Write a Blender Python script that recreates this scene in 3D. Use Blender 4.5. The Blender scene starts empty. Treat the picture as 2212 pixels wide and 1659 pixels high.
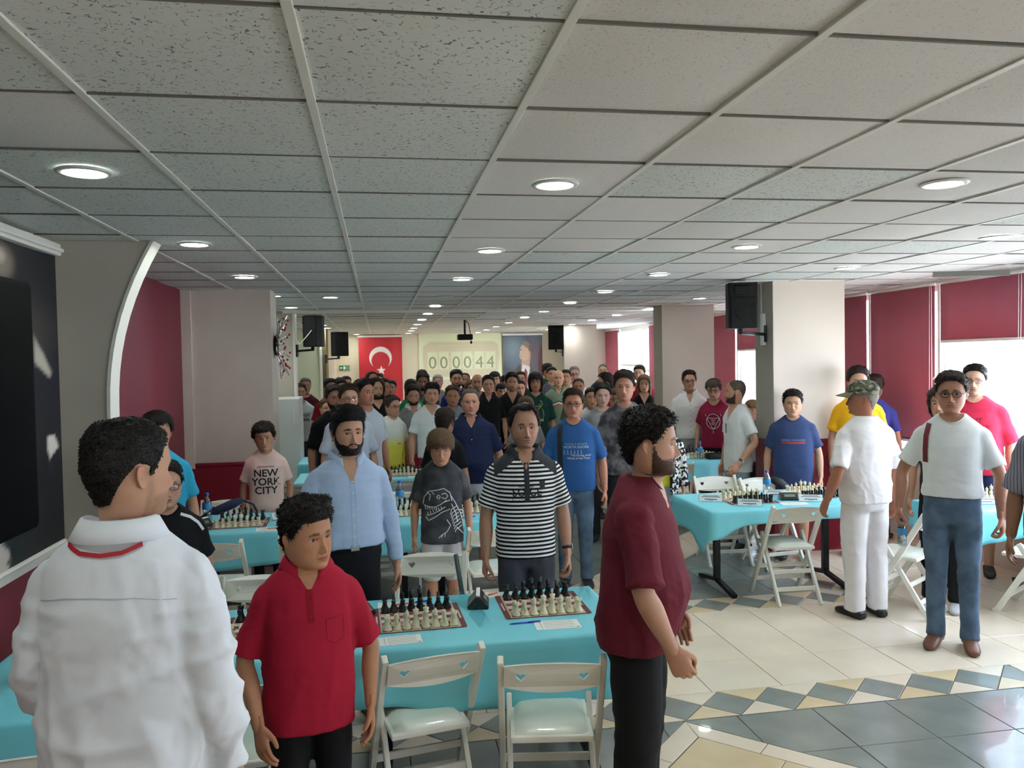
import bpy, bmesh, math, random
import numpy as np
from mathutils import Vector, Matrix
from mathutils.bvhtree import BVHTree

S = bpy.context.scene
COL = S.collection
PI = math.pi
random.seed(7)
RNG = np.random.default_rng(7)

# ------------------------------------------------------------------ camera, sky, exposure
CH = 2.733            # ceiling height
TC = 0.6092           # ceiling tile pitch
TF = 0.4492           # floor tile pitch
cam_d = bpy.data.cameras.new('camera')
cam = bpy.data.objects.new('camera', cam_d); COL.objects.link(cam); S.camera = cam
cam_d.sensor_width = 36.0
cam_d.lens = 1712.47 / 2212 * 36
cam_d.clip_start = 0.05; cam_d.clip_end = 200
_F = Vector((0.16614351, 0.98569964, -0.02815218)); _R = Vector((0.98582407, -0.16670631, -0.01897123)); _U = _R.cross(_F)
cam.matrix_world = Matrix(((_R.x, _U.x, -_F.x, 0), (_R.y, _U.y, -_F.y, 0), (_R.z, _U.z, -_F.z, 1.98), (0, 0, 0, 1)))

S.view_settings.view_transform = 'Standard'; S.view_settings.look = 'None'
S.view_settings.gamma = 1.0; S.view_settings.use_curve_mapping = False
S.view_settings.exposure = 1.48
cy = S.cycles
cy.max_bounces = 8; cy.diffuse_bounces = 5; cy.glossy_bounces = 3; cy.transmission_bounces = 6; cy.transparent_max_bounces = 10
cy.caustics_reflective = False; cy.caustics_refractive = False
cy.sample_clamp_indirect = 6.0
cy.use_denoising = True
cy.use_adaptive_sampling = True; cy.adaptive_threshold = 0.03

SKY_STRENGTH = 7.5
LAMP_STRENGTH = 21.0
w = bpy.data.worlds.new('sky'); S.world = w; w.use_nodes = True
nt = w.node_tree; nt.nodes.clear()
_o = nt.nodes.new('ShaderNodeOutputWorld'); _b = nt.nodes.new('ShaderNodeBackground')
_g = nt.nodes.new('ShaderNodeTexCoord'); _s = nt.nodes.new('ShaderNodeSeparateXYZ'); _r = nt.nodes.new('ShaderNodeValToRGB')
nt.links.new(_g.outputs['Generated'], _s.inputs[0]); nt.links.new(_s.outputs['Z'], _r.inputs[0])
_r.color_ramp.elements[0].position = 0.0; _r.color_ramp.elements[0].color = (0.97, 0.96, 0.98, 1)
_r.color_ramp.elements[1].position = 0.6; _r.color_ramp.elements[1].color = (0.86, 0.91, 1.0, 1)
nt.links.new(_r.outputs[0], _b.inputs[0]); _b.inputs[1].default_value = SKY_STRENGTH
nt.links.new(_b.outputs[0], _o.inputs[0])

sun_d = bpy.data.lights.new('sun', 'SUN'); sun_d.energy = 5; sun_d.angle = .01; sun_d.color = (1, .95, .88)
sun = bpy.data.objects.new('sun', sun_d); COL.objects.link(sun); sun.rotation_euler = (math.radians(18), math.radians(-38), 0)   # shines away from the window wall onto the street
# ------------------------------------------------------------------ helpers
def lin(c):
    if isinstance(c, str):
        c = tuple(int(c[i:i+2], 16) / 255 for i in (0, 2, 4))
    return tuple((v / 12.92 if v <= 0.04045 else ((v + 0.055) / 1.055) ** 2.4) for v in c[:3])

MATS = {}
def mat(name, col='808080', rough=0.6, metal=0.0, noise=0.0, nscale=8.0, bump=0.0, bscale=60.0, emit=0.0, trans=0.0, coat=0.0, attr=None, spec=0.5):
    if name in MATS: return MATS[name]
    m = bpy.data.materials.new(name); m.use_nodes = True
    t = m.node_tree; p = t.nodes['Principled BSDF']
    c = lin(col)
    p.inputs['Roughness'].default_value = rough; p.inputs['Metallic'].default_value = metal
    p.inputs['Specular IOR Level'].default_value = spec
    p.inputs['Coat Weight'].default_value = coat
    tc = t.nodes.new('ShaderNodeTexCoord')
    src = None
    if attr:
        a = t.nodes.new('ShaderNodeAttribute'); a.attribute_name = attr; src = a.outputs['Color']
    if noise > 0:
        n = t.nodes.new('ShaderNodeTexNoise'); n.inputs['Scale'].default_value = nscale; n.inputs['Detail'].default_value = 4
        t.links.new(tc.outputs['Object'], n.inputs['Vector'])
        r = t.nodes.new('ShaderNodeMapRange'); r.inputs['From Min'].default_value = 0.3; r.inputs['From Max'].default_value = 0.7
        r.inputs['To Min'].default_value = 1 - noise; r.inputs['To Max'].default_value = 1 + noise * 0.6
        t.links.new(n.outputs[0], r.inputs['Value'])
        mx = t.nodes.new('ShaderNodeMix'); mx.data_type = 'RGBA'; mx.blend_type = 'MULTIPLY'; mx.inputs['Factor'].default_value = 1
        if src is not None: t.links.new(src, mx.inputs['A'])
        else: mx.inputs['A'].default_value = (*c, 1)
        t.links.new(r.outputs[0], mx.inputs['B']); src = mx.outputs['Result']
    if src is not None: t.links.new(src, p.inputs['Base Color'])
    else: p.inputs['Base Color'].default_value = (*c, 1)
    if bump > 0:
        n2 = t.nodes.new('ShaderNodeTexNoise'); n2.inputs['Scale'].default_value = bscale; n2.inputs['Detail'].default_value = 3
        t.links.new(tc.outputs['Object'], n2.inputs['Vector'])
        bp = t.nodes.new('ShaderNodeBump'); bp.inputs['Strength'].default_value = bump; bp.inputs['Distance'].default_value = 0.01
        t.links.new(n2.outputs[0], bp.inputs['Height']); t.links.new(bp.outputs[0], p.inputs['Normal'])
    if emit > 0:
        p.inputs['Emission Strength'].default_value = emit
        if attr: t.links.new(src, p.inputs['Emission Color'])
        else: p.inputs['Emission Color'].default_value = (*c, 1)
    if trans > 0:
        p.inputs['Transmission Weight'].default_value = trans
    MATS[name] = m
    return m

def thin_glass(name, tint='FFFFFF', amount=0.12, rough=0.03):
    """clear sheet: mostly see-through with a glossy skin"""
    if name in MATS: return MATS[name]
    m = bpy.data.materials.new(name); m.use_nodes = True; t = m.node_tree; t.nodes.clear()
    o = t.nodes.new('ShaderNodeOutputMaterial'); tr = t.nodes.new('ShaderNodeBsdfTransparent'); gl = t.nodes.new('ShaderNodeBsdfGlossy')
    mx = t.nodes.new('ShaderNodeMixShader'); tr.inputs[0].default_value = (*lin(tint), 1)
    gl.inputs['Roughness'].default_value = rough; mx.inputs[0].default_value = amount
    t.links.new(tr.outputs[0], mx.inputs[1]); t.links.new(gl.outputs[0], mx.inputs[2]); t.links.new(mx.outputs[0], o.inputs[0])
    MATS[name] = m; return m

def mesh_from(V, F, smooth=False, mats=None, midx=None, col=None):
    me = bpy.data.meshes.new('m')
    if isinstance(F, np.ndarray):
        V = np.asarray(V, np.float32); n = F.shape[1]
        me.vertices.add(len(V)); me.vertices.foreach_set('co', V.ravel())
        me.loops.add(F.size); me.loops.foreach_set('vertex_index', F.astype(np.int32).ravel())
        me.polygons.add(len(F)); me.polygons.foreach_set('loop_start', np.arange(0, F.size, n, dtype=np.int32))
        me.update(calc_edges=True); me.validate()
    else:
        me.from_pydata([tuple(map(float, v)) for v in V], [], F); me.update()
    for m in (mats or []): me.materials.append(m)
    if midx is not None: me.polygons.foreach_set('material_index', np.asarray(midx, np.int32))
    if smooth: me.polygons.foreach_set('use_smooth', np.ones(len(me.polygons), bool))
    if col is not None:
        a = me.color_attributes.new('Col', 'FLOAT_COLOR', 'POINT')
        c4 = np.ones((len(me.vertices), 4), np.float32); c4[:, :3] = col
        a.data.foreach_set('color', c4.ravel())
    return me

def link(name, me, parent=None, loc=None, rot=None):
    o = bpy.data.objects.new(name, me); COL.objects.link(o)
    if me is not None: me.name = name
    if parent: o.parent = parent
    if loc is not None: o.location = loc
    if rot is not None: o.rotation_euler = rot
    return o

def tag(o, label, cat, group=None, kind=None):
    o['label'] = label; o['category'] = cat
    if group: o['group'] = group
    if kind: o['kind'] = kind
    return o

def thing(name, label, cat, loc=(0, 0, 0), rz=0.0, group=None):
    o = bpy.data.objects.new(name, None); COL.objects.link(o); o.empty_display_size = 0.1
    o.location = loc; o.rotation_euler = (0, 0, rz)
    return tag(o, label, cat, group)

def copy_tree(o, parent=None):
    c = o.copy(); COL.objects.link(c)
    if parent: c.parent = parent
    for ch in list(o.children): copy_tree(ch, c)
    return c

class MB:
    """collects shapes, becomes one mesh"""
    def __init__(s): s.V = []; s.F = []
    def add(s, V, F):
        k = len(s.V); s.V += [tuple(map(float, v)) for v in V]; s.F += [tuple(int(i) + k for i in f) for f in F]; return s
    def box(s, x0, x1, y0, y1, z0, z1, ch=0.0):
        if ch <= 0:
            V = [(x0,y0,z0),(x1,y0,z0),(x1,y1,z0),(x0,y1,z0),(x0,y0,z1),(x1,y0,z1),(x1,y1,z1),(x0,y1,z1)]
            return s.add(V, [(0,3,2,1),(4,5,6,7),(0,1,5,4),(1,2,6,5),(2,3,7,6),(3,0,4,7)])
        bm = bmesh.new(); bmesh.ops.create_cube(bm, size=1)
        for v in bm.verts: v.co = Vector(((x0+x1)/2 + v.co.x*(x1-x0), (y0+y1)/2 + v.co.y*(y1-y0), (z0+z1)/2 + v.co.z*(z1-z0)))
        bmesh.ops.bevel(bm, geom=bm.edges[:], offset=ch, segments=2, affect='EDGES', profile=0.6)
        bm.verts.index_update(); s.add([v.co[:] for v in bm.verts], [[v.index for v in f.verts] for f in bm.faces]); bm.free(); return s
    def obox(s, p, q, w, d, up=(0, 1, 0), ch=0.004):
        """bar from p to q with section w x d; 'up' gives the direction of d"""
        p = Vector(p); q = Vector(q); z = (q - p); L = z.length; z.normalize(); y = Vector(up); y = (y - z * y.dot(z)).normalized(); x = y.cross(z)
        b = MB().box(-w/2, w/2, -d/2, d/2, 0, L, ch)
        return s.add([p + x * v[0] + y * v[1] + z * v[2] for v in b.V], b.F)
    def lathe(s, prof, n=16, c=(0, 0, 0), cap=True):
        V = []; F = []
        for r, z in prof:
            for i in range(n):
                a = 2*PI*i/n; V.append((c[0]+r*math.cos(a), c[1]+r*math.sin(a), c[2]+z))
        for k in range(len(prof)-1):
            for i in range(n):
                j = (i+1) % n; F.append((k*n+i, k*n+j, (k+1)*n+j, (k+1)*n+i))
        if cap: F.append(tuple(range(n-1, -1, -1))); F.append(tuple((len(prof)-1)*n+i for i in range(n)))
        return s.add(V, F)
    def tube(s, path, r, n=8, cap=True):
        V, F = tube(path, r, n); return s.add(V, F)
    def prism(s, poly, z0, z1):
        n = len(poly); V = [(x, y, z0) for x, y in poly] + [(x, y, z1) for x, y in poly]
        return s.add(V, [tuple(range(n-1, -1, -1)), tuple(range(n, 2*n))] + [(i, (i+1) % n, n+(i+1) % n, n+i) for i in range(n)])
    def mesh(s, m=None, smooth=False):
        me = mesh_from(s.V, s.F, smooth, [m] if m else None); return me
    def obj(s, name, m, parent=None, smooth=False, loc=None, rot=None):
        return link(name, s.mesh(m, smooth), parent, loc, rot)

def tube(path, r, n=10, sq=1.0, ref=(0, 1, 0)):
    """swept tube; r: float or list; sq squashes the section along ref"""
    P = np.array(path, float); k = len(P)
    R = np.full(k, r) if np.isscalar(r) else np.array(r, float)
    T = np.gradient(P, axis=0); T /= np.linalg.norm(T, axis=1)[:, None] + 1e-12
    V = []; u = np.array(ref, float)
    for i in range(k):
        y = u - T[i] * (u @ T[i])
        if np.linalg.norm(y) < 1e-4: y = np.array([1.0, 0.3, 0.1]) - T[i] * (np.array([1.0, 0.3, 0.1]) @ T[i])
        y /= np.linalg.norm(y); x = np.cross(y, T[i]); u = y if False else u
        for j in range(n):
            a = 2*PI*j/n; V.append(P[i] + R[i]*(x*math.cos(a) + y*math.sin(a)*sq))
    F = [(i*n+j, i*n+(j+1) % n, (i+1)*n+(j+1) % n, (i+1)*n+j) for i in range(k-1) for j in range(n)]
    F.append(tuple(range(n-1, -1, -1))); F.append(tuple((k-1)*n+j for j in range(n)))
    return V, F

def struct(o):
    o['kind'] = 'structure'; return o

def clip(poly, a, b, c):
    """keep a*x+b*y<=c"""
    out = []
    for i in range(len(poly)):
        p, q = poly[i], poly[(i+1) % len(poly)]
        dp = a*p[0]+b*p[1]-c; dq = a*q[0]+b*q[1]-c
        if dp <= 1e-9: out.append(p)
        if (dp < -1e-9 and dq > 1e-9) or (dp > 1e-9 and dq < -1e-9):
            t = dp/(dp-dq); out.append((p[0]+(q[0]-p[0])*t, p[1]+(q[1]-p[1])*t))
    return out
def area(p): return abs(sum(p[i][0]*p[(i+1) % len(p)][1]-p[(i+1) % len(p)][0]*p[i][1] for i in range(len(p))))/2

def text_mesh(txt, size, bold=False, ext=0.0, align='CENTER', spacing=1.0):
    cu = bpy.data.curves.new('t', 'FONT'); cu.body = txt; cu.size = size; cu.align_x = align; cu.extrude = ext
    cu.resolution_u = 3; cu.space_character = spacing
    if bold: cu.offset = size*0.018
    o = bpy.data.objects.new('t', cu); COL.objects.link(o)
    dg = bpy.context.evaluated_depsgraph_get(); dg.update()
    me = o.evaluated_get(dg).to_mesh()
    V = np.array([v.co[:] for v in me.vertices]).reshape(-1, 3); F = [tuple(p.vertices) for p in me.polygons]
    o.to_mesh_clear(); bpy.data.objects.remove(o); bpy.data.curves.remove(cu)
    return V, F
def text_obj(name, txt, size, m, parent, loc, rot, bold=False, ext=0.001):
    V, F = text_mesh(txt, size, bold, ext)
    return link(name, mesh_from(V, F, mats=[m]), parent, loc, rot)

def canvas_obj(name, fn, W, H, nx, ny, m, parent, depth=0.0):
    """flat printed sheet W x H (local X, Z, facing -Y); the print fn(u,v)->rgb(linear) sits on its vertices"""
    u, v = np.meshgrid(np.linspace(0, 1, nx), np.linspace(0, 1, ny))
    V = np.stack([(u-.5)*W, np.zeros_like(u), v*H], -1).reshape(-1, 3)
    if depth: V[:, 1] = depth*np.sin(V[:, 0]/W*17+.4)*.5 + depth*np.sin(V[:, 0]/W*7)
    i = np.arange(nx*ny).reshape(ny, nx)
    F = np.stack([i[:-1, :-1], i[:-1, 1:], i[1:, 1:], i[1:, :-1]], -1).reshape(-1, 4)
    me = mesh_from(V, F, True, [m], col=fn(u.ravel(), v.ravel()))
    return link(name, me, parent)
def blend(C, mask, c):
    k = np.clip(mask, 0, 1)[:, None]; return C*(1-k) + np.array(lin(c))*k
def ell(u, v, cx, cy, a, b, soft=.15, rot=0):
    c, s = math.cos(rot), math.sin(rot); x = ((u-cx)*c+(v-cy)*s)/a; y = (-(u-cx)*s+(v-cy)*c)/b
    return (1-np.sqrt(x*x+y*y))/soft
def polym(u, v, pts, soft=0.01):
    """soft inside mask of a convex polygon (counter-clockwise)"""
    d = np.full(u.shape, 9.0)
    for i in range(len(pts)):
        x0, y0 = pts[i]; x1, y1 = pts[(i+1) % len(pts)]; L = math.hypot(x1-x0, y1-y0)
        d = np.minimum(d, ((x1-x0)*(v-y0)-(y1-y0)*(u-x0))/L)
    return d/soft+.5

# ------------------------------------------------------------------ shared materials
M_cream = mat('cream_wall_paint', 'D8CCC0', .7, noise=.04, nscale=2, bump=.05, bscale=30)
M_cream_cool = mat('greyish_wall_paint', 'C9C2B5', .7, noise=.05, nscale=2, bump=.05, bscale=30)
M_green_wall = mat('pale_green_wall_paint', 'D3D6C0', .75, noise=.03, nscale=2)
M_burg = mat('burgundy_wall_paint', '7E2B3B', .5, noise=.07, nscale=3)
M_wains = mat('burgundy_gloss_wainscot', '8C2A37', .3, noise=.05, nscale=3)
M_white = mat('white_gloss_trim', 'ECEBE4', .35)
M_blind = mat('burgundy_blind_fabric', 'C4697B', .8, noise=.05, nscale=3, bump=.1, bscale=300)
_t = M_blind.node_tree; _p = _t.nodes['Principled BSDF']; _tr = _t.nodes.new('ShaderNodeBsdfTranslucent'); _mx = _t.nodes.new('ShaderNodeMixShader')
_tr.inputs[0].default_value = (*lin('A85868'), 1); _mx.inputs[0].default_value = .07
_t.links.new(_p.outputs[0], _mx.inputs[1]); _t.links.new(_tr.outputs[0], _mx.inputs[2]); _t.links.new(_mx.outputs[0], _t.nodes['Material Output'].inputs[0])
M_black = mat('black_plastic', '0B0C0D', .55, bump=.2, bscale=400, spec=.25)
M_blackmetal = mat('black_metal', '16181A', .35, metal=.3)
M_chrome = mat('chrome', 'C8C8C8', .2, metal=1)
M_frame = mat('white_window_frame', 'F0F0EE', .4)
M_glass = thin_glass('window_glass', 'F4FAFF', .06)
M_grout = mat('dark_grout', '5A544A', .9)
M_beige = mat('beige_floor_tile', 'DACDB9', .22, noise=.07, nscale=3, coat=.2)
M_grey = mat('blue_grey_floor_tile', '7E8580', .24, noise=.16, nscale=4, coat=.2)
M_sand = mat('sand_floor_tile', 'CFBC97', .25, noise=.09, nscale=5, coat=.2)
M_bar = mat('ceiling_grid_metal', 'DEDED8', .5)
M_dark = mat('void_dark', '2A2A28', .9)
M_print = mat('printed_sheet', attr='Col', rough=.45)

def tile_material(name, col, amount, scale):
    m = mat(name, col, .9, noise=.03, nscale=1.3)
    t = m.node_tree; p = t.nodes['Principled BSDF']; L = t.links
    g = t.nodes.new('ShaderNodeNewGeometry')
    mp = t.nodes.new('ShaderNodeMapping'); mp.inputs['Scale'].default_value = (1, 1, 1); L.new(g.outputs['Position'], mp.inputs[0])
    a = t.nodes.new('ShaderNodeTexNoise'); a.inputs['Scale'].default_value = scale; a.inputs['Detail'].default_value = 1.5; L.new(mp.outputs[0], a.inputs[0])
    s = t.nodes.new('ShaderNodeMath'); s.operation = 'SUBTRACT'; s.inputs[1].default_value = .5; L.new(a.outputs[0], s.inputs[0])
    ab = t.nodes.new('ShaderNodeMath'); ab.operation = 'ABSOLUTE'; L.new(s.outputs[0], ab.inputs[0])
    r = t.nodes.new('ShaderNodeMapRange'); r.inputs['From Min'].default_value = .012; r.inputs['From Max'].default_value = .024; r.inputs['To Min'].default_value = 1; r.inputs['To Max'].default_value = 0; L.new(ab.outputs[0], r.inputs[0])
    b = t.nodes.new('ShaderNodeTexNoise'); b.inputs['Scale'].default_value = scale*1.5; b.inputs['Detail'].default_value = 0; L.new(mp.outputs[0], b.inputs[0])
    r2 = t.nodes.new('ShaderNodeMapRange'); r2.inputs['From Min'].default_value = .54; r2.inputs['From Max'].default_value = .58; L.new(b.outputs[0], r2.inputs[0])
    ml = t.nodes.new('ShaderNodeMath'); ml.operation = 'MULTIPLY'; L.new(r.outputs[0], ml.inputs[0]); L.new(r2.outputs[0], ml.inputs[1])
    ma = t.nodes.new('ShaderNodeMath'); ma.operation = 'MULTIPLY'; ma.inputs[1].default_value = amount; L.new(ml.outputs[0], ma.inputs[0])
    mx = t.nodes.new('ShaderNodeMix'); mx.data_type = 'RGBA'; src = p.inputs['Base Color'].links[0].from_socket
    L.new(ma.outputs[0], mx.inputs['Factor']); L.new(src, mx.inputs['A']); mx.inputs['B'].default_value = (*lin('3A3B38'), 1)
    L.new(mx.outputs['Result'], p.inputs['Base Color'])
    return m
M_ct = [tile_material('fissured_ceiling_tile', 'D4D8D6', .8, 42), tile_material('fine_ceiling_tile', 'DAD7D6', .4, 80), tile_material('pale_ceiling_tile', 'DEDAD9', .25, 60)]

XL, XR, YN, YF = -1.86, 5.65, -4.6, 20.4

# ------------------------------------------------------------------ floor
floor = struct(MB().box(XL-.4, XR+.3, YN-.1, YF+.1, -.12, -.006).obj('floor', M_grout))
def poly_tile(poly, m, cache={}):
    cx = sum(p[0] for p in poly)/len(poly); cy_ = sum(p[1] for p in poly)/len(poly)
    key = (m.name,) + tuple((round(p[0]-cx, 3), round(p[1]-cy_, 3)) for p in poly)
    if key not in cache:
        def ins(d):
            out = []
            n = len(poly)
            for i in range(n):
                p0, p1, p2 = poly[i-1], poly[i], poly[(i+1) % n]
                e1 = Vector((p1[0]-p0[0], p1[1]-p0[1])); e2 = Vector((p2[0]-p1[0], p2[1]-p1[1]))
                if e1.length < 1e-6 or e2.length < 1e-6: out.append((p1[0]-cx, p1[1]-cy_)); continue
                e1.normalize(); e2.normalize()
                n1 = Vector((-e1.y, e1.x)); n2 = Vector((-e2.y, e2.x)); b = (n1+n2)
                k = d/max(.35, b.length*b.length/2) if b.length > 1e-3 else 0
                out.append((p1[0]-cx+b.x*k, p1[1]-cy_+b.y*k))
            return out
        n = len(poly); a = ins(.0022); b = ins(.0045)
        V = [(x, y, -.006) for x, y in a] + [(x, y, -.0015) for x, y in a] + [(x, y, 0) for x, y in b]
        F = [(i, (i+1) % n, n+(i+1) % n, n+i) for i in range(n)] + [(n+i, n+(i+1) % n, 2*n+(i+1) % n, 2*n+i) for i in range(n)] + [tuple(range(2*n, 3*n))]
        cache[key] = mesh_from(V, F, mats=[m]); cache[key].name = 'floor_tile'
    return cache[key], cx, cy_
FT = []   # (poly, material)
def region(x0, x1, y0, y1, ox, oy, m, planes=(), rot=0.0, pitch=TF, ymod=None):
    c, s = math.cos(rot), math.sin(rot)
    R_ = 14
    cxm, cym = (x0+x1)/2, (y0+y1)/2
    gi = [((cxm-ox)*c+(cym-oy)*s)/pitch, (-(cxm-ox)*s+(cym-oy)*c)/pitch]
    n = int(math.hypot(x1-x0, y1-y0)/2/pitch)+2
    for i in range(int(gi[0])-n, int(gi[0])+n+1):
        for j in range(int(gi[1])-n, int(gi[1])+n+1):
            q = [(i, j), (i+1, j), (i+1, j+1), (i, j+1)]
            p = [(ox+(a*c-b*s)*pitch, oy+(a*s+b*c)*pitch) for a, b in q]
            for pl in ((-1, 0, -x0), (1, 0, x1), (0, -1, -y0), (0, 1, y1)) + tuple(planes):
                p = clip(p, *pl)
                if len(p) < 3: break
            if len(p) >= 3 and area(p) > .0015: FT.append((p, m(p) if callable(m) else m))
def strip(axis, a0, a1, b0, b1, phase, planes=()):
    """band of grey diamonds between sand and beige triangles; axis 'x' or 'y' is its direction"""
    per = .3215; mid = (b0+b1)/2; k = int((a0-phase)/per)-1
    while phase+k*per < a1+per:
        a = phase+k*per
        P = [([(a-per/2, mid), (a, b0), (a+per/2, mid), (a, b1)], M_grey),
             ([(a+per/2, mid), (a, b0), (a+per, b0)], M_sand if k % 2 else M_beige),
             ([(a+per/2, mid), (a+per, b1), (a, b1)], M_beige if k % 2 else M_sand)]
        for p, m in P:
            if axis == 'y': p = [(y, x) for x, y in p][::-1]
            pl = ((-1, 0, -a0), (1, 0, a1)) if axis == 'x' else ((0, -1, -a0), (0, 1, a1))
            for q in pl+tuple(planes):
                p = clip(p, *q)
                if len(p) < 3: break
            if len(p) >= 3 and area(p) > .001: FT.append((p, m))
        k += 1
OX, OY = 2.359, 5.289
region(XL, XR, 5.289, 5.80, OX, 5.289, M_beige, pitch=TF)   # the deeper row along the second band
FT = [([(a, (5.80 if abs(b-(5.289+TF)) < 1e-3 else b)) for a, b in p], m) for p, m in FT if max(q[1] for q in p) < 5.289+TF+.01]
region(XL, XR, 4.392, 5.289, OX, OY, M_beige)
strip('x', XL, 3.9, 4.075, 4.392, 1.94); region(3.9, XR, 4.075, 4.392, OX, 4.075, M_beige)
strip('x', XL, 3.9, 5.80, 6.12, 2.6); region(3.9, XR, 5.80, 6.12, OX, 5.80, M_beige)
sq = math.sqrt(.5)
# grey field nearer than the first band, cut by the turned square
region(XL, XR, 1.0, 4.075, OX, 3.62, M_grey, planes=((-1, -1, -5.665),))
region(XL, 1.6, 1.0, 4.075, OX, 3.62, M_grey, planes=((1, -1, -2.45),))
def band45(o, d, nrm, n0, n1, L=TF, wd=.125, m=M_beige):
    for k in range(n0, n1):
        a = Vector(o)+Vector(d)*L*k; b = a+Vector(d)*L; q = Vector(nrm)*wd
        p = [(a.x, a.y), (b.x, b.y), (b.x+q.x, b.y+q.y), (a.x+q.x, a.y+q.y)]
        p = clip(clip(clip(p, -1, 0, -XL), 1, 0, XR), 0, -1, -1.0)
        p = clip(p, -1, 0, -1.607) if d[0] > 0 else clip(p, 1, 0, 1.607)
        if len(p) >= 3:
            if sum(p[i][0]*p[(i+1) % len(p)][1]-p[(i+1) % len(p)][0]*p[i][1] for i in range(len(p))) < 0: p = p[::-1]
            FT.append((p, m))
band45((1.607, 4.058), (sq, -sq), (-sq, -sq), 0, 11)
band45((1.607, 4.058), (-sq, -sq), (sq, -sq), 0, 11)
region(XL, XR, 1.0, 3.9, 1.61, 3.88, M_sand, planes=((1, 1, 5.488), (-1, 1, 2.27)), rot=PI/4)
# beyond the second band
region(XL, 3.58, 6.12, 7.92, OX, 6.12, M_grey, planes=((-1, 1, 4.45),))
region(XL, 3.58, 6.12, 9.5, OX, 6.12, M_beige, planes=((1, -1, -4.45), (-1, 1, 5.1)))
region(XL, 3.58, 6.12, 10.2, OX, 6.12, M_grey, planes=((1, -1, -5.1),))
strip('y', 6.12, 10.2, 3.58, 3.90, 6.3)
region(3.90, XR, 6.12, 10.2, OX, 6.12, M_beige)
region(XL, XR, 10.2, 14.6, OX, 10.2, M_beige)
FT.sort(key=lambda t: min((q[0]-.4)**2*.5+(q[1])**2 for q in t[0]) + (50 if max(q[1] for q in t[0]) < 2.3 else 0))
rest = {}
for n, (p, m) in enumerate(FT):
    me, cx_, cy_ = poly_tile(p, m)
    if n < 296:
        link('tile', me, floor, (cx_, cy_, 0))
    else:
        mb = rest.setdefault(m.name, MB())
        mb.add([(v.co.x+cx_, v.co.y+cy_, v.co.z) for v in me.vertices], [tuple(f.vertices) for f in me.polygons])
allr = MB(); mi = []; mats_ = [M_beige, M_grey, M_sand]
for mn, mb in rest.items():
    allr.add(mb.V, mb.F); mi += [mats_.index(MATS[mn])]*len(mb.F)
# plain floor out of the frame (nearer than the photo shows) in the same beige and grey
for yy in np.arange(YN, 1.0, TF):
    for xx in np.arange(XL, XR, TF):
        x1 = min(xx+TF, XR); y1 = min(yy+TF, 1.0)
        if x1-xx < .02 or y1-yy < .02: continue
        allr.add([(xx+.003, yy+.003, 0), (x1-.003, yy+.003, 0), (x1-.003, y1-.003, 0), (xx+.003, y1-.003, 0)], [(0, 1, 2, 3)]); mi.append(0)
for yy in np.arange(14.6, YF, TF):
    for xx in np.arange(XL-.3, XR, TF):
        x1 = min(xx+TF, XR); y1 = min(yy+TF, YF)
        allr.add([(xx+.003, yy+.003, 0), (x1-.003, yy+.003, 0), (x1-.003, y1-.003, 0), (xx+.003, y1-.003, 0)], [(0, 1, 2, 3)]); mi.append(0)
o = link('far_tiles', mesh_from(allr.V, allr.F, mats=mats_, midx=mi), floor); o['kind'] = 'stuff'

# ------------------------------------------------------------------ ceiling
ceiling = struct(MB().box(XL-.4, XR+.3, YN-.1, YF+.1, CH+.03, CH+.12).obj('ceiling', M_dark))
CX0, CY0 = -.779, 1.737
g = TC-.012
def ct_mesh(m, sag=0.0):
    mb = MB()
    if sag:
        n = 6; V = []
        for j in range(n+1):
            for i in range(n+1):
                u, v = i/n, j/n; V.append(((u-.5)*g, (v-.5)*g, .004-sag*math.sin(PI*u)*math.sin(PI*v)-(.01*v if sag > .02 else 0)))
        mb.add(V, [(j*(n+1)+i, (j+1)*(n+1)+i, (j+1)*(n+1)+i+1, j*(n+1)+i+1) for j in range(n) for i in range(n)])
    else:
        h = g/2; e = .006
        V = [(-h, -h, .018), (h, -h, .018), (h, h, .018), (-h, h, .018), (-h, -h, .005), (h, -h, .005), (h, h, .005), (-h, h, .005),
             (-h+e, -h+e, 0), (h-e, -h+e, 0), (h-e, h-e, 0), (-h+e, h-e, 0)]
        mb.add(V, [(i, 4+i, 4+(i+1) % 4, (i+1) % 4) for i in range(4)] + [(4+i, 8+i, 8+(i+1) % 4, 4+(i+1) % 4) for i in range(4)] + [(8, 11, 10, 9)])
    me = mb.mesh(m, smooth=bool(sag)); me.name = 'ceiling_tile'; return me
CT = [ct_mesh(m) for m in M_ct]; CTS = [ct_mesh(m, .014) for m in M_ct]; CTSAG = ct_mesh(M_ct[1], .05)
rest = MB(); nt_ = 0; rmi = []
i0 = int(math.floor((XL-CX0)/TC)); i1 = int(math.ceil((XR-CX0)/TC))
cells = []
for j in range(int(math.floor((YN-CY0)/TC)), int(math.ceil((YF-CY0)/TC))):
    for i in range(i0, i1): cells.append((j, i))
def cell_rank(c):
    y = CY0+(c[0]+.5)*TC
    return y if y > .6 else 100-y
cells.sort(key=cell_rank)
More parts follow.
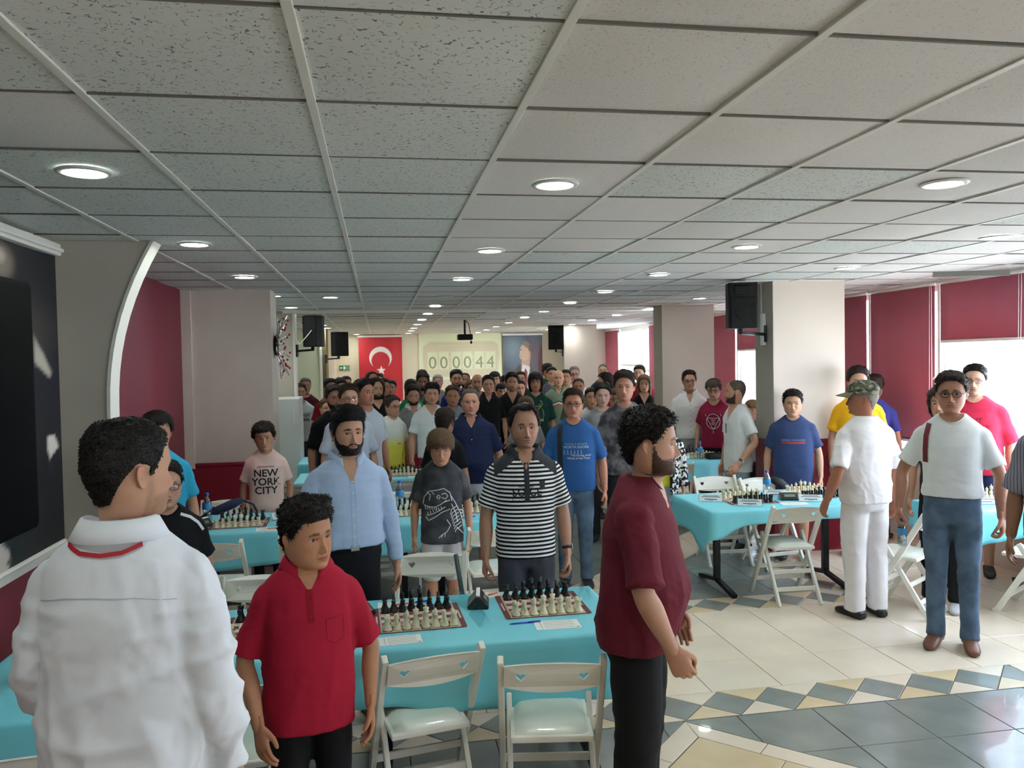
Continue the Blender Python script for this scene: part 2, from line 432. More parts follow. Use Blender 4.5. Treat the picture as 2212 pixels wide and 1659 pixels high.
for j, i in cells:
    cxx = CX0+(i+.5)*TC; cyy = CY0+(j+.5)*TC
    k_ = 0 if (i <= 1 or random.random() < .25) else (1 if random.random() < .4 else 2)
    if (i, j) in ((2, 1), (-1, 1)): k_ = 1
    if nt_ < 298:
        me = (CTS if random.random() < .25 else CT)[k_]
        if (i, j) in ((0, 13), (1, 14)) : me = CTSAG
        o = link('ceiling_tile', me, ceiling, (cxx, cyy, CH+random.uniform(.0, .003)), (random.uniform(-.004, .004), random.uniform(-.003, .003), 0)); nt_ += 1
    else:
        me = CT[k_]
        rest.add([(v.co.x+cxx, v.co.y+cyy, v.co.z+CH) for v in me.vertices], [tuple(f.vertices) for f in me.polygons]); rmi += [k_]*len(me.polygons)
o = link('far_tiles', mesh_from(rest.V, rest.F, mats=M_ct, midx=rmi), ceiling); o['kind'] = 'stuff'
for i in range(i0, i1+1):
    x = CX0+i*TC
    if XL < x < XR:
        y0_ = 11.35 if x < -1.1 else YN
        MB().box(x-.013, x+.013, YN, YF, CH-.004, CH+.02, .002).obj('grid_bar', M_bar, ceiling)
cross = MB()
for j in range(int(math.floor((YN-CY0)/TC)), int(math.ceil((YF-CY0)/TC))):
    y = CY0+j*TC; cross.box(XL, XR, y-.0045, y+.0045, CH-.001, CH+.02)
o = cross.obj('cross_bars', mat('dark_cross_bar', '77756F', .7), ceiling); o['kind'] = 'stuff'  # thin cross bars in a darker grey than the long grid bars
struct(MB().box(-1.28, XR, 11.22, 11.27, CH-.035, CH, .003).obj('trim_1', M_white))

# ------------------------------------------------------------------ walls
def wall(name, x0, x1, y0, y1, z0, z1, m, parent=None, ch=0):
    o = MB().box(x0, x1, y0, y1, z0, z1, ch).obj(name, m, parent)
    if not parent: struct(o)
    return o
wl = wall('wall_left', XL-.2, XL, YN, 5.0, 0, CH+.05, M_cream_cool)
wall('wainscot', XL, XL+.015, YN, 4.98, .08, .94, M_burg, wl)
struct(MB().box(XL, XL+.035, YN, 4.98, .93, .975, .006).obj('trim_2', M_white))
struct(MB().box(XL, XL+.02, YN, 4.98, 0, .11, .004).obj('baseboard_left', M_cream_cool))
wall('wall_left', XL-.2, XL, 5.0, 8.12, 0, CH+.05, M_burg)
wall('wall_left', XL-.2, XL, 8.1, 11.3, 0, CH+.05, M_cream)
wall('wall_left', -2.4, -2.2, 11.3, 16.5, 0, CH+.05, M_green_wall)
# fin with a bowed edge
zz = np.linspace(0, CH, 26)
def fin_x(z): return -1.575+.27*max(0, (z-1.75)/.98)**2.1 + .004*math.sin(z)
P = [(XL-.01, 0)] + [(fin_x(z), z) for z in zz] + [(XL-.01, CH)]
mb = MB(); n = len(P)
mb.add([(x, 5.0, z) for x, z in P] + [(x, 5.14, z) for x, z in P], [tuple(range(n)), tuple(range(2*n-1, n-1, -1))] + [(i, n+i, n+(i+1) % n, (i+1) % n) for i in range(n)])
fin = struct(mb.obj('wall_fin', M_cream_cool))
mb = MB(); ed = [(fin_x(z), z) for z in zz]; V = []
for x, z in ed: V += [(x-.006, 4.985, z), (x+.014, 4.985, z), (x+.014, 5.15, z), (x-.006, 5.15, z)]
mb.add(V, [(4*k+a, 4*k+(a+1) % 4, 4*k+4+(a+1) % 4, 4*k+4+a) for k in range(len(ed)-1) for a in range(4)])
mb.obj('edge_trim', M_white, fin)
# projecting wall block after the red bay
blk = wall('column_left', XL-.02, -1.03, 8.1, 8.55, 0, CH+.02, mat('stained_cream_wall', 'CFC4B8', .7, noise=.10, nscale=1.6))
wall('wainscot', XL, -1.022, 8.085, 8.56, 0, 1.03, M_wains, blk)
wall('rail', XL, -1.012, 8.07, 8.57, 1.02, 1.05, M_wains, blk, .005)
wall('corner_strip', XL+.0, XL+.09, 8.06, 8.1, 1.0, CH, M_cream, blk)
struct(MB().box(XL, XL+.02, 5.14, 8.1, .98, 1.03, .004).obj('trim_3', M_wains))
wall('wall_left', -2.4, -1.15, 11.3, 11.45, 0, CH+.02, M_cream_cool)
struct(MB().box(-1.15, -1.11, 11.27, 11.47, 0, CH, .004).obj('trim_4', M_white))
gw = wall('wall_left', -2.4, -1.11, 16.5, 16.6, 0, CH+.02, M_green_wall)
struct(MB().box(-1.16, -1.11, 16.46, 16.5, 0, CH, .004).obj('trim_5', M_white))
wall('wall_left', -1.11, -1.03, 16.49, 17.2, 0, CH, mat('olive_brown_paint', '6E6440', .7))
wall('wall_left', -1.2, -1.03, 17.2, YF, 0, CH+.02, mat('warm_wall_paint', 'DDD2BA', .75, noise=.03, nscale=2))
wall('wall_left', -2.6, -2.4, 11.2, YF+.1, 0, CH+.1, M_cream)
wb = wall('wall_back', -2.6, XR+.3, YF, YF+.15, 0, CH+.05, mat('warm_wall_paint', 'DDD2BA', .75, noise=.03, nscale=2))
wall('wall_front', -2.6, XR+.3, YN-.15, YN, 0, CH+.05, M_cream)
def column(x0, x1, y0, y1, zr, lab):
    c = wall(lab, x0, x1, y0, y1, 0, CH+.02, M_cream)
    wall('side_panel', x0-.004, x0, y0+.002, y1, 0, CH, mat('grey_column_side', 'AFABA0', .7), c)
    wall('wainscot', x0-.008, x1+.008, y0-.008, y1+.008, 0, zr, M_wains, c)
    wall('rail', x0-.018, x1+.018, y0-.018, y1+.018, zr-.01, zr+.02, M_wains, c, .004)
    return c
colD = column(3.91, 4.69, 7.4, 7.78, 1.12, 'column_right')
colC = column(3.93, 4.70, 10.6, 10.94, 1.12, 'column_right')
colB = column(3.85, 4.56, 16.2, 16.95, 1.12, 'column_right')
wall('wall_right', 4.85, XR, 19.2, 19.35, 0, CH, M_cream)

# ------------------------------------------------------------------ window wall
posts = [-4.25+1.15*k for k in range(16)]            # ... 13.0
posts = posts + [14.5, 16.0, 18.1, 19.3]
blind_z = {0: 1.9, 1: 1.4, 2: 1.05, 3: 1.9, 4: 1.6, 5: 1.05, 6: 1.7, 7: 2.1, 8: 2.1, 9: 2.1, 10: 1.05, 11: 1.05, 12: 1.05, 13: 2.09, 14: 1.05, 15: 1.05, 16: 1.05, 17: None, 18: 1.05}
wr = wall('wall_right', XR, XR+.22, YN, YF, 0, .93, M_cream)
wall('wall_right', XR+.02, XR+.22, YN, YF, 2.68, CH+.05, M_white)
wall('wall_right', XR, XR+.22, YN, -4.25, .93, CH, M_cream)
wall('wall_right', XR, XR+.22, 19.3, YF, .93, CH, M_cream)
struct(MB().box(XR-.09, XR+.02, YN, 19.3, .93, .965, .006).obj('trim_6', M_white))
ordn = ['first','second','third','fourth','fifth','sixth','seventh','eighth','ninth','tenth','eleventh','twelfth','thirteenth','fourteenth','fifteenth','sixteenth','seventeenth','eighteenth','nineteenth','twentieth']
blab = {9: 'short burgundy roller blind raised above the open bright window', 10: 'long burgundy roller blind behind the man in the camouflage cap',
        11: 'burgundy roller blind half hidden by the loudspeaker column', 13: 'short burgundy roller blind seen under the near column loudspeaker',
        14: 'narrow dark burgundy blind beside the middle column', 16: 'burgundy roller blind between the far window and the middle column', 18: 'burgundy roller blind beyond the far unshaded window'}
for k in range(len(posts)-1):
    a, b = posts[k], posts[k+1]
    f = MB(); t_ = .045
    f.box(XR+.04, XR+.12, a, a+t_, .965, 2.68, .004); f.box(XR+.04, XR+.12, b-t_, b, .965, 2.68, .004)
    f.box(XR+.04, XR+.12, a+t_, b-t_, .965, 1.02, .004); f.box(XR+.04, XR+.12, a+t_, b-t_, 2.62, 2.68, .004)
    wo = struct(f.obj('window_%d' % (k+1), M_frame))
    if blind_z[k] is None:
        MB().box(XR+.04, XR+.12, a+.55, a+.63, 1.02, 2.62, .004).obj('mullion', M_frame, wo)
        MB().box(XR+.04, XR+.12, a+.63, b-t_, 1.82, 1.88, .004).obj('transom', M_frame, wo)
        MB().box(XR+.02, XR+.06, a+.05, a+.55, 1.70, 1.76, .004).obj('transom', M_frame, wo)
    MB().box(XR+.075, XR+.081, a+t_, b-t_, 1.02, 2.62).obj('pane', M_glass, wo)
    struct(MB().box(XR-.01, XR+.04, b-.02, b+.02, .96, CH, .004).obj('trim_%d' % (20+k), M_white))
    if blind_z[k] is not None:
        z = blind_z[k]
        t = thing('roller_blind', blab.get(k, '%s burgundy roller blind from the near end of the window wall' % ordn[k]), 'blind', (XR-.02, (a+b)/2, z), group='burgundy roller blinds on the window wall')
        h = (b-a)/2-.045
        mb = MB(); n = 8; V = []
        for q in range(n+1):
            yy = -h+2*h*q/n
            V += [(.004*math.sin(q*2.1), yy, 0), (.004*math.sin(q*1.3+1), yy, CH-.03-z)]
        mb.add(V, [(2*q, 2*q+2, 2*q+3, 2*q+1) for q in range(n)]); 
        bl = mb.obj('blind_fabric', M_blind, t, True)
        md = bl.modifiers.new('s', 'SOLIDIFY'); md.thickness = .002
        MB().box(-.008, .008, -h, h, -.014, .014, .004).obj('bottom_bar', M_white, t)
        MB().tube([(0, -h-.02, CH-.035-z), (0, h+.02, CH-.035-z)], .022, 12).obj('roller', M_white, t, True)
        if z > .9 and k in (8, 9, 10, 13):
            cz = 1.45-z if z < 1.4 else -.5
            MB().tube([(-.03, -h+.01, CH-.04-z), (-.035, -h+.0, .5), (-.04, -h+.015, cz+.05), (-.035, -h+.03, cz), (-.03, -h+.045, cz+.06), (-.035, -h+.03, CH-.04-z)], .0028, 5).obj('pull_cord', M_white, t)
# white wooden grip on the blind cords
t = MB().lathe([(.004, 0), (.013, .01), (.015, .04), (.008, .055)], 10).obj('cord_grip', mat('cord_grip_wood', 'E6D7BD', .5), None, True, (XR-.1, 7.22, 1.72), (.3, .9, 0))
tag(t, 'pale wooden grip on the blind cord beside the bright window', 'cord grip')
# closing arm near the ceiling
t = MB().obox((5.0, 6.5, 2.70), (5.35, 6.0, 2.66), .05, .02).obj('window_closer', mat('grey_metal', '8F8F8B', .4, metal=.5))
tag(t, 'thin grey metal arm under the ceiling by the last blind', 'window closer')
# outside: pale pavement and a pale building beyond the far window
struct(MB().box(XR+.3, 60, -20, 50, -3.6, -3.4).obj('ground', mat('pale_ground', 'CFC8BA', .9, noise=.1, nscale=.5)))
bld = thing('building', 'pale blue-grey building seen through the far window', 'building', (17, 24, -3.4))
MB().box(-4, 4, -6, 12, 0, 15).obj('wall', mat('pale_facade', 'C9D6E2', .8), bld)
for a in range(3):
    for b in range(4):
        MB().box(-4.06, -3.98, -4+a*5.2, -2.2+a*5.2, 1.5+b*3.1, 3+b*3.1).obj('window', mat('far_glass', '8FA3B5', .2), bld)
        MB().box(-3+a*2.2, -1.8+a*2.2, -6.06, -5.98, 1.5+b*3.1, 3+b*3.1).obj('window', mat('far_glass', '8FA3B5', .2), bld)

# ------------------------------------------------------------------ furniture
M_chair = mat('worn_white_chair_paint', 'EAEAE0', .38, noise=.05, nscale=6)
M_pad = mat('white_vinyl_pad', 'DDE2D6', .32, noise=.03, nscale=5, coat=.2)
M_cloth = mat('turquoise_tablecloth', '7CD8E9', .42, noise=.05, nscale=2.5, bump=.15, bscale=9)
M_tfoot = M_blackmetal

def heart(cx, cz, s, n=22):
    P = []
    for i in range(n):
        t = 2*PI*i/n; x = 16*math.sin(t)**3; z = 13*math.cos(t)-5*math.cos(2*t)-2*math.cos(3*t)-math.cos(4*t)
        P.append((cx+x/17*s, cz+z/17*s))
    return P
def outline_mesh(outer, holes, th):
    cu = bpy.data.curves.new('c', 'CURVE'); cu.dimensions = '2D'; cu.fill_mode = 'BOTH'; cu.extrude = th/2
    for P in [outer]+holes:
        sp = cu.splines.new('POLY'); sp.points.add(len(P)-1)
        for i, (x, z) in enumerate(P): sp.points[i].co = (x, z, 0, 1)
        sp.use_cyclic_u = True
    o = bpy.data.objects.new('t', cu); COL.objects.link(o)
    dg = bpy.context.evaluated_depsgraph_get(); dg.update(); me = o.evaluated_get(dg).to_mesh()
    V = [(v.co.x, v.co.z, v.co.y) for v in me.vertices]; F = [tuple(p.vertices)[::-1] for p in me.polygons]
    o.to_mesh_clear(); bpy.data.objects.remove(o); bpy.data.curves.remove(cu)
    return V, F
def make_chair():
    t = thing('folding_chair', 'x', 'chair')
    hw = .205
    for s in (-1, 1):
        MB().obox((s*hw, -.235, .80), (s*hw, .215, .0), .026, .042, ch=.005).obj('post', M_chair, t)
        MB().obox((s*(hw-.032), .075, .535), (s*(hw-.032), -.255, .0), .024, .038, ch=.008).obj('leg', M_chair, t)
        MB().box(s*hw-.014, s*hw+.014, .195, .24, 0, .02, .003).obj('foot', M_chair, t)
    # curved back panel with two heart holes
    n = 14; top = []; bot = []
    for i in range(n+1):
        u = -1+2*i/n; x = u*(hw-.012); top.append((x, .775+.018*(1-u*u))); bot.append((x, .655+.022*(1-u*u)*-1+.02))
    V, F = outline_mesh(bot+top[::-1], [heart(-.125, .728, .022), heart(.125, .728, .022)], .014)
    V = [(x, y-.215-.02*(1-(x/hw)**2)-(z-.72)*.45+.0, z) for x, y, z in V]
    MB().add(V, F).obj('backrest', M_chair, t)
    # seat
    MB().box(-.17, .17, -.165, .195, .425, .452, .008).obj('seat_frame', M_chair, t)
    n = 12; V = []; F = []
    for j in range(n+1):
        for i in range(n+1):
            u = -1+2*i/n; v = -1+2*j/n; e = (1-abs(u)**6)*(1-abs(v)**6)
            V.append((u*.155, .015+v*.165, .450+.030*e**.5))
    F = [(j*(n+1)+i, j*(n+1)+i+1, (j+1)*(n+1)+i+1, (j+1)*(n+1)+i) for j in range(n) for i in range(n)]
    MB().add(V, F).obj('seat_pad', M_pad, t, True)
    def at_post(z): k = (.80-z)/.80; return -.235+.45*k
    def at_leg(z): k = (.535-z)/.535; return .075-.33*k
    for z in (.13, .25): MB().obox((-hw, at_post(z), z), (hw, at_post(z), z), .014, .034, up=(0, 0, 1), ch=.003).obj('rung', M_chair, t)
    for z in (.12, .24): MB().obox((-hw+.03, at_leg(z), z), (hw-.03, at_leg(z), z), .014, .034, up=(0, 0, 1), ch=.003).obj('rung', M_chair, t)
    return t
chair0 = make_chair(); chair_used = False
def chair(x, y, deg, label):
    """deg 0: the sitter looks along +Y (its back to the camera)"""
    global chair_used
    c = chair0 if not chair_used else copy_tree(chair0); chair_used = True
    c.location = (x, y, 0); c.rotation_euler = (0, 0, math.radians(deg)); c['label'] = label; c['group'] = 'white wooden folding chairs'
    return c
CHAIRS = [
 (.155, 3.455, 11, 'white folding chair beside the red-shirted boy, askew at the front table'),
 (.69, 3.28, -9, 'white folding chair beside the man in maroon, its two hearts in full view'),
 (-.64, 3.31, 4, 'white folding chair between the white-shirted man and the red-shirted boy'),
 (-1.30, 2.86, 12, 'white folding chair in the corner under the dark poster'),
 (-.70, 4.40, 176, 'white folding chair across the front table, behind the red-shirted boy'),
 (.27, 4.70, 172, 'white folding chair across the front table with a dark green rod leaning on it'),
 (.80, 5.82, 4, 'white folding chair seen between the dinosaur-shirted boy and the striped-shirted man'),
 (-1.14, 5.84, -3, 'white folding chair at the pink-shirted boy’s table beside the boy in black'),
 (-.50, 5.88, 2, 'white folding chair with a blue backpack hung on it, behind the red-shirted boy'),
 (-1.34, 7.14, 184, 'white folding chair with a navy bag thrown over it'),
 (.24, 8.34, 3, 'white folding chair behind the light-blue-shirted man, back toward us, before the third table'),
 (-.28, 9.62, 180, 'white folding chair on the far side of the third table by the boy in yellow'),
 (.12, 7.16, 179, 'white folding chair facing us just behind the water bottle on the middle table'),
 (3.27, 6.02, -3, 'white folding chair, back to us and full length in view, before the black-legged table'),
 (3.27, 7.22, 176, 'white folding chair across the black-legged table, red wall showing through its heart'),
 (3.68, 7.02, 187, 'white folding chair with a black and orange bag on it'),
 (3.98, 5.52, 33, 'white folding chair turned aside with the bespectacled man’s hand on it'),
 (4.92, 5.25, 30, 'white folding chair turned aside beside the arm in grey stripes'),
 (5.30, 4.78, 20, 'white folding chair mostly cut off by the frame beyond the grey-striped man'),
 (3.36, 8.78, -14, 'white folding chair at the table of the white-shirted bespectacled man, beside the girl in yellow'),
 (.62, 8.42, 4, 'white folding chair before the third table, mostly hidden by the dinosaur-shirted boy'),
 (-.85, 8.32, -4, 'white folding chair at the third table end by the fridge'),
]
for c in CHAIRS: chair(*c)

def table(x0, x1, y0, y1, lab, z=.735, feet=True):
    cx, cy_ = (x0+x1)/2, (y0+y1)/2
    t = thing('table', lab, 'table', (cx, cy_, 0), group='tables with black metal legs')
    hx, hy = (x1-x0)/2-.012, (y1-y0)/2-.012
    MB().box(-hx, hx, -hy, hy, z-.028, z, .004).obj('tabletop', mat('table_board', '9C8F7C', .6), t)
    for s in (-1, 1):
        X = s*(hx-.11)
        MB().box(X-.025, X+.025, -.025, .025, .06, z-.05, .004).obj('leg', M_tfoot, t)
        f = MB()
        f.obox((X, 0, .075), (X, -hy*.92, .018), .045, .035, up=(0, 0, 1)); f.obox((X, 0, .075), (X, hy*.92, .018), .045, .035, up=(0, 0, 1))
        f.obj('foot', M_tfoot, t)
    MB().box(-hx+.09, hx-.09, -.02, .02, z-.075, z-.03, .003).obj('cross_rail', M_tfoot, t)
    for s in (-1, 1): MB().box(-hx+.09, hx-.09, s*(hy-.06)-.012, s*(hy-.06)+.012, z-.065, z-.03, .003).obj('side_rail', M_tfoot, t)
    return t
def cloth(x0, x1, y0, y1, lab, drop=.22, z=.742, amp=.012, seed=0, flare=.03, m=None, drops=None):
    """draped sheet: top, rounded edge and a folded skirt"""
    rs = np.random.default_rng(seed); n = 0
    per = []
    step = .035
    def seg(a, b):
        L = math.hypot(b[0]-a[0], b[1]-a[1]); k = max(2, int(L/step))
        for i in range(k): per.append((a[0]+(b[0]-a[0])*i/k, a[1]+(b[1]-a[1])*i/k))
    C = [(x0, y0), (x1, y0), (x1, y1), (x0, y1)]
    for i in range(4): seg(C[i], C[(i+1) % 4])
    P = np.array(per); n = len(P); cx, cy_ = (x0+x1)/2, (y0+y1)/2
    N = np.zeros_like(P)
    for i, (x, y) in enumerate(P):
        v = Vector((0, 0))
        if x-x0 < .02: v += Vector((-1, 0))
        if x1-x < .02: v += Vector((1, 0))
        if y-y0 < .02: v += Vector((0, -1))
        if y1-y < .02: v += Vector((0, 1))
        if v.length < .5: v = Vector((0, -1))
        N[i] = v.normalized()
    s_ = np.arange(n)*step
    fold = np.sin(s_*2*PI/.36+rs.uniform(0, 6))*.6+np.sin(s_*2*PI/.21+rs.uniform(0, 6))*.4+np.sin(s_*2*PI/.83+rs.uniform(0, 6))*.5
    hang = drop*(1+.10*np.sin(s_*2.1+rs.uniform(0, 6))+.05*np.sin(s_*5.7))
    if drops:                                          # corners or sides that hang lower: (x, y, extra, reach)
        for (qx, qy, ex, rc) in drops: hang += ex*np.exp(-((P[:, 0]-qx)**2+(P[:, 1]-qy)**2)/rc**2)
    rows = [(0, -.03, .0), (0, -.008, .0), (0, .004, -.003), (0, .010, -.012)]
    V = []
    # top grid
    for off, o_, dz in rows:
        for i in range(n): V.append((P[i, 0]+N[i, 0]*o_, P[i, 1]+N[i, 1]*o_, z+dz))
    K = 7
    for k in range(1, K+1):
        t = k/K
        for i in range(n):
            o_ = .012+fold[i]*amp*t+flare*t*.6
            V.append((P[i, 0]+N[i, 0]*o_, P[i, 1]+N[i, 1]*o_, z-.012-hang[i]*t))
    R_ = len(rows)+K
    F = [(k*n+i, k*n+(i+1) % n, (k+1)*n+(i+1) % n, (k+1)*n+i) for k in range(R_-1) for i in range(n)]
    F = [f[::-1] for f in F]
    F.append(tuple(range(n)))
    mb = MB().add(V, F); o = mb.obj('tablecloth', m or M_cloth, None, True)
    o.modifiers.new('s', 'SOLIDIFY').thickness = .002; o.modifiers['s'].offset = 1
    return tag(o, lab, 'tablecloth', 'turquoise tablecloths')
ZT = .744
table(-.12, 1.10, 3.46, 4.18, 'table under the two chessboards before the striped-shirted man')
table(-.90, -.16, 3.46, 4.18, 'table under the chessboard hidden by the red-shirted boy')
cloth(-.91, 1.11, 3.445, 4.19, 'turquoise cloth on the long front table with three chessboards', .27, seed=3, amp=.013, flare=0)
table(-1.60, -.98, 3.02, 3.9, 'table in the corner by the burgundy wainscot')
cloth(-1.61, -.96, 3.01, 3.92, 'turquoise cloth in the corner by the burgundy wainscot', .42, seed=5)
table(-1.42, -.62, 6.15, 6.93, 'table before the boy in the pink city shirt'); cloth(-1.43, -.58, 6.14, 6.94, 'turquoise cloth before the boy in the pink city shirt', .24, seed=6)
table(-.48, .30, 6.15, 6.93, 'table behind the light-blue-shirted man'); table(.36, 1.2, 6.15, 6.93, 'table between the dinosaur-shirted boy and the navy polo man')
cloth(-.52, 1.22, 6.14, 6.94, 'turquoise cloth on the middle table behind the dinosaur-shirted boy', .2, seed=7)
table(-.88, .1, 8.6, 9.32, 'third-row table behind the light-blue-shirted man'); table(.14, 1.0, 8.6, 9.32, 'third-row table in front of the boy in yellow and white')
cloth(-.9, 1.02, 8.58, 9.34, 'turquoise cloth on the third-row table by the boy in yellow and white', .2, seed=8)
table(-1.0, -.1, 10.3, 11.0, 'fourth-row table beyond the fridge'); cloth(-1.02, -.08, 10.28, 11.02, 'turquoise cloth on the fourth-row table beyond the fridge', .2, seed=9)
table(1.5, 2.7, 12.6, 13.3, 'far table behind the striped-shirted man'); cloth(1.48, 2.72, 12.58, 13.32, 'turquoise cloth on the far table behind the striped-shirted man', .5, seed=10)
table(2.72, 3.98, 6.02, 6.80, 'table with slender black legs in full view')
cloth(2.62, 4.02, 5.98, 6.84, 'turquoise cloth with a hanging corner over the slender black table legs', .085, seed=11, amp=.008, flare=.03, drops=[(2.62, 6.12, .22, .17), (2.62, 6.4, .1, .3), (2.62, 6.8, .12, .25)])
table(4.5, 5.5, 5.52, 6.02, 'window-side table behind the bespectacled man in jeans'); cloth(4.46, 5.53, 5.49, 6.05, 'turquoise cloth behind the bespectacled man in jeans', .2, seed=12, drops=[(4.46, 5.6, .08, .2)])
table(3.42, 4.1, 9.04, 9.68, 'table beneath the middle column by the white-shirted bespectacled man'); cloth(3.38, 4.14, 9.01, 9.70, 'turquoise cloth below the middle column beside a water bottle', .2, seed=13)

# ------------------------------------------------------------------ chess sets
M_wp = mat('ivory_chess_plastic', 'DED6B6', .35); M_bp = mat('black_chess_plastic', '17181A', .3)
def piece_mesh(kind, n=14):
    mb = MB()
    base = [(.0, 0), (.0185, 0), (.0185, .005), (.0165, .008), (.0150, .010), (.0150, .013), (.0115, .018)]
    if kind == 'pawn': p = base+[(.0075, .028), (.0068, .034), (.0110, .0355), (.0070, .038), (.0098, .043), (.0104, .047), (.0085, .0515), (.004, .0545), (0, .055)]
    elif kind == 'rook': p = base+[(.0098, .028), (.0088, .042), (.0125, .046), (.0135, .056), (.0090, .056), (.0085, .052), (0, .052)]
    elif kind == 'bishop': p = base+[(.0085, .034), (.0065, .048), (.0120, .050), (.0078, .053), (.0098, .059), (.0102, .064), (.0065, .072), (.0028, .075), (.0036, .078), (0, .080)]
    elif kind == 'queen': p = base+[(.0105, .034), (.0075, .058), (.0130, .061), (.0085, .064), (.0135, .078), (.0085, .080), (.004, .083), (.0045, .086), (0, .088)]
    elif kind == 'king': p = base+[(.0110, .036), (.0080, .062), (.0140, .065), (.0090, .068), (.0130, .083), (.0060, .086), (0, .087)]
    else: p = base+[(.0105, .024), (0, .026)]
    s = 1.12
    mb.lathe([(r*s, z*s) for r, z in p], n, cap=False)
    if kind == 'rook':
        for i in range(4):
            a = i*PI/2+.4; mb.box(.0115*s*math.cos(a)-.003, .0115*s*math.cos(a)+.003, .0115*s*math.sin(a)-.003, .0115*s*math.sin(a)+.003, .055*s, .060*s)
    if kind == 'king':
        mb.box(-.002, .002, -.0015, .0015, .086*s, .100*s); mb.box(-.005, .005, -.0015, .0015, .091*s, .095*s)
    if kind == 'knight':
        side = [(-.011, .022), (.012, .022), (.0125, .034), (.009, .046), (.0075, .056), (.003, .063), (-.002, .066), (-.004, .061), (-.010, .055), (-.0155, .046), (-.0135, .041), (-.006, .044), (-.004, .041), (-.010, .030)]
        V = [(-.0055, y*s, z*s) for y, z in side]+[(.0055, y*s, z*s) for y, z in side]; k = len(side)
        mb.add(V, [tuple(range(k)), tuple(range(2*k-1, k-1, -1))]+[(i, k+i, k+(i+1) % k, (i+1) % k) for i in range(k)])
    return mb
PM = {}
for kd in ('pawn', 'rook', 'knight', 'bishop', 'queen', 'king'):
    for cn, m in (('white', M_wp), ('black', M_bp)):
        me = piece_mesh(kd).mesh(m, True); me.name = kd; PM[kd, cn] = me
def board_mat():
    m = mat('printed_chess_vinyl', 'FFFFFF', .5); t = m.node_tree; p = t.nodes['Principled BSDF']; L = t.links
    tc = t.nodes.new('ShaderNodeTexCoord'); ch = t.nodes.new('ShaderNodeTexChecker'); ch.inputs['Scale'].default_value = 1/.0445
    mp = t.nodes.new('ShaderNodeMapping'); mp.inputs['Location'].default_value = (0, 0, .01); L.new(tc.outputs['Object'], mp.inputs[0]); L.new(mp.outputs[0], ch.inputs['Vector'])
    ch.inputs['Color1'].default_value = (*lin('CFC8BE'), 1); ch.inputs['Color2'].default_value = (*lin('7E3A34'), 1); L.new(ch.outputs['Color'], p.inputs['Base Color'])
    return m
M_bd = board_mat(); M_bord = mat('board_border', '6E302A', .5); M_bord2 = mat('board_margin', 'BDB3A6', .5); M_txt = mat('ink', '2A2A2E', .6); M_txtw = mat('pale_ink', 'CFC2B4', .6)
SQ = .0445
def make_board():
    t = thing('chessboard', 'x', 'chessboard')
    h = SQ*4
    MB().box(-h, h, -h, h, .0022, .0030).obj('squares', M_bd, t)
    pr = [(-h-.035, -h-.014), (h+.035, -h-.014), (h+.035, h+.014), (-h-.035, h+.014)]
    mb = MB(); c = .012; P = []
    for (x, y), (a, b) in zip(pr, [(-1, -1), (1, -1), (1, 1), (-1, 1)]):
        for q in range(4):
            an = {(-1, -1): PI, (1, -1): 1.5*PI, (1, 1): 0, (-1, 1): .5*PI}[(a, b)]+q*PI/6
            P.append((x-a*c+c*math.cos(an), y-b*c+c*math.sin(an)))
    mb.prism(P, 0, .002).obj('border', M_bord, t)
    e = .004; MB().box(-h-e*2, h+e*2, -h-e*2, h+e*2, .002, .0026).obj('margin', M_bord2, t)
    V = []; mb = MB()
    for s in (-1, 1): mb.box(s*(h+.021)-.004, s*(h+.021)+.004, -.06, .06, .0019, .0025)
    mb.obj('border_print', M_txtw, t)
    return t
bd0 = make_board(); bd_used = False
POS = ['leftmost', 'second leftmost', 'third leftmost', 'fourth leftmost', 'fourth rightmost', 'third rightmost', 'second rightmost', 'rightmost']
BACK = ['rook', 'knight', 'bishop', 'queen', 'king', 'bishop', 'knight', 'rook']
NP = 0
def chess(x, y, where, white_near=True, deg=0, pawns=True, cols=range(8)):
    global bd_used, NP
    b = bd0 if not bd_used else copy_tree(bd0); bd_used = True
    b.location = (x, y, ZT+.001); b.rotation_euler = (0, 0, math.radians(deg)); b['label'] = 'brown and cream roll-up chessboard '+where; b['group'] = 'chessboards on the tables'
    ca, sa = math.cos(math.radians(deg)), math.sin(math.radians(deg))
    for cn in ('white', 'black'):
        near = (cn == 'white') == white_near
        for c in cols:
            for rk in (0, 1):
                if rk == 1 and not pawns: continue
                kd = BACK[c if white_near else 7-c] if rk == 0 else 'pawn'
                r = rk if near else 7-rk
                lx = (c-3.5)*SQ+random.uniform(-.002, .002); ly = (r-3.5)*SQ+random.uniform(-.003, .003)
                o = link('chess_'+kd, PM[kd, cn], None, (x+lx*ca-ly*sa, y+lx*sa+ly*ca, ZT+.0042), (0, 0, (0 if near else PI)+random.uniform(-.3, .3)+PI))
                tag(o, '%s %s on the %s-file of the board %s' % (cn, kd, 'abcdefgh'[c if white_near else 7-c], where), 'chess piece', 'chess pieces on the boards'); NP += 1
chess(.165, 3.845, 'beside the red-shirted boy', True, 2)
chess(.79, 3.915, 'before the striped-shirted man', True, 0)
chess(-.53, 3.86, 'behind the red-shirted boy', True, 1)
chess(-1.10, 6.50, 'before the pink-shirted boy', True, 2)
chess(.28, 8.95, 'before the yellow-shirted boy', True, 0)
chess(.22, 6.62, 'beside the light-blue-shirted man', True, 0)
chess(.80, 6.62, 'beside the dinosaur-shirted boy', True, 0)
chess(3.12, 6.40, 'under the navy-shirted boy', False, -4)
chess(3.78, 6.48, 'beside the white-trousered man', False, 0)
chess(5.15, 5.80, 'before the bright window', False, 0)
chess(-.62, 10.62, 'near the white fridge', True, 0, False)
chess(3.92, 9.42, 'under the middle column', True, 0)

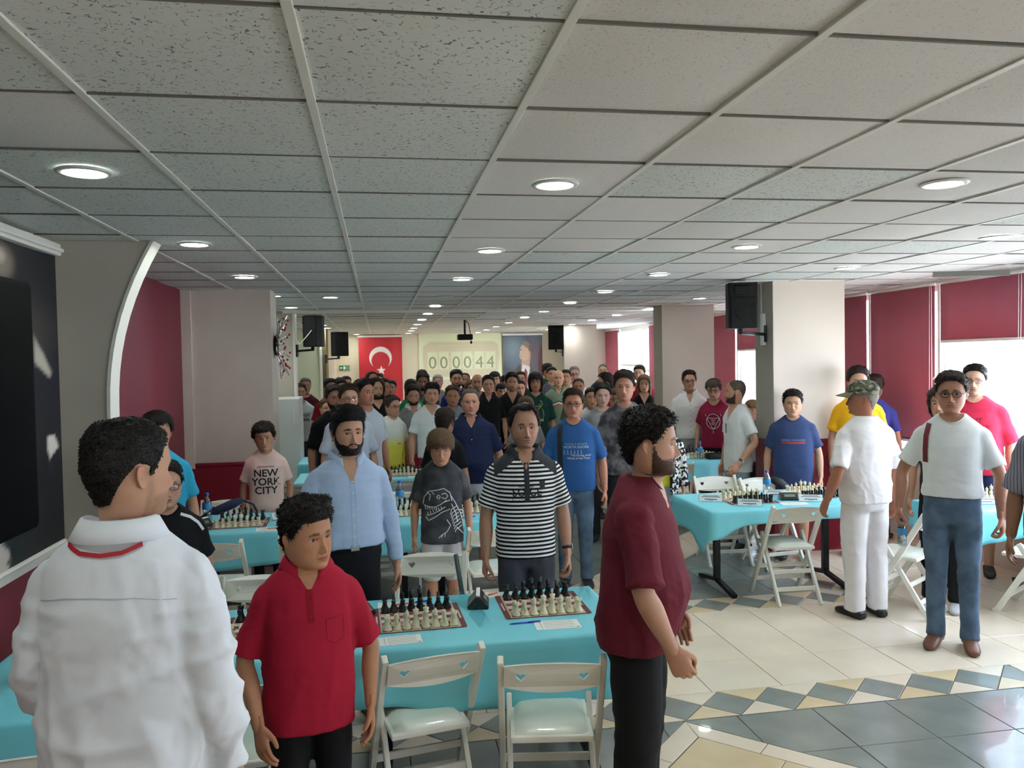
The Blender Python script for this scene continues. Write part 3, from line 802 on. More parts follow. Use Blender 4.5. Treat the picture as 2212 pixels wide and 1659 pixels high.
# ------------------------------------------------------------------ clocks, sheets, pens, bottles, name stands
M_clock = mat('dark_clock_plastic', '221A1E', .3, coat=.3); M_lcd = mat('clock_lcd', '7C8474', .25); M_paper = mat('white_paper', 'E9ECE9', .7); M_acr = thin_glass('clear_acrylic', 'EAF6F8', .14)
def clock(x, y, deg, lab):
    t = thing('chess_clock', lab, 'chess clock', (x, y, ZT), math.radians(deg), 'chess clocks')
    P = [(-.052, 0), (.052, 0), (.055, .014), (.012, .062), (-.014, .062), (-.055, .014)]
    V = [(-.078, a, b) for a, b in P]+[(.078, a, b) for a, b in P]; k = len(P)
    me = MB().add(V, [tuple(range(k)), tuple(range(2*k-1, k-1, -1))]+[(i, k+i, k+(i+1) % k, (i+1) % k) for i in range(k)])
    o = me.obj('case', M_clock, t); bv = o.modifiers.new('b', 'BEVEL'); bv.width = .006; bv.segments = 3
    MB().obox((-.045, -.0375, .040), (.045, -.0375, .040), .026, .004, up=(0, -.75, .66), ch=.001).obj('display', M_lcd, t)
    MB().box(-.07, .07, -.010, .010, .063, .072, .003).obj('rocker', M_paper, t)
    return t
clock(-.78, 3.83, 40, 'dark chess clock by the bottle on the front table')
clock(-.115, 3.90, 70, 'dark chess clock behind the red-shirted boy’s shoulder')
clock(.475, 3.98, 82, 'dark chess clock with white rocker between two front boards')
clock(-1.38, 6.42, 60, 'dark chess clock by the pink-shirted boy’s large bottle')
clock(-.66, 6.52, 80, 'dark chess clock by the small bottle near the pink-shirted boy')
clock(3.47, 6.33, -14, 'dark chess clock between boards on the black-legged table')
clock(3.50, 9.25, 5, 'dark chess clock on the table under the middle column')
def sheet(x, y, deg, w_, h_, lab, lines=5, red=True):
    t = thing('score_sheet', lab, 'score sheet', (x, y, ZT), math.radians(deg), 'score sheets')
    MB().box(-w_/2, w_/2, -h_/2, h_/2, 0, .0015).obj('paper', M_paper, t)
    mb = MB()
    for i in range(lines):
        yy = h_*(.36-.72*i/max(1, lines-1)); mb.box(-w_*.30, w_*.38, yy-.0012, yy+.0012, .0014, .0018)
    mb.box(w_*.40, w_*.46, -h_*.42, -h_*.34, .0014, .0018); mb.box(-w_*.37, -w_*.36, -h_*.4, h_*.4, .0014, .0018)
    mb.obj('printed_lines', mat('grey_ink', '6D7076', .7), t)
    return t
sheet(.07, 3.55, 4, .19, .11, 'white score sheet at the table edge before the middle front board')
sheet(.80, 3.60, -2, .21, .12, 'white score sheet under a blue pen before the striped-shirted man’s board')
sheet(.06, 4.09, 0, .18, .09, 'score sheet behind the black pieces of the middle front board')
sheet(.60, 4.13, -12, .20, .09, 'score sheet with an orange pen lying on its corner')
sheet(-.58, 4.12, 0, .2, .1, 'score sheet behind the board hidden by the red-shirted boy')
sheet(-.84, 6.22, 5, .20, .12, 'score sheet with an orange pen before the pink city shirt boy')
sheet(.40, 8.70, 0, .2, .1, 'score sheet before the third-row board')
sheet(3.42, 6.14, -10, .22, .13, 'score sheet beside the clock on the black-legged table')
sheet(2.98, 6.70, 0, .22, .12, 'score sheet at the back of the black-legged table')
def pen(p, q, col, cap, lab):
    t = thing('pen', lab, 'pen', p, 0, 'pens on the tables'); d = Vector(q)-Vector(p)
    MB().tube([(0, 0, .0045), tuple(d*.1+Vector((0, 0, .0045))), tuple(d*.62+Vector((0, 0, .0045)))], [.001, .0038, .0038], 8).obj('barrel', col, t, True)
    MB().tube([tuple(d*.60+Vector((0, 0, .0045))), tuple(d+Vector((0, 0, .0045)))], .0048, 8).obj('cap', cap, t, True)
M_blue = mat('blue_plastic', '1E45B8', .35); M_or = mat('orange_plastic', 'E2682C', .35); M_pw = mat('white_plastic', 'E8E8E4', .35)
pen((.58, 3.645, ZT), (.73, 3.655, ZT), M_blue, M_blue, 'blue pen lying in front of the striped-shirted man’s board')
pen((.46, 4.07, ZT), (.60, 4.16, ZT), M_pw, M_or, 'white pen with an orange cap behind the front clock')
pen((.05, 4.06, ZT+.002), (.24, 4.10, ZT+.002), M_or, M_blue, 'blue-capped pen behind the black king of the middle front board')
pen((.60, 6.24, ZT), (.74, 6.28, ZT), M_blue, M_blue, 'blue pen on the cloth beside the dinosaur-shirted boy')
pen((-.86, 6.21, ZT+.002), (-.74, 6.23, ZT+.002), M_or, M_or, 'orange pen on the sheet before the pink city shirt boy')
M_water = thin_glass('clear_bottle_plastic', 'DCEBF2', .22, .08); M_label = mat('blue_bottle_label', '3E8FCB', .4); M_capb = mat('blue_bottle_cap', '2A55C4', .4)
def bottle(x, y, z, lab, s=1.0, tilt=0):
    t = thing('water_bottle', lab, 'bottle', (x, y, z), 0, 'plastic water bottles'); t.rotation_euler = (tilt, tilt*.4, 0)
    pr = [(0, 0), (.026, 0), (.031, .006), (.031, .03), (.029, .034), (.031, .04), (.031, .06), (.029, .064), (.031, .07), (.031, .12), (.029, .135), (.022, .155), (.013, .172), (.0125, .182)]
    MB().lathe([(r*s, z_*s) for r, z_ in pr], 18, cap=False).obj('bottle_body', M_water, t, True)
    MB().lathe([(.0315*s, .085*s), (.0318*s, .087*s), (.0318*s, .128*s), (.0315*s, .130*s)], 18, cap=False).obj('label', M_label, t, True)
    MB().lathe([(.0145*s, .182*s), (.0148*s, .184*s), (.0148*s, .198*s), (.012*s, .2*s)], 14).obj('cap', M_capb, t, True)
bottle(-.92, 3.90, ZT, 'clear water bottle with blue cap at the end of the front table')
bottle(-1.38, 6.66, ZT, 'large water bottle with blue label before the cyan-shirted boy', 1.15)
bottle(-.60, 6.82, ZT, 'small water bottle whose blue cap shows above the red-shirted boy')
bottle(.16, 6.87, ZT, 'clear water bottle beside the light-blue-shirted man’s elbow', 1.15)
bottle(3.42, 6.62, ZT, 'clear water bottle with blue cap on the black-legged table', 1.1)
bottle(3.86, 9.16, ZT, 'clear water bottle with blue label under the middle column', 1.1)
bottle(.60, 9.2, ZT, 'water bottle on the third-row table behind the white V-neck man', 1.0)
def stand(x, y, deg, lab, card=True, flat=False):
    t = thing('name_stand', lab, 'name stand', (x, y, ZT), math.radians(deg), 'clear plastic name stands')
    w_ = .105; h_ = .062; d_ = .032
    V = [(-w_, -d_, 0), (w_, -d_, 0), (w_, 0, h_), (-w_, 0, h_), (w_, d_, 0), (-w_, d_, 0)]
    MB().add(V, [(0, 1, 2, 3), (3, 2, 4, 5)]).obj('holder', M_acr, t)
    if card:
        k = Vector((0, -d_, 0)); s_ = Vector((0, d_, h_))
        def pt(u, v, o=.001): p = k+s_*v; return (u*w_, p.y-o, p.z+o*.5)
        MB().add([pt(-.9, .12), pt(.9, .12), pt(.9, .92), pt(-.9, .92)], [(0, 1, 2, 3)]).obj('card', M_paper, t)
        m_ = MB()
        for (a, b, c, d) in ((-.5, .5, .30, .42), (-.75, .75, .62, .70), (-.6, .6, .76, .83), (-.2, .2, .2, .25)): m_.add([pt(a, c, .0016), pt(b, c, .0016), pt(b, d, .0016), pt(a, d, .0016)], [(0, 1, 2, 3)])
        m_.obj('printed_name', mat('blue_grey_ink', '55647C', .7), t)
        if flat: t.rotation_euler.x = 0
    return t
stand(.455, 3.74, 98, 'clear plastic name stand lying between two front boards', False)
stand(.40, 4.02, 110, 'small clear plastic stand behind the gap of the front boards', False)
stand(1.05, 4.05, 75, 'clear plastic name stand at the table corner behind the maroon man', False)
stand(-.80, 6.62, 40, 'name stand just behind the pink-shirted boy’s white pieces')
stand(-.74, 6.38, 60, 'second name stand nearer us beside the pink city shirt boy’s board')
stand(2.80, 6.42, -25, 'name stand at the flared corner of the black-legged table')
stand(3.02, 6.14, -28, 'name stand before the black pieces on the black-legged table')
stand(3.44, 6.50, -20, 'name stand behind the clock of the black-legged table')
stand(3.60, 6.20, -22, 'name stand before the white-trousered man’s board')
stand(3.60, 9.50, -20, 'name stand by the bottle under the middle column'); stand(3.66, 9.25, -20, 'nearer name stand by the clock under the middle column')
stand(4.56, 5.94, -10, 'name stand on the window-side table behind the white-trousered man'); stand(4.80, 5.92, -20, 'name stand at the waist of the bespectacled man in jeans'); stand(4.86, 5.72, -15, 'name stand near the board before the bright window')
stand(.70, 8.92, -30, 'name stand on the third-row table')

# ------------------------------------------------------------------ bags and rods
M_nylon = mat('black_nylon', '1B1C22', .6, bump=.3, bscale=120)
def blob(name, pts, rad, m, parent, sq=1.0): return MB().add(*tube(pts, rad, 12, sq)).obj(name, m, parent, True)
t = thing('backpack', 'blue backpack with yellow piping hung on a chair behind the red-shirted boy', 'backpack', (-.46, 5.60, .40))
MB().lathe([(.0, 0), (.10, .0), (.135, .05), (.14, .2), (.12, .32), (.07, .38), (0, .39)], 20, cap=False).obj('bag', mat('royal_blue_nylon', '232E86', .55, bump=.2, bscale=90), t, True).scale = (1, .6, 1)
MB().tube([(.144*math.cos(a), -.088*math.sin(a)-.01, .17+.05*math.sin(a*2)) for a in np.linspace(.1, 3.0, 14)], .005, 6).obj('piping', mat('yellow_piping', 'C9C73A', .5), t, True)
MB().tube([(-.06, .05, .36), (-.05, .12, .44), (.0, .13, .42), (.06, .06, .36)], .010, 6).obj('strap', M_nylon, t, True)
t = thing('bag', 'navy bag thrown over the chair near the pink-shirted boy', 'bag', (-1.34, 7.04, .70))
blob('bag', [(-.17, -.05, .0), (-.05, -.05, .06), (.10, -.04, .12), (.18, -.02, .15)], [.02, .035, .04, .02], mat('navy_fabric', '232A48', .8), t, .6)
blob('strap', [(.16, -.02, .15), (.26, 0, .10), (.30, .02, .0)], [.010, .008, .008], M_nylon, t)
t = thing('bag', 'black bag with an orange tag on the chair by the navy-shirted boy', 'bag', (3.74, 7.08, .62))
blob('bag', [(-.08, -.08, .20), (.0, -.10, .16), (.10, -.12, .06), (.14, -.12, -.04)], [.03, .045, .05, .03], M_nylon, t, .6)
blob('tag', [(.15, -.15, .04), (.17, -.15, .0), (.17, -.14, -.04)], [.012, .022, .012], M_or, t, .6)
t = MB().tube([(.49, 4.40, .30), (.43, 4.68, .84)], .014, 10).obj('rod', mat('dark_green_rod', '0F3A36', .4), None, True)
tag(t, 'dark green rod leaning on the chair behind the front table', 'rod')
t = thing('camera_bag', 'black camera case on the table under the middle column', 'bag', (4.04, 9.14, ZT))
MB().box(-.11, .11, -.06, .06, 0, .075, .02).obj('case', M_nylon, t, True); blob('strap', [(-.1, -.05, .06), (-.02, -.08, .085), (.08, -.06, .07), (.13, 0, .05)], .006, M_black, t)
t = thing('board_game_box', 'red box with a white candle-like piece on the far table', 'box', (2.62, 12.8, ZT)); MB().box(-.24, .24, -.15, .15, 0, .07, .004).obj('box', mat('red_box', 'C0202C', .4), t); MB().lathe([(.0, .07), (.035, .07), (.03, .32), (0, .33)], 12, cap=False).obj('white_cylinder', M_pw, t, True)

# ------------------------------------------------------------------ loudspeakers
M_grille = mat('black_grille', '0E0F10', .6, metal=.0, spec=.2, bump=.4, bscale=260)
def speaker(x, y, z, deg, s, lab, front=True, mount=None):
    t = thing('loudspeaker', lab, 'loudspeaker', (x, y, z), math.radians(deg), 'wall loudspeakers')
    w_, h_, d_ = .14*s, .22*s, .13*s
    P = [(-w_, -d_), (w_, -d_), (w_*1.0, 0), (w_*.62, d_), (-w_*.62, d_), (-w_, 0)]
    o = MB().prism(P, -h_, h_).obj('cabinet', M_black, t); bv = o.modifiers.new('b', 'BEVEL'); bv.width = .012; bv.segments = 3
    MB().box(-w_*.86, w_*.86, -d_-.008, -d_+.004, -h_*.9, h_*.36, .006).obj('grille', M_grille, t)
    MB().lathe([(0, 0), (.085*s, 0), (.10*s, -.004), (.105*s, -.012)], 24, (0, 0, 0)).obj('woofer', M_grille, t, True).matrix_local = Matrix.Translation((0, -d_-.009, -h_*.28)) @ Matrix.Rotation(PI/2, 4, 'X')
    MB().box(-w_*.6, w_*.6, -d_-.010, -d_+.004, h_*.5, h_*.86, .008).obj('horn', M_black, t)
    for k in range(3): MB().box(w_*.96, w_*1.04, -.05*s, .0, -h_*.6+k*h_*.55, -h_*.5+k*h_*.55).obj('fastener', M_black, t)
    b = MB(); tx, ty, tz = mount
    b.box(-.02, .02, -.02, .02, -h_-.05, -h_+.01, .004)
    b.obox((0, 0, -h_-.04), (tx, ty, -h_-.05), .03, .035); b.box(tx-.012, tx+.012, ty-.03, ty+.03, -h_-.13, -h_+.04, .003)
    b.obj('bracket', M_blackmetal, t)
    return t
# placed so that the bracket plate meets the wall it hangs on
def L2(deg, dx, dy): a = math.radians(-deg); return (dx*math.cos(a)-dy*math.sin(a), dx*math.sin(a)+dy*math.cos(a))
def spk(x, y, z, deg, s, lab, target): dx, dy = L2(deg, target[0]-x, target[1]-y); return speaker(x, y, z, deg, s, lab, mount=(dx, dy, 0))
spk(3.50, 7.28, 2.48, -12, 1.0, 'black loudspeaker on the side of the large near column', (3.895, 7.55))
spk(-.86, 11.0, 2.44, 168, .95, 'black loudspeaker, back to us with a red plug, near the fridge', (-1.09, 11.26))
spk(-.74, 15.6, 2.38, 30, 1.05, 'black loudspeaker between the fridge loudspeaker and the red flag', (-1.03, 16.44))
spk(3.56, 15.7, 2.45, -8, 1.1, 'black loudspeaker beside the portrait banner', (3.83, 16.28))
MB().tube([(3.885, 7.6, 2.3), (3.885, 7.6, CH)], .006, 6).obj('conduit', M_frame, colD); MB().box(3.87, 3.905, 7.54, 7.60, 2.10, 2.42, .004).obj('mount_plate', M_frame, colD)
t = MB().tube([(-.86, 10.86, 2.45), (-.93, 10.84, 2.36), (-1.02, 10.9, 2.27), (-1.09, 11.1, 2.33)], .006, 6).obj('cable', M_pw, None, True); tag(t, 'white cable from the red plug of the loudspeaker by the fridge', 'cable')
# large floor loudspeaker at the left edge
t = thing('loudspeaker', 'large black loudspeaker with a grey horn frame before the dark poster', 'loudspeaker', (-1.50, 3.2, 0))
o = MB().box(-.31, .17, -.2, .2, 1.36, 2.33, .03).obj('cabinet', mat('black_carpet_speaker', '050506', .9, spec=.1), t, True)
fr = MB(); 
for (a, b, c, d) in ((-.29, .12, 1.93, 1.97), (-.29, .13, 1.66, 1.72), (.09, .13, 1.70, 1.95), (-.29, .11, 1.50, 1.54), (.08, .12, 1.53, 1.68)): fr.box(a, b, -.225, -.195, c, d, .008)
fr.obj('horn_frame', mat('grey_speaker_frame', '585E66', .4), t)
MB().box(-.26, .09, -.212, -.198, 1.72, 1.93, .01).obj('horn', M_black, t); MB().box(-.26, .08, -.212, -.198, 1.54, 1.66, .01).obj('horn', M_black, t)
text_obj('brand_text', 'PHONIC', .05, M_frame, t, (.02, -.228, 1.935), (PI/2, 0, 0), True)
MB().obox((-.355, .1, 2.36), (-.2, .1, 2.32), .05, .05).obj('bracket', M_blackmetal, t)

# ------------------------------------------------------------------ downlights
M_lamp = mat('lit_lamp', 'F3FFF8', .5, emit=LAMP_STRENGTH); M_ring = mat('lamp_ring', 'D8D8D2', .4)
M_lamp_off = mat('unlit_lamp', 'D9D9D4', .4)
rows = [(-1.08, [1.4, 3.25, 5.08, 6.92, 8.75, 10.5], 'along the red-bay wall'), (-1.0, [12.3, 13.8, 15.2, 16.4], 'beyond the fridge'),
        (.76, [1.4, 3.31, 5.3, 7.12, 9.0, 10.45, 12.05, 13.68, 15.26, 16.82, 18.21, 19.7], 'heading for the flag'),
        (2.48, [1.3, 3.15, 5.05, 6.75, 8.45, 10.05, 11.7, 13.3, 14.95, 16.6, 18.2, 19.7], 'heading for the projection'),
        (3.98, [2.8, 4.58, 6.25, 9.4, 11.2, 12.9, 14.45, 16.0, 18.3], 'before the columns and windows'), (-.5, [8.97, 20.0], 'by the flag')]
lmp = None
for x, ys, wh in rows:
    for k, y in enumerate(ys):
        off = (x == .76 and abs(y-9.0) < .1)
        if lmp is None or off:
            t = thing('downlight', 'x', 'ceiling lamp', (0, 0, CH))
            MB().lathe([(.075, .001), (.098, .001), (.102, -.003), (.098, -.008), (.078, -.010), (.076, -.004), (.075, .001)], 28, cap=False).obj('ring', M_ring, t, True)
            MB().lathe([(0, -.006), (.076, -.006), (.076, .0), (0, .0)], 24, cap=False).obj('lens', M_lamp_off if off else M_lamp, t)
            if not off:
                sp_ = bpy.data.lights.new('lamp_light', 'SPOT'); sp_.energy = 7.0; sp_.spot_size = math.radians(125); sp_.spot_blend = 1.0; sp_.shadow_soft_size = .06; sp_.color = (.97, 1.0, .95)
                so = link('lamp_light', sp_, t, (0, 0, -.012)); lmp = t; first = True
        if off: c = t
        elif first: c = lmp; first = False
        else: c = copy_tree(lmp)
        c.location = (x, y, CH-.002); c['group'] = 'round recessed ceiling lamps'
        c['label'] = '%sround ceiling lamp, %s from the front in the row %s' % ('unlit ' if off else 'lit ', ordn[k], wh)

# ------------------------------------------------------------------ far wall: flag, projection, portrait, sign, projector
def flag_print(u, v):
    C = np.tile(np.array(lin('C7313C')), (len(u), 1)); W = 1.08; Hh = 1.75; x = (u-.5)*W; z = v*Hh
    cz = 1.22; m1 = ((.285-np.hypot(x, z-cz))/.008); m2 = ((.232-np.hypot(x, z-cz+.075))/.008)
    C = blend(C, np.minimum(np.clip(m1, 0, 1), 1-np.clip(m2, 0, 1)), 'F2EDEA')
    sx, sz = .012, .90; pts = []
    for k in range(10):
        r = .125 if k % 2 == 0 else .049; a = PI/2+k*PI/5; pts.append((sx+r*math.cos(a), sz+r*math.sin(a)))
    ins = np.zeros(len(u), bool)
    for i in range(10):
        x0, y0 = pts[i]; x1, y1 = pts[(i+1) % 10]
        c = ((y0 > z) != (y1 > z)) & (x < (x1-x0)*(z-y0)/((y1-y0) if abs(y1-y0) > 1e-9 else 1e-9)+x0); ins ^= c
    return blend(C, ins.astype(float), 'F2EDEA')
t = thing('flag_banner', 'red hanging banner with white crescent and star', 'flag', (.07, YF-.07, .92))
canvas_obj('banner_sheet', flag_print, 1.08, 1.75, 110, 170, M_print, t, .012)
MB().box(-.57, .57, -.03, .03, 1.74, 1.79, .006).obj('top_rail', M_frame, t)
t = thing('projection_screen', 'pale projected timer reading 00:00:44 on the far wall', 'projection', (2.11, YF-.02, 1.55))
def proj_print(u, v):
    C = np.tile(np.array(lin('DFE3C0')), (len(u), 1))
    m = np.minimum(polym(u, v, [(.06, .06), (.94, .06), (.97, .5), (.96, .74), (.90, .82), (.12, .82), (.05, .72), (.04, .5)], .02), 1)
    C = blend(C, m*.9, 'D2C7AC')
    for a in (.10, .235, .385, .52, .665, .80):
        C = blend(C, polym(u, v, [(a, .22), (a+.12, .22), (a+.12, .60), (a, .60)], .01), 'DCE0BE')
    return C
M_proj = mat('projected_light', attr='Col', rough=.8, emit=.03)
canvas_obj('projected_picture', proj_print, 2.14, 1.19, 100, 56, M_proj, t)
for k, d in enumerate('000044'):
    V, F = text_mesh(d, .44); V[:, 0] += (.16+[0, .135, .285, .42, .565, .70][k]-.5)*2.14
    link('digit', mesh_from([(x, -.006, y+.29) for x, y, z in V], F, mats=[mat('projected_digit', '9E9F86', .8)]), t)
for k in (0, 1):
    mb = MB()
    for zz_ in (.40, .56): mb.box((.368+k*.281-.5)*2.14-.010, (.368+k*.281-.5)*2.14+.010, -.007, -.005, zz_, zz_+.03)
    mb.obj('colon', mat('projected_colon', 'F0F2DC', .8), t)
V, F = text_mesh('TÜRKİYE SATRANÇ FEDERASYONU', .075); link('title', mesh_from([(x, -.006, y+.84) for x, y, z in V], F, mats=[mat('projected_title', 'E2DAC2', .8)]), t)
def portrait(u, v):
    C = np.tile(np.array(lin('5C6470')), (len(u), 1)); n = .5+.5*np.sin(u*9+np.sin(v*5)*2)
    C = blend(C, n*.5, '3B3A42'); C = blend(C, ell(u, v, .25, .8, .4, .35, .8), '8798A8'); C = blend(C, ell(u, v, .98, .45, .12, .45, .3), '5E1F22'); C = blend(C, ell(u, v, .75, .72, .2, .25, .6), '6E5560')
    C = blend(C, polym(u, v, [(.05, 0), (.93, 0), (.90, .40), (.72, .50), (.45, .60), (.25, .46), (.12, .40)], .04), '5B5754')
    C = blend(C, polym(u, v, [(.45, .1), (.62, .0), (.70, .48), (.62, .58), (.48, .58), (.46, .45)], .02), 'E2DEDB')
    C = blend(C, polym(u, v, [(.53, .16), (.60, .16), (.61, .44), (.56, .50), (.52, .44)], .02), '7C2B2E')
    C = blend(C, polym(u, v, [(.36, .10), (.53, .05), (.47, .42), (.40, .56), (.33, .48)], .03), '4A4745')
    C = blend(C, polym(u, v, [(.64, .05), (.80, .10), (.76, .46), (.69, .54), (.62, .30)], .03), '4A4745')
    C = blend(C, polym(u, v, [(.46, .56), (.66, .52), (.70, .70), (.48, .68)], .03), 'C9A58C')
    C = blend(C, ell(u, v, .545, .735, .135, .135, .15, -.25), 'D8B79E'); C = blend(C, polym(u, v, [(.405, .68), (.45, .63), (.52, .70), (.45, .74)], .02), 'D8B79E')
    C = blend(C, ell(u, v, .60, .855, .13, .055, .35, -.35), '8D7F72'); C = blend(C, ell(u, v, .675, .80, .035, .07, .3), '6E6259')
    C = blend(C, ell(u, v, .455, .775, .035, .008, .4, .3), '4B3A33'); C = blend(C, ell(u, v, .68, .725, .022, .04, .3), 'C79880')
    C = blend(C, ell(u, v, .45, .68, .025, .006, .4), '94564C')
    C = blend(C, ell(u, v, .80, .20, .065, .075, .15), 'EFEDED'); C = blend(C, ell(u, v, .835, .25, .04, .03, .2), 'EFEDED')
    return C
t = thing('portrait_banner', 'hanging portrait banner of a man in a dark suit looking up', 'banner', (3.73, YF-.06, .95))
canvas_obj('banner_sheet', portrait, 1.04, 1.72, 110, 180, M_print, t, .004)
MB().box(-.54, .54, -.025, .025, 1.71, 1.76, .005).obj('top_rail', M_frame, t)
t = thing('exit_sign', 'small green emergency exit sign beside the flag', 'sign', (-.83, YF-.02, 1.84))
MB().box(-.13, .13, 0, .012, 0, .125, .003).obj('plate', mat('green_sign', '12804F', .5), t)
mb = MB(); mb.add([(-.115, -.003, .062), (-.08, -.003, .10), (-.08, -.003, .075), (-.05, -.003, .075), (-.05, -.003, .05), (-.08, -.003, .05), (-.08, -.003, .025)], [(0, 6, 5, 4, 3, 2, 1)]); mb.box(-.03, .02, -.004, -.002, .02, .105); mb.obj('arrow_and_door', M_frame, t)
text_obj('sign_text', 'ACİL', .045, M_frame, t, (.08, -.004, .07), (PI/2, 0, 0)); text_obj('sign_text', 'ÇIKIŞ', .045, M_frame, t, (.08, -.004, .025), (PI/2, 0, 0))
t = thing('projector', 'black projector hanging from the ceiling before the far wall', 'projector', (1.53, 14.0, 2.43))
MB().box(-.13, .13, -.12, .12, -.05, .05, .02).obj('body', M_black, t, True); MB().lathe([(.0, 0), (.03, 0), (.035, .03), (0, .03)], 14).obj('lens', M_grille, t, True).matrix_local = Matrix.Translation((.06, .13, 0)) @ Matrix.Rotation(-PI/2, 4, 'X')
MB().tube([(0, 0, .05), (0, 0, CH-2.43)], .018, 10).obj('pole', M_blackmetal, t, True); MB().tube([(.02, 0, CH-2.44), (.07, 0, .24), (.10, 0, .05), (.11, 0, -.08)], .006, 6).obj('cable', M_black, t, True); MB().lathe([(0, -.12), (.02, -.11), (.02, -.08), (0, -.07)], 10, (.11, 0, 0), False).obj('plug', M_black, t, True)

# ------------------------------------------------------------------ left side: poster, sun clock, fridge
def poster_print(u, v):
    C = np.tile(np.array(lin('14161D')), (len(u), 1)); C = blend(C, (np.sin(u*6+v*3)*.5+.5)*.35, '1F2436')
    C = blend(C, ell(u, v, .80, .93, .06, .07, .5, .2), '8F8377'); C = blend(C, ell(u, v, .79, .945, .035, .03, .5), 'CFC6BA')
    C = blend(C, ell(u, v, .92, .74, .10, .12, .8), '3E3A3A')
    C = blend(C, polym(u, v, [(.912, .625), (.965, .575), (.980, .598), (.945, .655), (.914, .73)], .012), 'BDB6AA')
    C = blend(C, polym(u, v, [(.957, .300), (.989, .335), (.977, .372), (.950, .378), (.948, .33)], .006), 'DED8D0')
    C = blend(C, ell(u, v, .757, .115, .03, .035, .25, .5), 'D6D0CA'); C = blend(C, ell(u, v, .765, .035, .035, .05, .2), 'C9BFB8'); C = blend(C, ell(u, v, .792, .025, .012, .014, .3), '5A5350')
    return C
t = thing('poster', 'large dark photographic poster hanging under a white roller case', 'poster', (-1.80, 3.30, 1.0), PI/2)
canvas_obj('poster_sheet', poster_print, 3.2, 1.64, 160, 82, mat('glossy_print', attr='Col', rough=.3), t, .02)
MB().box(-1.62, 1.62, -.03, .05, 1.63, 1.70, .01).obj('roller_case', M_white, t)
MB().tube([(-1.6, -.04, 1.66), (1.6, -.04, 1.66)], .012, 8).obj('rail', M_frame, t)
MB().tube([(-1.6, -.0, .0), (1.6, .0, .0)], .014, 8).obj('bottom_rail', M_white, t)
t = thing('wall_clock', 'sunburst clock with silver rods and red drops', 'clock', (-1.02, 8.33, 2.19), PI/2)
MB().lathe([(0, 0), (.10, 0), (.11, .012), (.10, .02), (0, .02)], 28).obj('dial', M_black, t, True).matrix_local = Matrix.Rotation(PI/2, 4, 'X')
for k in range(28):
    a = 2*PI*k/28; l_ = .34 if k % 2 else .27; off = .05+.03*(k % 3)
    MB().tube([(.1*math.cos(a), -.02, .1*math.sin(a)), (l_*math.cos(a), -off, l_*math.sin(a))], .005, 6).obj('rod', M_chrome, t, True)
    MB().lathe([(0, -.014), (.011, -.006), (.011, .006), (0, .014)], 8, (l_*.80*math.cos(a+.11), -off-.01, l_*.80*math.sin(a+.11)), False).obj('drop', mat('red_glass_drop', 'A3193B', .2), t, True)
t = thing('fridge', 'white upright fridge standing under the sunburst clock', 'fridge', (-1.32, 11.0, 0))
MB().box(-.3, .29, -.26, .24, .03, 1.56, .012).obj('cabinet', M_frame, t); MB().box(-.3, .29, -.30, -.262, .06, 1.55, .01).obj('door', mat('fridge_door', 'DDE3E4', .3), t)
MB().box(.19, .23, -.32, -.30, 1.22, 1.40, .004).obj('handle', M_pw, t); MB().box(-.28, .27, -.2, .2, 0, .04).obj('base', M_black, t)

# ------------------------------------------------------------------ people: generator
M_skin = mat('skin', attr='Col', rough=.52, noise=.05, nscale=30, bump=.06, bscale=220, spec=.35)
M_hairv = {}
def hair_mat(c):
    k = 'hair_'+c
    if k in MATS: return MATS[k]
    m = mat(k, c, .55, noise=.35, nscale=60, bump=.5, bscale=170, spec=.3); return m
def sstep(x): x = np.clip(x, 0, 1); return x*x*(3-2*x)
def G(x, s): return np.exp(-(x/s)**2)
def pnoise(P, f, seed, n=7):
    r = np.random.default_rng(seed); D = r.normal(size=(n, 3)); D /= np.linalg.norm(D, axis=1)[:, None]; ph = r.uniform(0, 6.28, n); ff = f*r.uniform(.6, 1.6, n)
    return np.sin(P @ (D*ff[:, None]).T+ph).sum(1)/math.sqrt(n)

HK = np.array([(.117, .001, -.011, .013), (.114, .026, .020, .044), (.104, .047, .047, .071), (.085, .064, .072, .090), (.060, .073, .085, .101), (.035, .0765, .0905, .104),
 (.015, .0765, .091, .103), (.000, .0752, .0885, .100), (-.015, .0738, .088, .096), (-.030, .0722, .088, .089), (-.045, .070, .0885, .082), (-.060, .0665, .089, .075),
 (-.075, .0615, .0885, .070), (-.090, .054, .087, .067), (-.102, .047, .082, .066), (-.111, .042, .070, .066), (-.116, .044, .052, .067), (-.121, .054, .045, .069),
 (-.136, .058, .045, .071), (-.160, .061, .049, .073), (-.185, .068, .056, .077), (-.210, .085, .062, .080), (-.235, .125, .070, .088), (-.26, .150, .075, .092)])
def hk(t):
    t = np.clip(t, 0, len(HK)-1.0001); i = t.astype(int); f = (t-i)[:, None]
    p0 = HK[np.maximum(i-1, 0)]; p1 = HK[i]; p2 = HK[i+1]; p3 = HK[np.minimum(i+2, len(HK)-1)]
    return p1+.5*f*(p2-p0+f*(2*p0-5*p1+4*p2-p3+f*(3*(p1-p2)+p3-p0)))
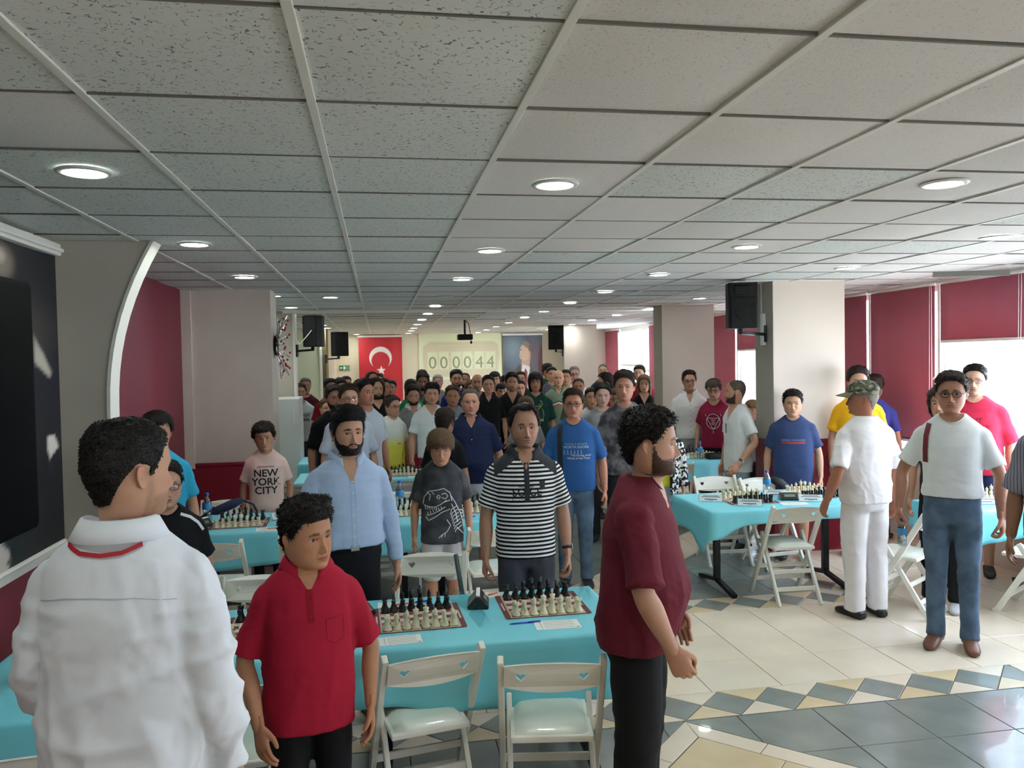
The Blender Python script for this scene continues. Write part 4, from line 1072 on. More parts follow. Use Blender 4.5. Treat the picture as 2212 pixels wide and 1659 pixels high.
def head_grid(nr, nc, kmax=23.0, dense=True):
    """rows (knot parameter) and columns (angle, 0 = face)"""
    if dense:
        k = np.linspace(0, kmax, 400); wgt = 1+2.2*G(k-7.2, 1.3)+2.0*G(k-11.6, 1.2)+.8*G(k-9.5, 1.5); cdf = np.cumsum(wgt); cdf = (cdf-cdf[0])/(cdf[-1]-cdf[0])
        ks = np.interp(np.linspace(0, 1, nr), cdf, k)
        a = np.linspace(-PI, PI, 721); wg = 1+3.2*G(a, .62); cd = np.cumsum(wg); cd = (cd-cd[0])/(cd[-1]-cd[0]); th = np.interp(np.linspace(0, 1, nc+1)[:-1], cd, a)
    else:
        ks = np.linspace(0, kmax, nr); th = np.linspace(-PI, PI, nc+1)[:-1]
    K, T = np.meshgrid(ks, th, indexing='ij'); return K.ravel(), T.ravel()
def head_pts(K, T, face=True, f=None):
    f = f or {}
    q = hk(K); z, W, F_, B = q.T; c = np.cos(T); s = np.sin(T)
    wj = f.get('jaw', 1.0); W = W*1.02*np.where(z < -.02, 1+(wj-1)*sstep((-z-.02)/.05)*sstep((.125+z)/.02), 1)
    fat = f.get('fat', 0); W = W+fat*.010*G(z+.055, .04)+fat*.012*sstep((-z-.10)/.03); F_ = F_+fat*.016*G(z+.115, .016)
    x = W*np.sign(s)*np.abs(s)**.93; y = np.where(c > 0, -F_*c, -B*c)
    P = np.stack([x, y, z], -1)
    if not face: return P
    fr = sstep(c*3); ax = np.abs(x); D = np.zeros(len(x))
    nz = np.interp(z, [-.056, -.051, -.046, -.039, -.030, -.015, .006, .016], [0, .006, .017, .0235, .020, .012, .003, 0])*f.get('nose', 1)
    ns = np.interp(z, [-.05, -.04, -.01, .01], [.0105, .0105, .0068, .006])
    D += nz*np.exp(-np.abs(x/ns)**2.2)
    D += .0085*G(ax-.0125, .0055)*G(z+.0435, .0065)
    D -= .0095*G(ax-.030, .016)*G(z-.001, .0125)
    D -= .0035*G(ax-.017, .007)*G(z-.004, .010)
    D += f.get('brow', 1)*.0045*G(ax-.026, .022)*G(z-.0215, .0075)
    D += .004*G(ax-.045, .016)*G(z+.026, .015)
    D -= .0025*G(ax-.044, .014)*G(z+.062, .018)
    D += .0035*G(x, .028)*G(z+.067, .013)
    D += .0050*G(x, .016)*G(z+.0622, .0038)+.0060*G(x, .0145)*G(z+.0735, .0046)
    D -= .0040*np.exp(-(x/.022)**4)*G(z+.0677, .0017)
    D -= .0035*G(x, .018)*G(z+.084, .0055)
    D += .0065*G(x, .017)*G(z+.099, .011)
    D -= .002*G(ax-.027, .004)*G(z+.056, .014)         # nose-mouth fold
    D += .0048*G(ax-.031, .0155)*G(z, .0085)           # eyelids
    al = 1-((ax-.031)/.0154)**2-((z-.0005)/np.where(z > 0, .0064, .0050))**2
    D -= .0062*sstep(al*2.2)
    P[:, 1] -= D*fr
    return P, al, fr
def face_colour(P, al, fr, K, sk, o):
    x, y, z = P.T; ax = np.abs(x); C = np.tile(np.array(lin(sk)), (len(x), 1))
    red = np.array([1.05, .80, .78]); m = (.5*G(ax-.043, .022)*G(z+.028, .02)+.45*G(x, .014)*G(z+.038, .012))*fr; C *= 1+(red-1)*m[:, None]
    lip = np.maximum(1-(x/.0245)**2-((z+.0675)/np.where(z > -.0675, .0082*(1-.18*G(x, .004)), .0098))**2, 0)
    C = blend(C, sstep(lip*2.5)*fr*.8, o.get('lip', 'A5635A'))
    C = blend(C, np.exp(-(x/.021)**4)*G(z+.0677, .0016)*fr*.7, '5A2A28')
    C = blend(C, G(ax-.0062, .0034)*G(z+.0510, .0026)*fr*.8, '3B1E18')
    hc = o.get('hc', '1C1714')
    zb = .0235-.004*((ax-.030)/.016)**2*np.where(ax > .030, 1.2, .25)
    brow = sstep(1.6*(1-((z-zb)/.0042)**2))*sstep((ax-.010)/.004)*sstep((.049-ax)/.006)
    C = blend(C, brow*fr*o.get('browa', .85), hc)
    C = blend(C, sstep(1-np.abs(al+.12)/.28)*(z > .0)*fr*.7, '2A1A16')
    C = blend(C, sstep(1-np.abs(al+.10)/.22)*(z <= 0)*fr*.25, '5A3A30')
    if not o.get('eyes'):      # far away: white and iris on the lid surface
        if o.get('closed'): C = blend(C, sstep(al*2)*.25*fr, '6A4538')
        else:
            C = blend(C, sstep(al*3)*fr, 'B8ABA4'); C = blend(C, sstep((1-((ax-.031)/.0062)**2-(z/.0062)**2)*3)*sstep(al*4)*fr, '20140F')
    st = o.get('stub', 0)
    if st:
        m = sstep((-z-.042-.0-np.maximum(0, np.abs(np.arctan2(x, -y))-.4)*.012)/.014)*sstep((z+.128)/.014)*sstep((1.5-np.abs(np.arctan2(x, -y)))/.5)
        side = sstep((np.abs(np.arctan2(x, -y))-1.12-.0)/.2+(-z-.05)*12)*sstep((-z+.0)/.01)*sstep((z+.125)/.01)*sstep((1.50-np.abs(np.arctan2(x, -y)))/.12)
        C = blend(C, np.maximum(m, side)*(1-sstep(lip*3))*(1-.8*G(x, .05)*sstep((z+.053)/.006))*st*(.85+.15*pnoise(P, 900, 3)), hc)
    return C

def grid_faces(nr, nc):
    i = np.arange(nr*nc).reshape(nr, nc); j = np.roll(i, -1, axis=1)
    return np.stack([i[:-1], j[:-1], j[1:], i[1:]], -1).reshape(-1, 4)[:, ::-1]

def ear(side):
    n, m = 12, 20; V = []
    for a in range(n+1):
        ph = PI*a/n
        for b in range(m):
            t = 2*PI*b/m; r = math.sin(ph)
            ex = r*math.cos(t); ez = r*math.sin(t); ey = math.cos(ph)
            rim = max(0, math.hypot(ex, ez)); dip = -.0045*math.exp(-((rim-.35)/.32)**2)*(1 if ey > 0 else 0)
            wz = .030*(1-.18*(ez < 0)); wx = .0175*(1.0+.25*ez)
            V.append((ex*wx+.004*ez, ey*.0052+dip, ez*wz))
    V = np.array(V); a = .50
    # local: x -> backwards, y -> outwards
    X = V[:, 1]*math.cos(a)+V[:, 0]*math.sin(a); Y = V[:, 0]*math.cos(a)-V[:, 1]*math.sin(a)
    P = np.stack([side*(.0765+X+.002), Y+.010, V[:, 2]-.012], -1)
    F = [(k*m+b, k*m+(b+1) % m, (k+1)*m+(b+1) % m, (k+1)*m+b) for k in range(n) for b in range(m)]
    return P, (F if side < 0 else [f[::-1] for f in F])
EARS = {s: ear(s) for s in (-1, 1)}

def remesh(V, F, vox, smooth=4, fac=.5, dec=None):
    me = bpy.data.meshes.new('t'); me.from_pydata([tuple(map(float, v)) for v in V], [], [tuple(map(int, f)) for f in F]); me.update()
    o = bpy.data.objects.new('t', me); COL.objects.link(o)
    md = o.modifiers.new('r', 'REMESH'); md.mode = 'VOXEL'; md.voxel_size = vox; md.adaptivity = 0
    if smooth: ms = o.modifiers.new('s', 'SMOOTH'); ms.iterations = smooth; ms.factor = fac
    if dec: o.modifiers.new('d', 'DECIMATE').ratio = dec
    dg = bpy.context.evaluated_depsgraph_get(); dg.update(); ev = o.evaluated_get(dg); m = ev.to_mesh()
    n = len(m.vertices); A = np.empty(n*3, np.float32); m.vertices.foreach_get('co', A); A = A.reshape(-1, 3)
    L = np.empty(len(m.loops), np.int32); m.loops.foreach_get('vertex_index', L)
    tot = np.empty(len(m.polygons), np.int32); m.polygons.foreach_get('loop_total', tot)
    Fq = L.reshape(-1, 4) if (tot == 4).all() else None
    if Fq is None:
        Fq = [tuple(p.vertices) for p in m.polygons]
    o.to_mesh_clear(); bpy.data.objects.remove(o); bpy.data.meshes.remove(me)
    return A.astype(float), Fq
def vnormals(V, F):
    F = np.asarray(F); a = V[F[:, 0]]; b = V[F[:, 1]]; c = V[F[:, 2]]; d = V[F[:, 3]]; n = np.cross(c-a, d-b); N = np.zeros_like(V)
    for k in range(4): np.add.at(N, F[:, k], n)
    return N/(np.linalg.norm(N, axis=1)[:, None]+1e-12)

class JV:
    def __init__(s): s.V = []; s.F = []; s.n = 0
    def add(s, V, F):
        s.V.append(np.asarray(V, float)); s.F += [tuple(int(i)+s.n for i in f) for f in F]; s.n += len(V)
    def get(s): return np.concatenate(s.V), s.F
def ellring(x, y, z, a, bf, bb, n=28, e=2.3):
    t = np.arange(n)*2*PI/n; c = np.cos(t); s = np.sin(t)
    X = x+a*np.sign(s)*np.abs(s)**(2/e); Y = y+np.where(c > 0, -bf, bb)*np.abs(c)**(2/e)
    return np.stack([X, Y, np.full(n, z)], -1)
def loft(rings):
    n = len(rings[0]); V = np.concatenate(rings); k = len(rings)
    F = [(i*n+j, i*n+(j+1) % n, (i+1)*n+(j+1) % n, (i+1)*n+j) for i in range(k-1) for j in range(n)]
    F.append(tuple(range(n-1, -1, -1))); F.append(tuple((k-1)*n+j for j in range(n))); return V, F
def cr(P, n):
    """smooth path through points (with radii as extra columns)"""
    P = np.array(P, float); out = []
    for i in range(len(P)-1):
        p0, p1, p2, p3 = P[max(i-1, 0)], P[i], P[i+1], P[min(i+2, len(P)-1)]
        for k in range(n):
            f = k/n; out.append(p1+.5*f*(p2-p0+f*(2*p0-5*p1+4*p2-p3+f*(3*(p1-p2)+p3-p0))))
    out.append(P[-1]); return np.array(out)
def limb(pts, n=12, sq=1.0, k=4, ref=(0, 1, 0)):
    Q = cr(pts, k); return tube(Q[:, :3], list(Q[:, 3]), n, sq, ref)

# hands: palm faces -X for the figure's right... built once, used mirrored
def make_hand(curl, vox, spread=0.0):
    J = JV()
    J.add(*limb([(0, 0, .03, .030), (0, 0, .0, .0295), (0, -.001, -.03, .034), (0, -.001, -.065, .038), (0, 0, -.088, .036), (0, 0, -.098, .026)], 14, .44, 4, (1, 0, 0)))
    for k, (y, L, r, z) in enumerate(((-.029, .070, .0088, -.088), (-.0095, .078, .0092, -.093), (.0105, .073, .0088, -.091), (.029, .057, .0078, -.084))):
        a = 0; p = Vector((0, y*.9, z+.02)); pts = [(*p, r*1.1)]; p = Vector((0, y, z)); pts.append((*p, r*1.06))
        for s, (f, c) in enumerate(((.44, .7), (.31, 1.1), (.25, .8))):
            a += curl*c*(1+.12*k); d = Vector((-math.sin(a), spread*y*3, -math.cos(a))); p = p+d*L*f; pts.append((*p, r*(1-.07*(s+1))))
        J.add(*limb(pts, 10, 1, 3))
    tc = .35+curl*.5
    J.add(*limb([(-.004, -.018, -.020, .014), (-.010, -.036, -.045, .0125), (-.016-.012*curl, -.046, -.070, .0105), (-.022-.026*curl, -.045+.012*curl, -.094, .0085), (-.024-.03*curl, -.043+.016*curl, -.101, .006)], 10, 1, 3))
    V, F = J.get(); return remesh(V, F, vox, 2, .5, .22)
HANDS = {}
def hand(curl, near):
    k = (curl, near)
    if k not in HANDS: HANDS[k] = make_hand(curl, .0030 if near == 2 else .0040 if near else .0052)
    return HANDS[k]

def rotm(yaw=0, pitch=0, roll=0):
    return np.array(Matrix.Rotation(yaw, 3, 'Z') @ Matrix.Rotation(pitch, 3, 'X') @ Matrix.Rotation(roll, 3, 'Y'))
def frame_to(d, ref=(0, -1, 0)):
    """matrix whose -Z column points along d and whose -Y is near ref"""
    z = -np.array(d, float); z /= np.linalg.norm(z); y = -np.array(ref, float); y -= z*(y @ z); y /= np.linalg.norm(y); x = np.cross(y, z); return np.stack([x, y, z], 1)

CLOTHES = {}
def fabric(col, rough=.85, kind=None, c2=None):
    k = 'fabric_%s_%s_%s' % (col, kind, c2)
    if k in MATS: return MATS[k]
    m = mat(k, col, rough, noise=.05, nscale=9, bump=.12, bscale=600, spec=.25)
    if kind:
        t = m.node_tree; L = t.links; p = t.nodes['Principled BSDF']; src = p.inputs['Base Color'].links[0].from_socket
        tc = t.nodes.new('ShaderNodeTexCoord'); sp = t.nodes.new('ShaderNodeSeparateXYZ'); L.new(tc.outputs['Object'], sp.inputs[0])
        def math_(op, a, b=None):
            n = t.nodes.new('ShaderNodeMath'); n.operation = op
            (L.new(a, n.inputs[0]) if not isinstance(a, (int, float)) else setattr(n.inputs[0], 'default_value', a))
            if b is not None: (L.new(b, n.inputs[1]) if not isinstance(b, (int, float)) else setattr(n.inputs[1], 'default_value', b))
            return n.outputs[0]
        def mixc(f, c):
            nonlocal src
            mx = t.nodes.new('ShaderNodeMix'); mx.data_type = 'RGBA'; L.new(f, mx.inputs['Factor']); L.new(src, mx.inputs['A']); mx.inputs['B'].default_value = (*lin(c), 1); src = mx.outputs['Result']
        if kind == 'stripes':                           # horizontal black bands, tilted with the sleeves
            ax = math_('ABSOLUTE', sp.outputs['X']); o_ = math_('MULTIPLY', math_('MAXIMUM', math_('SUBTRACT', ax, .165), 0.0), -.35)
            zz_ = math_('ADD', sp.outputs['Z'], o_); s_ = math_('GREATER_THAN', math_('SINE', math_('MULTIPLY', zz_, 2*PI/.0235)), -.05); mixc(s_, c2)
            pan = math_('MULTIPLY', math_('GREATER_THAN', math_('ADD', sp.outputs['Z'], math_('MULTIPLY', ax, .85)), 1.470), math_('LESS_THAN', ax, .182)); mixc(pan, '3A3C42')
        elif kind == 'stripe_thin':
            s_ = math_('GREATER_THAN', math_('SINE', math_('MULTIPLY', sp.outputs['X'], 2*PI/.018)), .75); mixc(s_, c2)
        elif kind == 'plaid':
            a = math_('GREATER_THAN', math_('SINE', math_('MULTIPLY', sp.outputs['Z'], 2*PI/.035)), .3); b = math_('GREATER_THAN', math_('SINE', math_('MULTIPLY', sp.outputs['X'], 2*PI/.035)), .3)
            mixc(math_('MULTIPLY', math_('ADD', a, b), .4), c2)
        elif kind in ('camo', 'spots', 'dye', 'flowers'):
            n = t.nodes.new('ShaderNodeTexNoise'); n.inputs['Scale'].default_value = {'camo': 26, 'spots': 120, 'dye': 9, 'flowers': 34}[kind]; n.inputs['Detail'].default_value = 2 if kind != 'spots' else 0
            L.new(tc.outputs['Object'], n.inputs['Vector']); r = t.nodes.new('ShaderNodeMapRange'); r.inputs['From Min'].default_value = .50 if kind != 'dye' else .40; r.inputs['From Max'].default_value = .53 if kind != 'dye' else .62
            L.new(n.outputs[0], r.inputs['Value']); mixc(r.outputs[0], c2)
            if kind == 'camo':
                n = t.nodes.new('ShaderNodeTexNoise'); n.inputs['Scale'].default_value = 31; L.new(tc.outputs['Object'], n.inputs['Vector']); n.noise_dimensions = '4D'; n.inputs['W'].default_value = 5
                r = t.nodes.new('ShaderNodeMapRange'); r.inputs['From Min'].default_value = .55; r.inputs['From Max'].default_value = .57; L.new(n.outputs[0], r.inputs['Value']); mixc(r.outputs[0], '8D8B80')
        elif kind == 'dip':                              # white above, yellow below
            r = t.nodes.new('ShaderNodeMapRange'); r.inputs['From Min'].default_value = 1.16; r.inputs['From Max'].default_value = 1.00; L.new(sp.outputs['Z'], r.inputs['Value']); mixc(r.outputs[0], c2)
        elif kind == 'chest':                            # three bands over the chest
            for lo, hi, c in ((1.335, 1.350, '1F3350'), (1.305, 1.334, 'D8D4C4'), (1.285, 1.304, 'C85A32')):
                zz_ = math_('ADD', sp.outputs['Z'], math_('MULTIPLY', math_('ABSOLUTE', sp.outputs['X']), .35)); ok = math_('MULTIPLY', math_('GREATER_THAN', zz_, lo), math_('LESS_THAN', zz_, hi)); mixc(math_('MULTIPLY', ok, math_('LESS_THAN', math_('ABSOLUTE', sp.outputs['X']), .19)), c)
        elif kind == 'bottomred':
            pass
        L.new(src, p.inputs['Base Color'])
    return m

class Person:
    pass
EYE = None
def eye_mesh():
    n, m = 12, 16; V = []; C = []
    for a in range(n+1):
        ph = PI*a/n
        for b in range(m):
            t = 2*PI*b/m; V.append((.012*math.sin(ph)*math.cos(t), -.012*math.cos(ph), .012*math.sin(ph)*math.sin(t)))
            r = .012*math.sin(ph); front = ph < PI/2
            C.append(lin('0A0706') if front and r < .0026 else lin('24150D') if front and r < .0064 else lin('C9C0BA'))
    F = [(k*m+b, (k+1)*m+b, (k+1)*m+(b+1) % m, k*m+(b+1) % m) for k in range(n) for b in range(m)]
    me = mesh_from(V, F, True, [mat('eye_surface', attr='Col', rough=.12)], col=C); me.name = 'eye'; return me

def person(label, x, y, h, rz=0.0, near=0, sk='B98A6E', head=None, hair=('short', '1C1714'), top=None, bottom=None, shoes='1E1E20', build=0.0, belly=0.0,
           kid=0.0, fem=0.0, yaw=0.0, pitch=0.0, roll=0.0, arms=None, face=None, beard=None, glasses=None, extra=None, group=None, curl=.35, lean=0.0):
    """rz: where the body faces (0 = toward -Y); near 2 / 1 / 0 sets how fine it is"""
    P = Person(); s = h/1.75; hs = s*(1.045+.15*kid)             # children have the larger head
    root = thing('person', label, 'person', (x, y, 0), math.radians(rz), group)
    P.root = root; P.s = s
    face = dict(face or {}); hc = hair[1]; face.setdefault('hc', hc); face['eyes'] = near >= 1 and not face.get('closed')
    # ---- head + neck + chest skin
    nr, nc = ((100, 110), (66, 72), (44, 44))[2-near]
    K, T = head_grid(nr, nc); Q, al, fr = head_pts(K, T, True, face)
    C = face_colour(Q, al, fr, K, sk, face)
    J = JV(); J.add(Q, grid_faces(nr, nc)); cols = [C]
    base = np.array(lin(sk)); ecol = base*np.array([1.02, .90, .88])
    for e in (-1, 1): EP, EF = EARS[e]; J.add(EP, EF); cols.append(np.tile(ecol, (len(EP), 1)))
    V, F = J.get(); nh = len(V)
    zc = 1.75*s-.117*hs                                        # eye level in the body
    HR = rotm(math.radians(yaw), math.radians(pitch), math.radians(roll))
    piv = np.array([0, .012, -.135])
    neck = 1.47*s
    def place(V, rigid=False):
        V = np.asarray(V, float); w_ = np.ones(len(V)) if rigid else sstep((V[:, 2]+.185)/.075)
        W_ = V.copy(); R_ = (V-piv) @ HR.T+piv
        W_ = V+(R_-V)*w_[:, None]
        sc = hs+(0 if rigid else 0)
        out = W_*sc; out[:, 2] += zc; out[:, 1] += -.012*s+lean*.9*s
        return out
    P.place = place; P.HR = HR; P.zc = zc; P.hs = hs
    V = place(V)
    B = JV(); B.add(V, F)
    # ---- measures
    bw = 1+.16*build; m_sh = 1-.10*fem-.05*kid; wid = lambda a: a*s*bw
    yc = .012*s
    def tor(z, a, bf, bb, o=0.0, dy=0.0):
        g_ = belly*math.exp(-((z-1.04)/.15)**2)
        shz = m_sh if z > 1.22 else 1+.03*fem
        zl = z*s; k_ = lean*max(0, (z-.9))/.8
        return ellring(0, yc+(dy+k_)*s, zl, wid(a*shz)+g_*.05*s+o, (bf*(1+.10*build)+g_*.13+.015*fem*math.exp(-((z-1.27)/.07)**2))*s+o, (bb*(1+.12*build)+g_*.02)*s+o)
    core = [(.86, .150, .098, .100), (.95, .160, .105, .112), (1.06, .148, .100, .092), (1.20, .160, .110, .095), (1.32, .168, .112, .105), (1.40, .155, .092, .10), (1.435, .115, .072, .088), (1.455, .08, .052, .075)]
    if near: V2, F2 = loft([tor(*c, o=0) for c in core]); B.add(V2, F2); cols.append(np.tile(base, (len(V2), 1)))
    # ---- arms
    A = {}
    for sd, nm in ((-1, 'r'), (1, 'l')):
        d = dict(sh=(.158*m_sh*(1+.12*build), .012, 1.366), el=(.222*(1+.16*build)+.035*belly, .028, 1.105), wr=(.236*(1+.16*build)+.045*belly, -.02, .862), ref=(0, -1, 0), curl=curl)
        if arms and nm in arms:
            for kk, vv in arms[nm].items(): d[kk] = vv
        A[nm] = d
        sh = np.array(d['sh']); el = np.array(d['el']); wr = np.array(d['wr']); ad = lean*.6
        pts = [(sh[0], sh[1]+ad, sh[2], .046), ((sh[0]*.5+el[0]*.5), (sh[1]+el[1])/2+ad, (sh[2]+el[2])/2, .044), (el[0], el[1]+ad*.6, el[2], .037), (el[0]*.62+wr[0]*.38, el[1]*.62+wr[1]*.38+ad*.4, el[2]*.62+wr[2]*.38, .0385), (el[0]*.2+wr[0]*.8, el[1]*.2+wr[1]*.8+ad*.3, el[2]*.2+wr[2]*.8, .028), (wr[0], wr[1]+ad*.3, wr[2], .0245)]
        th_ = (1-.15*fem-.12*kid)*(1+.22*build)
        if top and top[0] == 'long': pts = [(a, b, c, r*(.78 if q < 5 else 1)) for q, (a, b, c, r) in enumerate(pts)]
        pts = [(a*s*sd, b*s, c*s, r*s*th_) for a, b, c, r in pts]
        d_ = np.array(pts[-1][:3])-np.array(pts[-3][:3]); d_ /= np.linalg.norm(d_); q_ = np.array(pts[-1][:3]); pe = pts+[(*(q_+d_*.022*s), .015*s*th_)]
        V2, F2 = limb(pe, 16 if near else 10, .95, 4); 
        if sd < 0: pass
        B.add(V2, F2); cols.append(np.tile(base, (len(V2), 1)))
        hd = (np.array(pts[-1][:3])-np.array(pts[2][:3])); hd = hd/np.linalg.norm(hd)
        if 'hand' in d: hd = np.array(d['hand'], float)*np.array([sd, 1, 1])
        HV, HF = hand(d['curl'], near)
        HV = HV*np.array([1 if sd > 0 else -1, 1, 1])*s*(1-.08*fem)*(1+.06*build)*(1.04 if near else 1.08)
        if sd < 0: HF = np.asarray(HF)[:, ::-1] if isinstance(HF, np.ndarray) else [f[::-1] for f in HF]
        M_ = frame_to(hd, d['ref']); HV = HV @ M_.T+np.array(pts[-1][:3])+M_ @ np.array([0, 0, .006*s])
        B.add(HV, HF); cols.append(np.tile(base*np.array([1.0, .93, .92]), (len(HV), 1)))
        P.__dict__['wr_'+nm] = np.array(pts[-1][:3]); P.__dict__['hd_'+nm] = M_
    # ---- legs (bare below shorts)
    bt = bottom or ('trousers', '20222A'); stance = .085
    LEG = [(.088, .0, .93, .085), (.092, -.005, .72, .072), (.094, -.005, .50, .054), (.096, .012, .36, .054), (.097, .018, .18, .038), (.098, .02, .09, .033), (.098, .01, .045, .034)]
    ft = 1+.12*build
    if bt[0] != 'trousers':
        for sd in (-1, 1):
            V2, F2 = limb([(a*s*sd, b*s, c*s, r*s*ft*(1-.08*kid)) for a, b, c, r in LEG], 14, 1, 3); B.add(V2, F2); cols.append(np.tile(base, (len(V2), 1)))
    V, F = B.get(); me = mesh_from(V, F, True, [M_skin], col=np.concatenate(cols))
    body = link('body', me, root)
    # ---- eyes
    global EYE
    if face['eyes']:
        if EYE is None: EYE = eye_mesh()
        for e in (-1, 1):
            c = place([(e*.031, -.0645, .0)], True)[0]; o = link('eye', EYE, root, c); gz = face.get('gaze', (0, 0))
            o.rotation_euler = (Matrix(HR.tolist()) @ Matrix.Rotation(math.radians(gz[0]), 3, 'Z') @ Matrix.Rotation(math.radians(gz[1]), 3, 'X')).to_euler(); o.scale = (hs, hs, hs)
    # ---- hair
    st = hair[0]; hp = dict(hair[2]) if len(hair) > 2 else {}
    if st != 'none':
        hr_, hc_ = ((70, 92), (46, 58), (32, 38))[2-near]
        K, T = head_grid(hr_, hc_, 16.2, False); Q = head_pts(K, T, False, face); a = np.abs(T)
        front = {'short': .078, 'bowl': .034, 'long': .070, 'receding': .100, 'curly': .070, 'buzz': .080, 'bald': .20, 'fringe': .048}.get(st, .075)+hp.get('front', 0)
        temple = {'receding': .085, 'bald': .03, 'bowl': .030}.get(st, .060)+hp.get('temple', 0)
        zl = np.interp(a, [0, .45, .80, 1.05, 1.25, 1.42, 1.50, 1.75, 2.1, 2.6, PI], [front, front-.002+.25*hp.get('temple', 0), temple, .040, .012, -.004+hp.get('burn', 0), .012, .020, -.020, -.075, -.083])
        if st == 'bald': zl = np.interp(a, [0, .9, 1.15, 1.4, 1.6, 2.0, 2.6, PI], [.3, .3, .06, .0, .02, -.02, -.07, -.075])
        if st == 'bowl': zl = np.interp(a, [0, .7, 1.1, 1.4, 1.8, 2.4, PI], [front, front-.004, .010, -.022, -.03, -.07, -.085])
        if st == 'long': zl = np.interp(a, [0, .5, .85, 1.1, 1.4, 2.0, PI], [front, front-.01, .035, -.02, -.10, -.16, -.17])
        m_ = (Q[:, 2]-zl)
        if st == 'bald': m_ = np.minimum(m_, .064-Q[:, 2])
        T0 = {'short': .016, 'bowl': .022, 'long': .020, 'receding': .012, 'curly': .030, 'buzz': .006, 'bald': .006, 'fringe': .020}.get(st, .015)*hp.get('vol', 1)
        T1 = {'short': .008, 'bowl': .020, 'long': .020, 'receding': .009, 'curly': .022, 'buzz': .004, 'bald': .005, 'fringe': .015}.get(st, .008)*hp.get('side', hp.get('vol', 1))
        tb = sstep((Q[:, 2]-.045)/.035); th_ = T1+(T0-T1)*tb+hp.get('quiff', 0)*G(Q[:, 2]-.100, .018)*sstep(np.cos(T)*2)
        t_ = th_*sstep((m_+.002)/.018)-.006*(1-sstep(m_/.006))-.012*sstep((-m_-.004)/.03)
        cen = np.array([0, .005, .02]); D = Q-cen; D[:, 2] *= .9; D /= np.linalg.norm(D, axis=1)[:, None]+1e-9
        am = {'curly': .0060, 'bowl': .0012, 'long': .0016, 'buzz': .0006, 'bald': .0006}.get(st, .0024)*hp.get('rough', 1)
        ang = T[:, None]*np.array([1.0]); A3 = np.stack([np.sin(T)*.09, -np.cos(T)*.09, Q[:, 2]], -1)
        if st == 'curly': nz_ = pnoise(Q, 260, 11)*.6+pnoise(Q, 430, 12)*.5
        elif st in ('bowl', 'long', 'fringe'): nz_ = pnoise(A3*np.array([1, 1, .12]), 420, 11)*.7+pnoise(A3*np.array([1, 1, .15]), 800, 12)*.4
        else: nz_ = pnoise(Q*np.array([1, .35, 1]), 300, 11)*.6+pnoise(Q*np.array([1, .4, .8]), 560, 12)*.4+pnoise(Q, 70, 14)*.5
        m_ = m_+.0035*pnoise(Q, 380, 15)
        t_ = t_+am*nz_*sstep(m_/.02)
        Q = Q+D*t_[:, None]
        H = JV(); H.add(place(Q, False), grid_faces(hr_, hc_))
        if st == 'long':
            Ln = hp.get('len', .16); rings = []
            for k in range(9):
                f_ = k/8; z_ = -.03-Ln*f_; aa = .088-.012*f_+.010*math.sin(f_*3); arc = np.linspace(1.15+.15*f_, 2*PI-1.15-.15*f_, 22)
                ro = np.stack([aa*np.sin(arc), -np.where(np.cos(arc) > 0, .07, .098)*np.cos(arc)+.004, np.full(22, z_)], -1); ri = ro*np.array([.80, .80, 1])
                rings.append(np.concatenate([ro, ri[::-1]]))
            V2, F2 = loft(rings); V2 = V2+np.stack([pnoise(V2*np.array([1, 1, .3]), 90, 5)]*2+[np.zeros(len(V2))], -1)*.0025; H.add(place(V2, False), F2)
        if near and st not in ('buzz',):
            vis = np.where(t_ > .0035)[0]
            if len(vis) > 50:
                r_ = np.random.default_rng(int(h*1000)); n_ = 2800 if near == 2 else 1000; tf_ = hp.get('tuft', 1)
                idx = r_.choice(vis, n_); O = Q[idx]; Nn = D[idx]; Ln_ = {'curly': .016, 'long': .035, 'bowl': .030, 'fringe': .030}.get(st, .019)*(1 if near == 2 else 1.2)*tf_
                comb = np.stack([.35*np.sin(O[:, 0]*60), np.full(n_, -.9 if st not in ('short',) else -.55), np.where(O[:, 2] < .06, -1.0, -.15)], -1)
                if st in ('short', 'receding', 'bald'): comb[:, 1] = np.where(O[:, 2] < .06, .4, -.6)
                if st in ('bowl', 'fringe', 'long'): comb = np.stack([O[:, 0]*7, O[:, 1]*5, np.full(n_, -1.0)], -1)
                if st == 'curly': comb = r_.normal(size=(n_, 3))
                comb = comb+r_.normal(size=(n_, 3))*.35; tg = comb-Nn*(comb*Nn).sum(1)[:, None]; tg /= np.linalg.norm(tg, axis=1)[:, None]
                sd_ = np.cross(tg, Nn); wd_ = (.0022 if near == 2 else .0036)*r_.uniform(.6, 1.3, n_)[:, None]; Lr = Ln_*r_.uniform(.6, 1.3, n_)[:, None]
                lift = {'curly': .32, 'short': .22, 'receding': .15}.get(st, .06)*tf_
                c1_ = O-Nn*.0012; c2_ = O+tg*Lr*.5+Nn*(Lr*lift+.0012); c3_ = O+tg*Lr+Nn*(Lr*(lift*.7) - Lr*Lr*3)
                Vt = np.stack([c1_-sd_*wd_, c1_+sd_*wd_, c2_-sd_*wd_*.8, c2_+sd_*wd_*.8, c3_], 1).reshape(-1, 3); b0 = np.arange(n_)[:, None]*5
                Ft = [tuple(f) for f in (b0+np.array([0, 1, 3, 2])).tolist()]+[tuple(f) for f in (b0+np.array([2, 3, 4])).tolist()]
                H.add(place(Vt, False), Ft)
        V, F = H.get(); link('hair', mesh_from(V, F, True, [hair_mat(hc)]), root)
